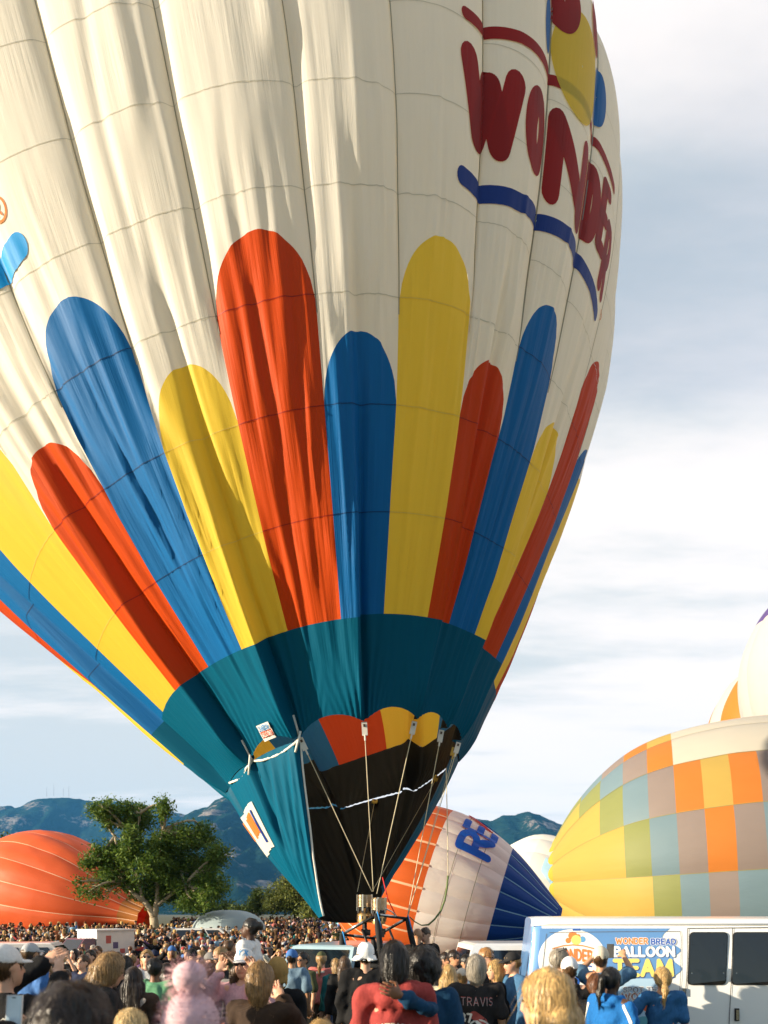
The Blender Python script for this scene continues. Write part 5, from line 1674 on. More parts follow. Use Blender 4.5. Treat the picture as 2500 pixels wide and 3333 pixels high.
def make_person(P, h=.018, hf=.0105, fine=True):
    """P: dict describing one figure. Returns dict of part -> (verts, quads), all in local metres, feet on z=0, facing -y"""
    S = P.get('H', 1.72) / 1.75
    bw = P.get('build', 1.0)
    rng = np.random.default_rng(P.get('seed', 1))
    sit = P.get('sit', False)
    zc = 1.63
    piv = np.array((0, .015, 1.52))
    Rh = rotm(P.get('pitch', 0), P.get('hyaw', 0), P.get('roll', 0))
    head = [((0, .012, zc + .022), (.076, .096, .098)), ((0, -.022, zc - .03), (.060, .072, .092)), ((0, -.066, zc - .098), (.030, .028, .024)), ((0, -.05, zc - .05), (.052, .05, .06))]
    sh = .185 * bw
    torso_c = [((-.135 * bw, .0, 1.405), (.135 * bw, .0, 1.405), .062, .062)]
    torso_e = [((0, .0, 1.27), (.158 * bw, .108 * (.5 + .5 * bw), .18)), ((0, -.005, 1.08), (.142 * bw, .100 * bw, .17)), ((0, .01, .94), (.162 * bw, .115 * bw, .12))]
    arms = []
    for sd, pose in ((-1, P.get('armL', 'down')), (1, P.get('armR', 'down'))):
        e, w = ARMS[pose] if isinstance(pose, str) else pose
        s0 = np.array((sd * sh, 0, 1.405)); sx = np.array((sd, 1, 1))
        el = s0 + np.array(e) * sx; wr = s0 + np.array(w) * sx
        arms.append((sd, s0, el, wr))
    legs = []
    for sd in (-1, 1):
        if sit:
            legs.append((np.array((sd * .085, .0, .93)), np.array((sd * .12, -.36, .90)), np.array((sd * .11, -.40, .50))))
        else:
            st = P.get('step', 0) * sd
            legs.append((np.array((sd * .088, 0, .91)), np.array((sd * .10, -.015 + st * .12, .49)), np.array((sd * .105, .02 + st * .2, .085))))
    pts = np.array([q for a in arms for q in a[1:]] + [q for l in legs for q in l])
    lo = np.minimum(pts.min(0) - .16, (-.24 * bw, -.20, 0)); hi = np.maximum(pts.max(0) + .16, (.24 * bw, .22, 1.80))
    lo[2] = -.02 if not sit else .36
    out = {}

    def base_head(F_, grow=0.0, k=.02):
        for c, r in head: F_.ell(c, r, k, grow, Rh, piv)

    # ---- body
    F_ = Field(lo, hi, h, (1.44, hf) if fine else None)
    for a, b, r0, r1 in torso_c: F_.cap(a, b, r0, r1, .05)
    for c, r in torso_e: F_.ell(c, r, .05)
    for sd, s0, el, wr in arms:
        F_.cap(s0, el, .048, .040, .03); F_.cap(el, wr, .040, .028, .02)
        if not fine: F_.ell(wr + (wr - el) / np.linalg.norm(wr - el) * .07, (.035, .035, .06), .02)
    for hp, kn, an in legs:
        F_.cap(hp, kn, .085, .055, .03); F_.cap(kn, an, .056, .038, .02)
        F_.cap(an + (0, .02, -.03), an + (0, -.13, -.055), .036, .030, .02)
    F_.cap((0, .02, 1.40), (0, .012, 1.55), .058, .052, .03)
    base_head(F_)
    if fine:
        F_.ell((0, -.100, zc - .022), (.013, .020, .026), .010, 0, Rh, piv)
        F_.ell((0, -.112, zc - .035), (.015, .012, .011), .008, 0, Rh, piv)
        F_.ell((0, -.082, zc + .024), (.045, .016, .012), .012, 0, Rh, piv)
        F_.ell((0, -.086, zc - .070), (.022, .012, .010), .008, 0, Rh, piv)
        for sd in (-1, 1):
            F_.ell((sd * .076, .012, zc - .012), (.011, .022, .032), .008, 0, Rh, piv)
            F_.ell((sd * .030, -.104, zc + .004), (.015, .012, .009), .01, 0, Rh, piv, sub=True)
    V, Q = F_.mesh()
    if fine:
        parts_v, parts_q, b = [V], [Q], len(V)
        for sd, s0, el, wr in arms:
            hv, hq = hand_mesh(wr, wr - el, P.get('curl', .5), P.get('hh', .0075), side=sd)
            parts_v.append(hv); parts_q.append(hq + b); b += len(hv)
        V, Q = np.concatenate(parts_v), np.concatenate(parts_q)
    # skin tint per vertex: lips and brows
    L = (V - piv) @ Rh + piv
    tint = np.ones((len(V), 3))
    lips = (np.abs(L[:, 0]) < .026) & (np.abs(L[:, 2] - (zc - .070)) < .011) & (L[:, 1] < -.07)
    tint[lips] = (.72, .42, .40)
    brow = (np.abs(np.abs(L[:, 0]) - .031) < .019) & (np.abs(L[:, 2] - (zc + .026)) < .0075) & (L[:, 1] < -.06)
    tint[brow] = (.28, .22, .18)
    cheek = np.exp(-(((np.abs(L[:, 0]) - .042) / .02) ** 2 + ((L[:, 2] - zc + .035) / .02) ** 2)) * (L[:, 1] < -.04)
    tint *= 1 - cheek[:, None] * np.array((0, .16, .16))
    out['body'] = (V, Q, tint)
    if fine and P.get('eyes', True):
        ev, eq, b = [], [], 0
        for sd in (-1, 1):
            E_ = Field((sd * .030 - .02, -.12, zc - .012), (sd * .030 + .02, -.075, zc + .02), .004)
            E_.ell((sd * .030, -.0865, zc + .004), (.0125, .0095, .0080), .002)
            v, q = E_.mesh(); ev.append((v - piv) @ Rh.T + piv); eq.append(q + b); b += len(v)
        out['eyes'] = (ev[0], eq[0]); out['eyes2'] = (ev[1], eq[1] - len(ev[0]))
    # ---- upper garment
    g = P.get('cloth', .016)
    sleeve = P.get('sleeve', 'short')
    F_ = Field(lo - .03, hi + .03, h)
    for a, b, r0, r1 in torso_c: F_.cap(a, b, r0, r1, .05, g)
    for c, r in torso_e: F_.ell(c, r, .05, g)
    if P.get('hem', .86) < .9:
        F_.ell((0, .005, .92), (.165 * bw, .122 * bw, .16), .04, g)
    for sd, s0, el, wr in arms:
        if sleeve == 'long':
            F_.cap(s0, el, .054, .048, .03, g); F_.cap(el, el + (wr - el) * .94, .048, .036, .02, g)
        elif sleeve == 'short':
            F_.cap(s0, s0 + (el - s0) * .78, .056, .058, .03, g)
        else:
            F_.cap(s0, s0 + (el - s0) * .1, .05, .05, .03, g)
    if P.get('hood'):
        F_.cap((-.09, .075, 1.46), (.09, .075, 1.46), .045, .045, .03); F_.cap((-.05, .125, 1.40), (.05, .125, 1.40), .05, .05, .04)
        F_.cap((-.11, -.01, 1.46), (-.06, -.06, 1.42), .035, .03, .03); F_.cap((.11, -.01, 1.46), (.06, -.06, 1.42), .035, .03, .03)
    if P.get('hoodup'):
        base_head(F_, .03); F_.cap((0, .03, 1.45), (0, .03, 1.6), .10, .10, .04)
        F_.ell((0, -.115, zc - .01), (.068, .08, .098), .02, 0, Rh, piv, sub=True)
    F_.wrinkle(.017 * P.get('fold', 1.0), 9, 9, 6, P.get('seed', 1)); F_.wrinkle(.005, 26, 26, 12, P.get('seed', 1) + 4)
    if fine: F_.folds(.018, 8, 8, 5, P.get('seed', 1) + 2); F_.folds(.008, 17, 17, 9, P.get('seed', 1) + 7)
    hem = P.get('hem', .86)
    if P.get('hoodup'):
        F_.clip(lambda x, y, z: hem - z + 0 * x + 0 * y)
    else:
        F_.clip(lambda x, y, z: np.maximum(hem - z + .015 * np.sin(x * 30), .088 - np.sqrt(x ** 2 + (y + .015) ** 2 + ((z - 1.535) * .9) ** 2)) if not P.get('hood') else np.maximum(hem - z + 0 * x, .07 - np.sqrt(x ** 2 + (y + .02) ** 2 + ((z - 1.55) * .8) ** 2)))
    if sit:
        pass
    out['shirt'] = F_.mesh()
    # ---- trousers
    F_ = Field(lo - .03, (hi[0], hi[1], 1.08), h * 1.5)
    for hp, kn, an in legs:
        F_.cap(hp, kn, .090, .066, .03, .012)
        if not P.get('shorts'): F_.cap(kn, an + (0, 0, .02), .066, .056, .02, .012)
        else: F_.cap(hp, hp + (kn - hp) * .95, .095, .085, .02, .012)
    F_.ell((0, .01, .95), (.160 * bw, .114 * bw, .12), .04, .008)
    F_.wrinkle(.012, 9, 9, 5, 9)
    low = .42 if P.get('shorts') else .085
    if not sit: F_.clip(lambda x, y, z: np.maximum(z - 1.0, low - z) + 0 * x + 0 * y)
    out['trousers'] = F_.mesh()
    # ---- shoes
    if not sit:
        F_ = Field((lo[0], lo[1], -.02), (hi[0], hi[1], .16), h * 1.3)
        for hp, kn, an in legs:
            F_.cap(an + (0, .03, -.04), an + (0, -.15, -.052), .048, .040, .03)
        F_.clip(lambda x, y, z: -z + 0 * x + 0 * y)
        v_, q_ = F_.mesh()
        for key, m_ in (('shoes', v_[q_].mean(1)[:, 0] < 0), ('shoes2', v_[q_].mean(1)[:, 0] >= 0)):
            u_, inv = np.unique(q_[m_], return_inverse=True)
            if len(u_): out[key] = (v_[u_], inv.reshape(-1, 4))
    # ---- hair
    hs = P.get('hair', 'short')
    hh = min(h, .0125) if fine else h
    covered = P.get('hat') in ('cap', 'capback', 'bucket', 'beanie', 'pom')
    if hs != 'bald' and not P.get('hoodup'):
        F_ = Field((-.24, -.24, 1.0), (.24, .32, 1.88), hh)
        th_ = dict(short=.014, crop=.007, bob=.016, long=.015, curly=.030, bigcurly=.034, pony=.012, bun=.012, mop=.03).get(hs, .015)
        if covered: th_ = min(th_, .008)
        F_.ell((0, .014, zc + .024), (.077, .097, .099), .02, th_, Rh, piv)
        if hs in ('bob', 'mop'):
            F_.ell((0, .03, zc - .02), (.086, .086, .125), .03, 0, Rh, piv); F_.ell((0, .045, zc - .07), (.084, .068, .085), .04, 0, Rh, piv)
        if hs == 'long':
            Lh = P.get('hairlen', .30)
            F_.ell((0, .03, zc - .04), (.085, .085, .14), .03, 0, Rh, piv)
            for q in (-.06, 0, .06):
                F_.cap((q, .075, zc - .08), (q * 1.25, .125, zc - .12 - Lh), .05, .028, .04)
            for q in (-1, 1):
                F_.cap((q * .085, .0, zc - .06), (q * .105, -.03 if P.get('front', True) else .06, zc - .12 - Lh * .7), .035, .02, .03)
        if hs == 'curly': F_.ell((0, .03, zc - .02), (.098, .095, .11), .04, 0, Rh, piv)
        if hs == 'bigcurly': F_.ell((0, .035, zc - .02), (.108, .105, .12), .05, 0, Rh, piv)
        if hs == 'curlylong':
            F_.ell((0, .03, zc + .0), (.115, .11, .12), .04, 0, Rh, piv); F_.ell((0, .06, zc - .10), (.11, .09, .13), .05, 0, Rh, piv)
        if hs == 'pony':
            F_.cap((0, .10, zc + .03), (0, .16, zc + .02), .022, .03, .01); F_.cap((0, .16, zc + .02), (.02, .17, zc - .12), .034, .03, .02); F_.cap((.02, .17, zc - .12), (.03, .15, zc - .24), .03, .012, .02)
        if hs == 'lowpony':
            F_.ell((0, .03, zc), (.082, .088, .09), .03, .012, Rh, piv); F_.cap((0, .10, zc - .06), (0, .15, zc - .12), .03, .034, .02); F_.cap((0, .15, zc - .12), (.02, .14, zc - .26), .034, .014, .02)
        if hs == 'bun':
            F_.ell((0, .125, zc + .04), (.05, .045, .05), .015, 0, Rh, piv)
        # take the face out
        drop = {'bob': .15, 'long': .19, 'mop': .13}.get(hs, .0)
        F_.ell((0, -.105, zc - .045), (.066, .085, .125), .02, 0, Rh, piv, sub=True)
        if hs in ('short', 'crop', 'bun', 'pony', 'lowpony'):
            for sd in (-1, 1): F_.ell((sd * .085, -.03, zc - .06), (.05, .055, .085), .02, 0, Rh, piv, sub=True)
            F_.ell((0, .05, zc - .15), (.12, .12, .075), .02, 0, Rh, piv, sub=True) if hs not in ('lowpony',) else None
        am = dict(curly=.022, bigcurly=.026, curlylong=.022).get(hs, .010)
        if am > .02: F_.wrinkle(am, 22, 22, 22, 3)
        else:
            F_.wrinkle(am, 34, 34, 4, 3); F_.wrinkle(.006, 60, 60, 7, 6)
        if covered:
            Zl = P.get('hatz', .03)
            x, y, z = F_.grid((slice(None),) * 3)
            F_.D = np.maximum(F_.D, (z - (zc + Zl + .03)) + 0 * x + 0 * y) if abs(P.get('pitch', 0)) < .35 else F_.D
        v, q = F_.mesh()
        if len(v): out['hair'] = (v, q)
    # ---- hats
    ht = P.get('hat')
    if ht in ('cap', 'capback', 'bucket', 'beanie', 'pom'):
        F_ = Field((-.26, -.30, 1.45), (.26, .30, 2.0), hh)
        zl = zc + P.get('hatz', .03)
        if ht in ('cap', 'capback'):
            F_.ell((0, .014, zc + .020), (.080, .100, .104), .02, .008)
            F_.clip(lambda x, y, z: zl - z + 0 * x + 0 * y)
            sg = -1 if ht == 'cap' else 1
            F_.ell((0, .014 + sg * .105, zl + .004), (.074, .080, .011), .012)
            F_.ell((0, .014 - sg * .115, zl + .008), (.034, .05, .026), .01, sub=True)
        elif ht == 'bucket':
            F_.ell((0, .012, zc + .03), (.092, .108, .112), .02, .006)
            F_.clip(lambda x, y, z: zl - z + 0 * x + 0 * y)
            for rr, dz_ in ((.100, .0), (.112, -.016), (.124, -.033), (.137, -.049)):
                F_.ell((0, .012, zl + dz_), (rr, rr + .01, .010), .014)
            F_.ell((0, .012, zl - .06), (.097, .112, .055), .01, sub=True); F_.ell((0, -.01, zc + .165), (.05, .07, .03), .02, sub=True); F_.wrinkle(.012, 16, 16, 16, 7)
        else:
            F_.ell((0, .014, zc + .03), (.088, .106, .115), .02, .012)
            zb = zl
            F_.clip(lambda x, y, z: zb - z + 0 * x + 0 * y)
            F_.cap((0, .014, zl + .01), (0, .014, zl + .03), .092, .094, .01)
            F_.ell((0, .014, zl - .02), (.085, .10, .03), .01, sub=True)
            if ht == 'pom': F_.ell((0, .02, zc + .20), (.062, .062, .060), .015)
            F_.wrinkle(.010 if ht == 'beanie' else .006, 60, 60, 10 if ht == 'beanie' else 60, 5)
        v, q = F_.mesh()
        v = (v - piv) @ Rh.T + piv
        out['hat'] = (v, q)
    if ht == 'bucket':
        mbh = MB(); mbh.torus((0, .012, zl + .012), .103, .006, 30, 6)
        out['hat_band'] = ((np.array(mbh.v) - piv) @ Rh.T + piv, mbh.f)
    if P.get('glasses'):
        mbg = MB()
        for sd in (-1, 1):
            if P['glasses'] == 'sun': mbg.lathe([(.001, 0), (.023, .0), (.024, .004), (.001, .006)], (sd * .031, -.104, zc + .004), 14, Matrix.Rotation(math.radians(90), 3, 'X') @ Matrix.Scale(.8, 3, (0, 1, 0)))
            else: mbg.torus((sd * .031, -.106, zc + .004), .021, .0028, 16, 5, Matrix.Rotation(math.radians(90), 3, 'X'))
            mbg.tube([(sd * .054, -.100, zc + .008), (sd * .080, -.03, zc + .006), (sd * .080, .01, zc + .0)], .003, 5)
        mbg.tube([(-.010, -.110, zc + .008), (.010, -.110, zc + .008)], .003, 5)
        gv = np.array(mbg.v)
        if P['glasses'] == 'sun' and P.get('onhead'):
            gv = gv + np.array((0, .035, .105))
        out['glasses'] = ((gv - piv) @ Rh.T + piv, mbg.f)
    for k_ in out:
        o = out[k_]
        out[k_] = (np.asarray(o[0]) * S,) + tuple(o[1:])
    out['_arms'] = [(sd, s0 * S, el * S, wr * S) for sd, s0, el, wr in arms]
    out['_S'] = S
    return out


# ------------------------------------------------------------------ materials for people
def skin_mat():
    m, n, l, b = new_mat("skin")
    oi = n.new('ShaderNodeObjectInfo'); at = n.new('ShaderNodeAttribute'); at.attribute_name = "Col"
    mx = n.new('ShaderNodeMix'); mx.data_type = 'RGBA'; mx.blend_type = 'MULTIPLY'; mx.inputs[0].default_value = 1
    l.new(oi.outputs['Color'], mx.inputs[6]); l.new(at.outputs['Color'], mx.inputs[7])
    l.new(mx.outputs[2], b.inputs['Base Color']); b.inputs['Roughness'].default_value = .5
    b.inputs['Subsurface Weight'].default_value = .0
    b.inputs['Specular IOR Level'].default_value = .35
    return m


def tint_mat(name, rough, bump, bs, stretch=(1, 1, 1), var=.25, spec=.2, streak=None):
    """cloth or hair whose colour is the object's own colour"""
    m, n, l, b = new_mat(name)
    oi = n.new('ShaderNodeObjectInfo'); tc = n.new('ShaderNodeTexCoord')
    mp = n.new('ShaderNodeMapping'); mp.inputs['Scale'].default_value = stretch
    l.new(tc.outputs['Object'], mp.inputs[0])
    nz = n.new('ShaderNodeTexNoise'); nz.inputs['Scale'].default_value = bs; nz.inputs['Detail'].default_value = 4
    l.new(mp.outputs[0], nz.inputs['Vector'])
    mr = n.new('ShaderNodeMapRange'); mr.inputs[1].default_value = .3; mr.inputs[2].default_value = .7; mr.inputs[3].default_value = 1 - var; mr.inputs[4].default_value = 1 + var
    l.new(nz.outputs[0], mr.inputs[0])
    mx = n.new('ShaderNodeVectorMath'); mx.operation = 'MULTIPLY'
    l.new(oi.outputs['Color'], mx.inputs[0]); l.new(mr.outputs[0], mx.inputs[1])
    l.new(mx.outputs[0], b.inputs['Base Color']); b.inputs['Roughness'].default_value = rough; b.inputs['Specular IOR Level'].default_value = spec
    bp = n.new('ShaderNodeBump'); bp.inputs['Strength'].default_value = bump; bp.inputs['Distance'].default_value = .008
    l.new(nz.outputs[0], bp.inputs['Height']); l.new(bp.outputs[0], b.inputs['Normal'])
    return m


M_SKIN = skin_mat()
M_CLOTH = tint_mat("knit_cloth", .85, .35, 55, (1, 1, .6), .14)
M_DENIM = tint_mat("trouser_cloth", .9, .35, 70, (1, 1, 1), .2)
M_HAIR = tint_mat("hair", .38, .5, 110, (1, 1, .06), .6, .5)
M_HAT = tint_mat("hat_cloth", .8, .3, 80, (1, 1, 1), .08)
M_FUZZ = tint_mat("fuzzy_wool", .95, .3, 55, (1, 1, 1), .06)
M_LEATHER = tint_mat("shoe_leather", .6, .2, 30, (1, 1, 1), .2)
M_EYE = mat("eye_dark", (.03, .02, .015), .2)
M_LENS = mat("dark_lens", (.008, .008, .01), .1, spec=.7)
M_PRINT = {}
PARTMAT = dict(body=M_SKIN, shirt=M_CLOTH, trousers=M_DENIM, shoes=M_LEATHER, hair=M_HAIR, hat=M_HAT, hat_band=M_LEATHER, eyes=M_EYE, eyes2=M_EYE, shoes2=M_LEATHER, glasses=M_LENS)
SKIN = dict(fair=(.60, .34, .22), tan=(.46, .24, .13), olive=(.38, .20, .11), brown=(.20, .09, .045), dark=(.07, .032, .018))
HAIRC = dict(black=(.010, .008, .006), dark=(.022, .013, .008), brown=(.075, .040, .018), auburn=(.13, .05, .018), blond=(.50, .32, .12), sandy=(.30, .18, .07), grey=(.32, .28, .22), fairblond=(.66, .48, .22))
COLN = dict(black=(.010, .010, .011), charcoal=(.028, .026, .026), white=(.74, .72, .68), cream=(.66, .58, .44), navy=(.012, .022, .07), blue=(.02, .16, .50), sky=(.20, .42, .62), red=(.50, .03, .025), coral=(.62, .13, .10), pink=(.66, .33, .36),
            green=(.10, .34, .16), teal=(.0, .16, .16), olive=(.10, .11, .035), mustard=(.46, .25, .03), brown=(.065, .040, .025), grey=(.22, .21, .20), maroon=(.16, .02, .03), orange=(.66, .17, .03), purple=(.12, .05, .20), denim=(.06, .11, .22), khaki=(.30, .23, .13), slate=(.13, .24, .34), palegrey=(.45, .46, .47))
for _k, _v in COLN.items():
    _m = sum(_v) / 3
    COLN[_k] = tuple((c * .78 + _m * .22) * .88 for c in _v)


def C3(v, tab):
    return tab[v] if isinstance(v, str) else v


def people_meshes(parts, name):
    ms = {}
    for k_, o in parts.items():
        if k_[0] == '_' or len(o[0]) == 0: continue
        q = o[1]
        ms[k_] = make_mesh(k_, o[0], q, PARTMAT[k_], True, col=o[2] if len(o) > 2 else None)
    return ms


def stand_person(ms, loc, yaw, label, skin, shirt, trou, hairc, hatc=None, shoec=(.03, .028, .026), group=None, name="person", scale=1.0, bandc=(.05, .04, .03)):
    b = link(name, ms['body'])
    b.location = loc; b.rotation_euler = (0, 0, yaw); b.scale = (scale,) * 3
    tag(b, label, "person", group)
    b.color = (*C3(skin, SKIN), 1)
    for k_, c in (('shirt', C3(shirt, COLN)), ('trousers', C3(trou, COLN)), ('shoes', shoec), ('hair', C3(hairc, HAIRC)), ('hat', C3(hatc, COLN) if hatc else None), ('hat_band', bandc), ('eyes', (0, 0, 0)), ('eyes2', (0, 0, 0)), ('shoes2', shoec), ('glasses', (0, 0, 0))):
        if k_ in ms:
            o = link({'eyes': 'eye', 'eyes2': 'eye', 'shoes': 'shoe', 'shoes2': 'shoe'}.get(k_, k_), ms[k_], b)
            o.color = (*(c or (.5, .5, .5)), 1)
    return b


def top_h(y, D):
    return CAMH - (y - HY) * D / F


HERO = []


def strands(V, Q, n, length, curl, rng, width=.0022, out=.25, grav=1.0, lift=.004, seg=5, mess=.25):
    """loose locks lying on a hair surface: thin ribbons that start on it and hang down along it"""
    tri = V[Q]
    c = tri.mean(1); nr = np.cross(tri[:, 1] - tri[:, 0], tri[:, 2] - tri[:, 0])
    ar = np.linalg.norm(nr, axis=1) + 1e-12; nr = nr / ar[:, None]
    cen = V.mean(0)
    if (nr * (c - cen)).sum() < 0: nr = -nr
    f = rng.choice(len(Q), n, p=ar / ar.sum())
    p = c[f] + rng.normal(size=(n, 3)) * .006; N = nr[f]
    d = np.array((0, 0, -1.0)) * grav + rng.normal(size=(n, 3)) * mess
    d = d - N * ((d * N).sum(1) - out * .6)[:, None]; d /= np.linalg.norm(d, axis=1)[:, None] + 1e-9
    L = length * (.5 + rng.random(n)) / seg
    side = np.cross(d, N); side /= np.linalg.norm(side, axis=1)[:, None] + 1e-9
    p = p + N * lift
    rows = [p]
    ph = rng.random(n) * 6.28
    bv = BVHTree.FromPolygons(V.tolist(), Q.tolist())
    zmin = V[:, 2].min() + .03
    NN = N.copy()
    for i in range(seg):
        d = d + np.array((0, 0, -.5 * grav)) + curl * (np.cos(ph + i * 2.1)[:, None] * side + np.sin(ph + i * 2.1)[:, None] * NN)
        d = d - NN * ((d * NN).sum(1) - out * .3)[:, None]
        d /= np.linalg.norm(d, axis=1)[:, None] + 1e-9
        p = p + d * L[:, None]
        off = lift + out * .012 * (i + 1)
        for j in range(n):
            if p[j, 2] < zmin: continue
            h_ = bv.find_nearest(p[j])
            if h_[0] is not None:
                nn = np.array(h_[1]); lc = np.array(h_[0])
                if nn.dot(p[j] - lc) < 0: nn = -nn if (p[j] - lc).dot(NN[j]) < 0 else nn
                if nn.dot(NN[j]) > 0:
                    NN[j] = nn; p[j] = lc + nn * off
        rows.append(p.copy())
    R = np.stack(rows, 1)
    w = width * np.linspace(1, .25, seg + 1)[None, :, None]
    A = R - side[:, None] * w; B = R + side[:, None] * w
    VV = np.stack([A, B], 2).reshape(n, -1, 3)
    k = (seg + 1) * 2
    q = np.array([[2 * i, 2 * i + 1, 2 * i + 3, 2 * i + 2] for i in range(seg)])
    QQ = (q[None] + (np.arange(n) * k)[:, None, None]).reshape(-1, 4)
    return VV.reshape(-1, 3), QQ, np.repeat(N, k, 0)


def vnorm(V, Q):
    t = V[Q]; nr = np.cross(t[:, 2] - t[:, 0], t[:, 3] - t[:, 1])
    N = np.zeros_like(V)
    for j in range(4): np.add.at(N, Q[:, j], nr)
    N /= np.linalg.norm(N, axis=1)[:, None] + 1e-12
    if (N * (V - V.mean(0))).sum() < 0: N = -N
    return N


LOCKS = dict(short=(.035, .25, .35), crop=(.015, .2, .5), bob=(.14, .05, .02), long=(.30, .04, .0), curly=(.06, .9, .6), bigcurly=(.075, 1.0, .7), curlylong=(.10, .6, .4), pony=(.05, .1, .02), lowpony=(.07, .1, .05), bun=(.03, .3, .1), mop=(.08, .2, .25))


def add_locks(parts, P, D):
    hs = P.get('hair', 'short')
    rng = np.random.default_rng(P.get('seed', 1))
    if 'hair' in parts and hs in LOCKS:
        L, cu_, ou = LOCKS[hs]
        n = int(np.clip(8500 / D, 400, 3200)) if D < 8.6 else 300
        v, q = parts['hair'][0], parts['hair'][1]
        qs = q
        if P.get('hat'):
            qs = q[np.asarray(v)[q].mean(1)[:, 2] < (1.60 + P.get('hatz', .03)) * parts['_S']]
        sv, sq, sn = strands(np.asarray(v), qs, n, L, cu_ * .8, rng, width=.0008 + .00017 * D, out=ou * .5, seg=4 if hs != 'long' else 6, mess=.07 if hs in ('long', 'bob', 'lowpony', 'pony') else .25)
        parts['hair'] = (np.concatenate([v, sv]), np.concatenate([q, sq + len(v)])); parts['_hn'] = np.concatenate([vnorm(np.asarray(v), q), sn])
    if P.get('hat') == 'pom':
        v, q = parts['hat'][0], parts['hat'][1]
        sv, sq, sn = strands(np.asarray(v), q, 3500 if D < 4 else 400, .004, .3, rng, width=.0010, out=1.2, grav=.25, seg=2)
        parts['hat'] = (np.concatenate([v, sv]), np.concatenate([q, sq + len(v)])); parts['_tn'] = np.concatenate([vnorm(np.asarray(v), q), sn])


def hero(x, ytop, D, label, yaw=0.0, skin='fair', shirt='black', trou='denim', hairc='brown', hatc=None, extra_top=0.0, **kw):
    """x, ytop: photo position of the crown of the head (or hat); D: distance"""
    g_ = float(gz(D)) if D > 7.5 else 0.0
    H_ = top_h(ytop, D) - extra_top - g_ - kw.get('lift', 0.0)
    P = dict(H=H_, seed=int(x) % 97 + 1, **kw)
    h_, hf_ = (.0165, .010) if D < 4.5 else (.021, .0125) if D < 8.6 else (.027, .0165)
    P['hh'] = .0075 if D < 5.6 else .0095
    parts = make_person(P, h_, hf_)
    zt = max(np.asarray(v_[0])[:, 2].max() for k_, v_ in parts.items() if k_ in ('body', 'hair', 'hat', 'shirt') and len(v_[0]))
    ra = min(H_, H_ * H_ / zt) / H_ if zt > 0 else 1.0       # the photo row is that of the very top of hair or hat
    for k_ in list(parts):
        if k_ == '_arms': parts[k_] = [(a_, b_ * ra, c_ * ra, d_ * ra) for a_, b_, c_, d_ in parts[k_]]
        elif k_ == '_S': parts[k_] *= ra
        else: parts[k_] = (np.asarray(parts[k_][0]) * ra,) + tuple(parts[k_][1:])
    add_locks(parts, P, D)
    ms = people_meshes(parts, label)
    if '_hn' in parts: ms['hair'].normals_split_custom_set_from_vertices(parts['_hn'].tolist())
    if '_tn' in parts: ms['hat'].normals_split_custom_set_from_vertices(parts['_tn'].tolist())
    loc = ((x - PW / 2) * D / F, D, kw.get('lift', 0.0) + g_)
    o = stand_person(ms, loc, math.radians(yaw), label, skin, shirt, trou, hairc, hatc)
    o['_'] = 0; del o['_']
    HERO.append((o, parts, P))
    return o, parts

# ------------------------------------------------------------------ prints on garments, bags, phones
from mathutils.bvhtree import BVHTree


def print_on(o, parts, part, strokes, m, name, side='back', lift=.005):
    """strokes: [(poly in local metres (x to the viewer's right, z), width)] projected on the garment"""
    v, q = parts[part][0], parts[part][1]
    bv = BVHTree.FromPolygons([Vector(p) for p in v], [tuple(int(i) for i in f) for f in q])
    sg = 1 if side == 'back' else -1
    V = []; Q = []; b = 0
    for i, (poly, w) in enumerate(strokes):
        v2, qq = ribbon(poly, w, across=2, step=.018)
        P_ = []
        for x, z in v2:
            h = bv.ray_cast(Vector((-x * sg, sg * .9, z)), Vector((0, -sg, 0)))
            y = h[0].y if h[0] is not None else sg * .12
            P_.append((-x * sg, y + sg * (lift + .0006 * i), z))
        V += P_; Q.append(qq + b); b += len(P_)
    return mobj(name, V, np.concatenate(Q), m, o, True)


def words(txt, xc, z, h, w, stroke=.2, gap=.32, arc=0.0):
    st, tw = text_strokes(txt, gap)
    return [([(xc - w / 2 + x / tw * w, z + y * h + arc * (1 - (2 * x / tw - 1) ** 2)) for x, y in p_], stroke * h) for p_ in st]


def phone(loc, yaw, pitch, label, case=(.7, .7, .68), lit=True, dark=False):
    mb = MB()
    mb.box((0, 0, 0), (.078, .010, .160)); mb.mi = 1
    mb.box((0, -.0062, 0), (.068, .002, .146)); mb.mi = 2; mb.box((0, -.0076, .066), (.018, .001, .005)); mb.box((-.022, .0065, .055), (.026, .004, .034))
    sc = mat("phone_screen_sky", (.30, .40, .46), .15, var=.3, scale=14, emit=.12) if lit else m_glass
    o = mb.build("phone", [mat("phone_case_%s" % ("dark" if dark else "light"), (.02, .02, .02) if dark else case, .4), sc, m_dark])
    o.location = loc; o.rotation_euler = Euler((pitch, 0, yaw))
    tag(o, label, "phone")
    return o


W_ = m_wwrap
m_cream_print = mat("cream_shirt_print", (.70, .66, .56), .8); m_red_print = mat("red_shirt_print", (.42, .08, .06), .8); m_grey_print = mat("grey_shirt_print", (.40, .38, .36), .8)

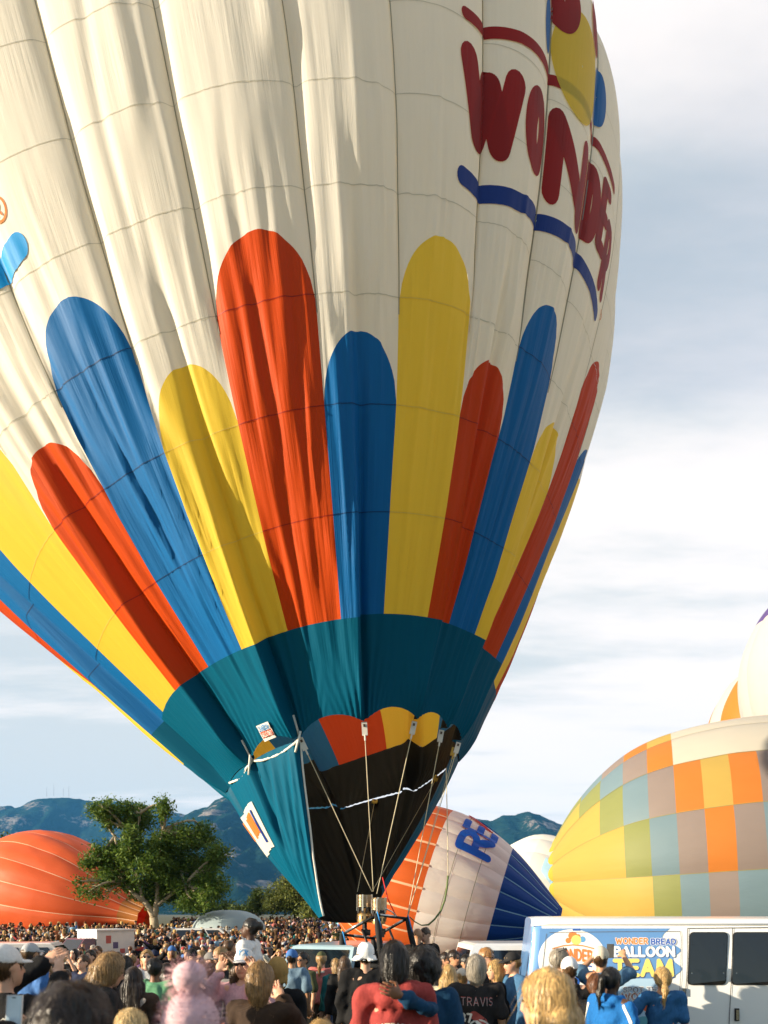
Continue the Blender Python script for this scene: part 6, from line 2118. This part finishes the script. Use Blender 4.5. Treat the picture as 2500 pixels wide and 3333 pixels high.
# ---- nearest row
hero(250, 3188, 2.6, "nearest dark curly head at the bottom left, seen from behind", 170, 'brown', 'charcoal', 'denim', (.020, .011, .006), hair='bigcurly', pitch=-.1)
o, pr = hero(625, 3126, 2.65, "person in a fuzzy pale pink hat with a big pompom", 175, 'fair', 'pink', 'denim', 'blond', (.64, .42, .45), hat='pom', hair='bald', hatz=-.05, sleeve='long', hood=True)
for c in o.children:
    if c.name.startswith('hat'): c.data.materials[0] = M_FUZZ
hero(1785, 3145, 3.2, "long-haired blonde woman near the camera right of centre, turned left", -128, 'fair', 'cream', 'denim', 'blond', hair='long', hairlen=.42, sleeve='long', pitch=.10)
hero(428, 3279, 4.3, "small blond child low in front of the brown-haired woman with the strap", 180, 'fair', 'white', 'denim', 'fairblond', hair='mop')
hero(1045, 3316, 4.2, "small blond child at the bottom edge beside the bucket-hat man", 180, 'fair', 'grey', 'denim', 'blond', hair='mop')
T_ = px(44, 3362, 3.66)                      # where that hand holds the phone
H_ = top_h(3105, 3.5); S_ = H_ / 1.75; yw = math.radians(165)
lw = Matrix.Rotation(-yw, 3, 'Z') @ ((T_ - Vector(((-95 - PW / 2) * 3.5 / F, 3.5, 0))) / S_)
sd = 1 if lw.x > 0 else -1
rel = Vector((sd * lw.x - .185, lw.y, lw.z - 1.405))
elb = rel * .5 + Vector((.05, .02, -.14))
kw_ = {'armR' if sd > 0 else 'armL': (tuple(elb), tuple(rel))}
hero(-95, 3105, 3.5, "person at the left edge holding a pale phone up into view", 165, 'fair', 'black', 'denim', 'dark', hair='short', sleeve='long', curl=1.0, **kw_)
phone(px(46, 3292, 3.6), 0, -.12, "pale phone with the sky on its screen at the bottom left corner")

# ---- left group
o, pr = hero(18, 3072, 4.6, "man in a black sweatshirt and white cap raising his arm at the left edge", 150, 'fair', 'black', 'denim', 'brown', 'white', hat='cap', sleeve='long', armL=((.10, -.14, -.08), (.02, -.20, .16)), armR='high', hatz=.02)
for q_ in (.04, .09, .14):
    print_on(o, pr, 'shirt', [([(q_ + .02 * math.cos(t * 1.3), 1.32 * pr['_S'] + .03 * math.sin(t)) for t in np.linspace(0, 4.2 + q_ * 8, 12)], .008)], m_cream_print, "shirt_print")
o, pr = hero(102, 3068, 8.6, "man in a bright blue and navy shirt with a pale backward cap", 150, 'tan', 'blue', 'navy', 'brown', 'palegrey', hat='cap', hatz=.02, sleeve='short', build=1.08)
hero(345, 3097, 5.9, "woman with tousled light brown hair and glasses looking down", 110, 'fair', 'charcoal', 'denim', 'sandy', hair='curlylong', pitch=.35, glasses='clear', sleeve='long')
o, pr = hero(436, 3144, 7.0, "dark-haired woman with a pale bag strap across her back", 178, 'tan', 'brown', 'denim', 'dark', hair='long', hairlen=.34, sleeve='long', front=False)
st = [([(-.14, 1.10 * pr['_S']), (.0, 1.27 * pr['_S']), (.13, 1.42 * pr['_S'])], .045)]
print_on(o, pr, 'shirt', st, mat("grey_strap", (.34, .30, .27), .8), "bag_strap", lift=.02)
hero(505, 3117, 8.4, "person in a green tee shirt with short black hair seen from behind", 172, 'brown', 'green', 'denim', 'black', hair='short', build=1.1)
o, pr = hero(195, 3082, 12.0, "man in a black tee carrying a small child on his shoulders", 15, 'fair', 'black', 'denim', 'dark', hair='short', armL='held', armR='held', pitch=-.15)
hero(190, 3050, 12.1, "small fair child in white riding on the man's shoulders at the left", 15, 'fair', 'white', 'khaki', 'blond', hair='bob', sit=True, lift=.92, armL='bent', armR='bent') if False else None
hero(212, 3155, 9.6, "boy in a cream tee standing in front of the man with a child", 10, 'fair', 'cream', 'khaki', 'brown', hair='short', pitch=-.2)
hero(155, 3143, 9.0, "girl in white with light hair beside the blue shirt man", 30, 'fair', 'white', 'pink', 'sandy', hair='bob', armR='bent')
hero(267, 3107, 10.6, "young man in a dark navy tee behind the tousled woman", -20, 'fair', 'navy', 'denim', 'brown', hair='short', pitch=-.15)
hero(290, 3090, 12.2, "young man with dark hair peeping over the navy tee man's shoulder", -10, 'fair', 'grey', 'denim', 'dark', hair='short', pitch=-.2)
hero(478, 3090, 10.2, "woman in a white tee and sunglasses behind the green tee person", 15, 'fair', 'white', 'denim', 'sandy', hair='lowpony', glasses='sun', pitch=-.2)
hero(410, 3108, 9.3, "person with straight black hair in a dark jacket, behind the bag strap woman", 165, 'tan', 'black', 'denim', 'black', hair='bob', sleeve='long')
hero(545, 3132, 9.4, "person in a slate top right of the green tee person", 150, 'fair', 'slate', 'denim', 'dark', hair='long', front=False)
hero(625, 3088, 10.6, "man with a black cap and dark vest left of the white-capped woman", 20, 'fair', 'white', 'black', 'brown', 'black', hat='cap')
hero(655, 3092, 11.0, "woman in sunglasses with light hair left of the white-capped woman", -10, 'fair', 'grey', 'denim', 'sandy', hair='bob', glasses='sun')
hero(688, 3098, 9.6, "person in a grey cap behind the red-haired girl", 60, 'fair', 'navy', 'denim', 'brown', 'grey', hat='cap')
hero(715, 3080, 9.6, "tall balding man in a dark jacket looking left", -60, 'fair', 'charcoal', 'denim', 'sandy', hair='crop', sleeve='long')
hero(690, 3128, 7.0, "person with long auburn hair in an orange-red top", 150, 'fair', 'orange', 'denim', 'auburn', hair='long', hairlen=.3, sleeve='long')

# ---- woman with the white cap carrying a child
o, pr = hero(795, 3086, 6.3, "smiling woman in a white cap and sunglasses carrying a child on her shoulders", -10, 'fair', 'pink', 'denim', 'brown', 'white', hat='cap', hair='long', glasses='sun', armL='held', armR='held', sleeve='long', hatz=.02)
S_ = pr['_S']
print_on(o, pr, 'hat', [(p_, w) for p_, w in words("YX", .01, 1.705 * S_, .045 * S_, .085 * S_, .18)], mat("cap_letters", (.10, .30, .55)), "cap_lettering", 'front')
woman_top = CAMH - (3086 - HY) * 6.3 / F
Hc = 1.05
P = dict(H=Hc * 1.20, sit=True, hair='bun', armL='bent', armR='bent', seed=4, sleeve='short', pitch=-.05, cloth=.02)
prc = make_person(P, .0165, .0095)
ms = people_meshes(prc, 'child')
ztop = top_h(2991, 6.6)
loc = ((812 - PW / 2) * 6.6 / F, 6.6, ztop - 1.75 * prc['_S'])
stand_person(ms, loc, math.radians(-100), "child with a dark hair bun sitting on the white-capped woman's shoulders", 'dark', 'white', 'grey', 'black')
o, pr = hero(850, 3126, 5.2, "woman with a streaked blond bob and dark brown coat, hand to her mouth", 162, 'fair', (.040, .024, .015), 'black', (.26, .15, .055), hair='bob', sleeve='long', armL='mouth', armR='down', build=1.08)
hero(905, 3112, 6.6, "person in a mustard hood and black jacket beside the bob-haired woman", 170, 'tan', 'black', 'denim', 'dark', 'mustard', hat='beanie', hatz=-.09, sleeve='long', hair='bald')
o, pr = hero(951, 3088, 10.3, "man in a blue cap, grey-blue tee and denim shorts seen from behind", 170, 'tan', 'slate', 'denim', 'dark', 'blue', hat='cap', shorts=True, hatz=.0)
hero(985, 3097, 10.9, "man in an olive tee and sunglasses facing the blue cap man", -35, 'tan', 'olive', 'khaki', 'black', hair='short', glasses='sun')
o, pr = hero(1047, 3096, 11.6, "person in a coral red tee with a long fair ponytail", 172, 'fair', 'coral', 'brown', 'sandy', 'olive', hat='cap', hair='lowpony')
print_on(o, pr, 'shirt', [([(-.05, 1.30), (.05, 1.31)], .035), ([(-.03, 1.24), (.04, 1.22)], .04), ([(-.04, 1.16), (.03, 1.17)], .03)][:1], m_cream_print, "shirt_print")
hero(1092, 3118, 11.0, "woman in a dark teal hoodie and jeans beside the coral tee", -140, 'fair', 'teal', 'denim', 'sandy', hair='bob', sleeve='long', hood=True)
hero(1122, 3110, 10.0, "person in dark clothes standing right behind the padded upright", 190, 'fair', 'black', 'black', 'brown', hair='long', sleeve='long')

# ---- centre
o, pr = hero(1190, 3066, 8.1, "man in a white bucket hat and black sweatshirt seen from behind", 178, 'fair', 'black', 'charcoal', 'brown', (.80, .79, .75), hat='bucket', sleeve='long', build=1.12, hatz=.0, hair='short')
o, pr = hero(1283, 3058, 5.1, "person in a faded red hoodie with a glossy black bob", 180, 'tan', (.30, .045, .04), 'charcoal', 'black', hair='bob', hood=True, sleeve='long', build=1.05, fold=1.4)
S_ = pr['_S']
print_on(o, pr, 'shirt', words("AMERICAN", 0, 1.16 * S_, .065, .34, .22, arc=.03) + words("EAGLE", 0, 1.06 * S_, .075, .24, .22, arc=.02), m_cream_print, "shirt_print")
hero(1378, 3074, 5.4, "person with dark curly hair laying a blue sleeve round the red hoodie", 184, 'brown', (.008, .045, .10), 'black', 'black', hair='bigcurly', sleeve='long', armR=((-.17, .36, -.02), (.02, .50, .08)), armL='down')
o, pr = hero(1462, 3138, 8.0, "blonde woman with tied-back hair in a pale floral top", 165, 'fair', (.58, .56, .42), 'pink', 'blond', hair='long', hairlen=.25, front=False)
o, pr = hero(1549, 3104, 7.2, "grey-blond person in a black tee with a large football print on the back", 178, 'tan', (.024, .021, .020), 'black', 'grey', hair='mop', build=1.15)
S_ = pr['_S']
print_on(o, pr, 'shirt', words("TRAVIS", 0, 1.27 * S_, .075, .30, .10), m_red_print, "shirt_print")
print_on(o, pr, 'shirt', words("TRAVIS", 0, 1.265 * S_, .075, .30, .05), m_grey_print, "shirt_print", lift=.008)
print_on(o, pr, 'shirt', words("87", -.10, 1.10 * S_, .075, .09, .25), m_cream_print, "shirt_print")
helmet = [([(.02 + .10 * math.cos(t), 1.03 * S_ + .085 * math.sin(t)) for t in np.linspace(.3, 3.6, 20)], .016), ([(-.07, 1.0 * S_), (.02, .98 * S_), (.10, 1.0 * S_)], .014), ([(-.06, .96 * S_), (.03, .94 * S_), (.11, .96 * S_)], .012), ([(.03, 1.03 * S_), (.03, .93 * S_)], .012), ([(.0, 1.10 * S_), (.05, 1.06 * S_)], .03)]
print_on(o, pr, 'shirt', helmet, m_cream_print, "shirt_print")
print_on(o, pr, 'shirt', [([(-.03, 1.17 * S_), (.06, 1.10 * S_)], .08), ([(.0, 1.02 * S_), (.04, 1.0 * S_)], .10)], m_red_print, "shirt_print", lift=.004)
hero(1505, 3150, 8.4, "person in a cream cap between the blonde woman and the football tee", 150, 'fair', 'cream', 'khaki', 'sandy', 'cream', hat='cap')
hero(1478, 3090, 11.0, "man in sunglasses holding a phone to his ear", 40, 'tan', 'charcoal', 'black', 'dark', hair='short', glasses='sun', armR='mouth')
hero(1449, 3098, 11.4, "person with a hand raised beside the sunglasses man", 30, 'tan', 'grey', 'denim', 'dark', hair='short', armR='mouth')
hero(1517, 3105, 10.4, "dark-haired young man peeping left of the football tee", 20, 'olive', 'white', 'denim', 'black', hair='short')
hero(1586, 3082, 9.2, "tall young man with reddish hair and glasses in profile", 60, 'fair', 'charcoal', 'denim', (.30, .15, .05), hair='short', glasses='clear')
hero(1612, 3122, 8.4, "woman with a light bob and black jacket turned left", -70, 'fair', 'black', 'black', 'blond', hair='bob', sleeve='long', armL='fore')
hero(1672, 3097, 8.3, "bearded man in a dark cap and blue shirt leaning left", -75, 'fair', (.05, .13, .24), 'denim', 'sandy', 'charcoal', hat='cap', sleeve='long', pitch=.2, armL='fore', build=1.1)
hero(1655, 3148, 9.2, "child with reddish face below the dark-capped man's arm", -30, 'fair', 'cream', 'denim', 'brown', hair='short')
hero(1727, 3010, 13.0, "child in a pale blue pompom beanie beside the van's rear", -5, 'fair', 'navy', 'denim', 'blond', (.42, .58, .62), hat='pom', hair='bald')
# crew at the basket
hero(1359, 3021, 15.9, "crew member in black with shaved head beside the basket", 160, 'tan', 'black', 'black', 'brown', hair='bald', sleeve='long', pitch=.2)
hero(1387, 3017, 16.1, "crew member in black with cropped dark hair holding the crown line", -40, 'fair', 'black', 'black', 'brown', hair='crop', sleeve='long', pitch=.25, armL='fore')

# ---- right group by the van
hero(1832, 3086, 8.0, "grey-haired man with sunglasses on top of his head near the van", 100, 'tan', 'charcoal', 'denim', 'grey', hair='short', glasses='sun', onhead=True, pitch=-.2)
o, pr = hero(1853, 3112, 7.2, "man in a white backward cap and black printed tee facing the van", 172, 'fair', 'black', 'denim', 'brown', (.74, .74, .74), hat='cap', hatz=.0, build=1.1)
print_on(o, pr, 'shirt', words("INE", .13, 1.23 * pr['_S'], .06, .12, .2), m_cream_print, "shirt_print")
o, pr = hero(1958, 3078, 8.0, "man in a beige cap and slate tee raising a phone with both hands", 150, 'tan', (.07, .15, .24), 'denim', 'brown', (.62, .55, .42), hat='cap', armL='high', armR='high', hatz=.0, pitch=-.2, curl=1.1)
ws = [o.matrix_basis @ (Vector(a[3]) + (Vector(a[3]) - Vector(a[2])).normalized() * .09) for a in pr['_arms']]
mid = (ws[0] + ws[1]) / 2
phone(mid, math.radians(150), .1, "dark phone held up by the man in the beige cap", dark=True, lit=False)
hero(1941, 3166, 6.9, "woman with auburn hair and black top right of the white-capped man", 160, 'fair', 'black', 'black', 'auburn', hair='lowpony', sleeve='long')
o, pr = hero(1990, 3146, 6.6, "girl with a black ponytail and bright blue white-striped hoodie", 130, 'dark', (.012, .12, .36), 'denim', 'black', hair='pony', hood=True, sleeve='long')
S_ = pr['_S']
for st_ in ([(-.20, 1.39 * S_), (-.24, 1.22 * S_), (-.25, 1.08 * S_)], [(.16, 1.40 * S_), (.23, 1.25 * S_)], [(-.12, 1.16 * S_), (.10, 1.16 * S_)]):
    print_on(o, pr, 'shirt', [(st_, .026)], m_cream_print, "sleeve_stripe")
hero(2156, 3146, 7.5, "woman in a blue tee with a blonde ponytail, hand on hip beside the van", 172, 'tan', (.03, .12, .27), 'charcoal', 'blond', hair='lowpony', armL='down', armR='hip', build=1.05)

# ------------------------------------------------------------------ the crowd: individuals
VARS = []
rv = np.random.default_rng(17)
hairs = ['short', 'bob', 'long', 'short', 'curly', 'lowpony', 'crop', 'mop']
for i in range(22):
    hat = [None, None, None, 'cap', None, 'beanie', None, 'capback'][i % 8]
    P = dict(H=1.75, hair=hairs[(i * 3) % 8], hat=hat, seed=i + 30, build=.9 + .22 * rv.random(), sleeve=('short', 'long')[i % 2], hood=(i % 5 == 1), shorts=(i % 4 == 2),
             armL=['down', 'bent', 'fold', 'phone', 'down', 'high', 'hip'][i % 7], armR=['bent', 'down', 'fold', 'down', 'phone', 'high', 'mouth'][(i * 2) % 7], pitch=-.25 * rv.random(), hyaw=.5 * (rv.random() - .5), step=.3 * rv.random(), eyes=False, hatz=.0)
    VARS.append((P, people_meshes(make_person(P, .034, .034, fine=False), 'crowd')))
shirt_names = ['black', 'black', 'charcoal', 'white', 'black', 'white', 'charcoal', 'charcoal', 'grey', 'black', 'brown', 'navy', 'black', 'charcoal', 'navy', 'grey', 'red', 'blue', 'cream', 'white', 'teal', 'maroon', 'mustard', 'pink', 'sky', 'olive', 'brown', 'orange', 'green', 'black', 'coral', 'palegrey', 'purple', 'white', 'black']
trou_names = ['denim', 'black', 'khaki', 'charcoal', 'denim', 'navy', 'grey']
hair_names = ['brown', 'dark', 'black', 'blond', 'sandy', 'brown', 'grey', 'auburn', 'dark']
skin_names = ['fair', 'fair', 'tan', 'fair', 'olive', 'brown', 'fair', 'tan', 'dark']
WORD = dict(palegrey='pale grey', sky='sky blue', fairblond='fair')
rc = np.random.default_rng(23)
placed = [(o.location.x, o.location.y) for o, _, _ in HERO]
spots = []
tries = 0
while len(spots) < 245 and tries < 60000:
    tries += 1
    D = 11.5 + 25.0 * rc.random() ** .8
    zone = rc.random()
    if zone < .86: xp = -40 + 1180 * rc.random()
    else:
        xp = 1390 + 380 * rc.random(); D = 16.8 + 3.4 * rc.random()
    X = (xp - PW / 2) * D / F
    if any((X - a) ** 2 + (D - b) ** 2 < (.50 if D < 18 else .58) ** 2 for a, b in placed): continue
    if abs(X - px(300, 0, 32).x) < 1.4 and abs(D - 32) < 1.9: continue
    if abs(X - px(120, 0, 21).x) < 2.4 and abs(D - 21) < 1.2: continue
    if abs(X - px(1085, 0, 15.4).x) < 2.5 and abs(D - 15.4) < 1.2: continue
    if 13.6 < D < 16.6 and -1.3 < X < 1.2: continue
    if xp < 1150 and D > 10 and D < 13 and abs(xp - 1050) < 40: continue
    placed.append((X, D)); spots.append((xp, X, D))
spots.sort(key=lambda s: s[2])


def landmark(xp, D):
    if xp < 90: w = "by the left edge"
    elif xp < 215: w = "left of the box truck"
    elif xp < 360: w = "around the box truck"
    elif xp < 560: w = "below the forked trunk"
    elif xp < 650: w = "left of the dome"
    elif xp < 870: w = "below the dome"
    elif xp < 1010: w = "right of the dome"
    elif xp < 1200: w = "below the scoop"
    elif xp < 1560: w = "right of the basket"
    else: w = "near the van's rear"
    q = "near" if D < 16 else "midway" if D < 22 else "far" if D < 29 else "farthest"
    return w, q


seen = {}
for n_, (xp, X, D) in enumerate(spots):
    vi = int(rc.integers(len(VARS)))
    P, ms = VARS[vi]
    child = rc.random() < .12
    H_ = (1.15 + .25 * rc.random()) if child else 1.56 + .28 * rc.random()
    sc = shirt_names[int(rc.integers(len(shirt_names)))]; tr = trou_names[int(rc.integers(len(trou_names)))]
    hc = hair_names[int(rc.integers(len(hair_names)))]; sk = skin_names[int(rc.integers(len(skin_names)))]
    hatc = ['white', 'black', 'navy', 'red', 'grey', 'blue'][int(rc.integers(6))]
    yaw = rc.normal() * 55 + 25
    if rc.random() < .25: yaw += 150
    w, q = landmark(xp, D)
    top = (WORD.get(hatc, hatc) + (" beanie" if P['hat'] == 'beanie' else " cap")) if P['hat'] else WORD.get(hc, hc) + {'bob': " bobbed hair", 'long': " long hair", 'curly': " curly hair", 'lowpony': " tied-back hair", 'crop': " cropped hair", 'mop': " tousled hair"}.get(P['hair'], " short hair")
    kind_ = "child" if child else "person"; top_ = "hoodie" if P['hood'] else "sweater" if P['sleeve'] == 'long' else "tee"
    label = "%s in %s %s with %s, %s %s" % (kind_, WORD.get(sc, sc), top_, top, q, w)
    if label in seen:
        label = "%s in %s %s, %s trousers, %s, %s %s" % (kind_, WORD.get(sc, sc), top_, WORD.get(tr, tr), top, q, w)
    seen[label] = 1
    stand_person(ms, (X, D, float(gz(D))), math.radians(yaw), label, sk, sc, tr, hc, hatc, group="spectators in the crowd", scale=H_ / 1.75)

# ------------------------------------------------------------------ the far crowd: one mass
rc = np.random.default_rng(5)
LOD = []


def low_person(i):
    """light figure for the distance: head, hair, torso, arms and legs, coloured by region"""
    V, Q, T_ = [], [], []
    def lathe(prof, c, n, t, sx=1.0, sy=1.0):
        b = len(V)
        for r, z in prof:
            for k in range(n):
                a = 2 * math.pi * (k + .5) / n; V.append((c[0] + r * sx * math.cos(a), c[1] + r * sy * math.sin(a), c[2] + z)); T_.append(t)
        for j in range(len(prof) - 1):
            for k in range(n): Q.append((b + j * n + k, b + j * n + (k + 1) % n, b + (j + 1) * n + (k + 1) % n, b + (j + 1) * n + k))
    def limb(p0, p1, r0, r1, t, n=5):
        b = len(V); p0, p1 = Vector(p0), Vector(p1); d = (p1 - p0).normalized(); u = d.orthogonal().normalized(); w = d.cross(u)
        for p, r in ((p0, r0), (p1, r1)):
            for k in range(n):
                a = 2 * math.pi * k / n; V.append(tuple(p + (u * math.cos(a) + w * math.sin(a)) * r)); T_.append(t)
        for k in range(n): Q.append((b + k, b + (k + 1) % n, b + n + (k + 1) % n, b + n + k))
    lathe([(.045, -.17), (.048, -.11), (.066, -.07), (.080, .0), (.074, .06), (.045, .105), (.001, .12)], (0, 0, 1.63), 8, 0, 1, 1.15)
    hb = (-.02, -.10, -.20, .02, -.06)[i % 5]
    lathe([(.090, hb), (.098, hb * .4 + .02), (.090, .075), (.056, .122), (.001, .138)], (0, .016, 1.63), 8, 3, 1, 1.12)
    lathe([(.155, .0), (.150, .12), (.135, .28), (.17, .44), (.185, .53), (.15, .60), (.06, .65)], (0, 0, .85), 8, 1, 1.12, .72)
    for sd in (-1, 1):
        limb((sd * .09, 0, .9), (sd * .10, 0, .5), .095, .07, 2); limb((sd * .10, 0, .5), (sd * .10, .02, .05), .068, .05, 2)
        e, w = ARMS[[('down', 'bent'), ('bent', 'down'), ('down', 'down'), ('phone', 'phone'), ('high', 'high'), ('fold', 'fold'), ('down', 'high'), ('mouth', 'down')][i % 8][(sd + 1) // 2]]
        s0 = Vector((sd * .185, 0, 1.40)); el = s0 + Vector((e[0] * sd, e[1], e[2])); wr = s0 + Vector((w[0] * sd, w[1], w[2]))
        limb(s0, el, .06, .05, 1); limb(el, wr, .045, .03, 0 if i % 2 else 1); limb(wr, wr + (wr - el).normalized() * .11, .035, .025, 0)
    return np.array(V), np.array(Q), np.array(T_)


LOD = [low_person(i) for i in range(16)]
AV, AQ, AC, b = [], [], [], 0
cnt = 0
D = 33.0
while D < 74:
    x = -60.0
    stepx = (.62 + .02 * (D - 33) / 10) * F / D
    while x < (1150 if D < 56 else 1120):
        x += stepx * (.75 + .5 * rc.random())
        if D > 54 and x < 560: continue
        v, q, t_ = LOD[int(rc.integers(16))]
        a = rc.uniform(-1.2, 1.6); H_ = (1.5 + .35 * rc.random()) / 1.75
        if rc.random() < .1: H_ *= .7
        DD = D + rc.normal() * .25
        R = np.array([[math.cos(a), -math.sin(a), 0], [math.sin(a), math.cos(a), 0], [0, 0, 1]])
        P_ = v @ R.T * H_ + np.array(((x - PW / 2) * DD / F, DD, float(gz(DD))))
        cols = np.array([SKIN[skin_names[int(rc.integers(9))]], COLN[shirt_names[int(rc.integers(len(shirt_names)))]], COLN[trou_names[int(rc.integers(7))]], HAIRC[hair_names[int(rc.integers(9))]]])
        AV.append(P_); AQ.append(q + b); AC.append(cols[t_]); b += len(v); cnt += 1
    D += .95 + .02 * (D - 33)
m_crowd, cn, cl_, cb_ = new_mat("far_crowd_colours")
at = cn.new('ShaderNodeAttribute'); at.attribute_name = "Col"; cl_.new(at.outputs['Color'], cb_.inputs['Base Color']); cb_.inputs['Roughness'].default_value = .85; cb_.inputs['Specular IOR Level'].default_value = .15
tag(mobj("crowd", np.concatenate(AV), np.concatenate(AQ), m_crowd, None, True, col=np.concatenate(AC)), "dense far-off crowd of spectators filling the park behind the nearer rows", "crowd", kind="stuff")
print("far crowd", cnt, "faces", sum(len(q) for q in AQ))

# ================================================================== the hazy air
mb = MB(); mb.box((0, 2000, 370), (19000, 11000, 744))
hz_m = bpy.data.materials.new("hazy_air"); hz_m.use_nodes = True
hn, hl = hz_m.node_tree.nodes, hz_m.node_tree.links
hn.clear()
ho = hn.new('ShaderNodeOutputMaterial'); pv = hn.new('ShaderNodeVolumePrincipled')
pv.inputs['Color'].default_value = (.10, .44, 1.0, 1)
pv.inputs['Density'].default_value = .00005
pv.inputs['Anisotropy'].default_value = 0.0
hl.new(pv.outputs[0], ho.inputs['Volume'])
tag(mb.build("haze", hz_m), "thin bluish morning haze over the park and mountains", "haze", kind="stuff")
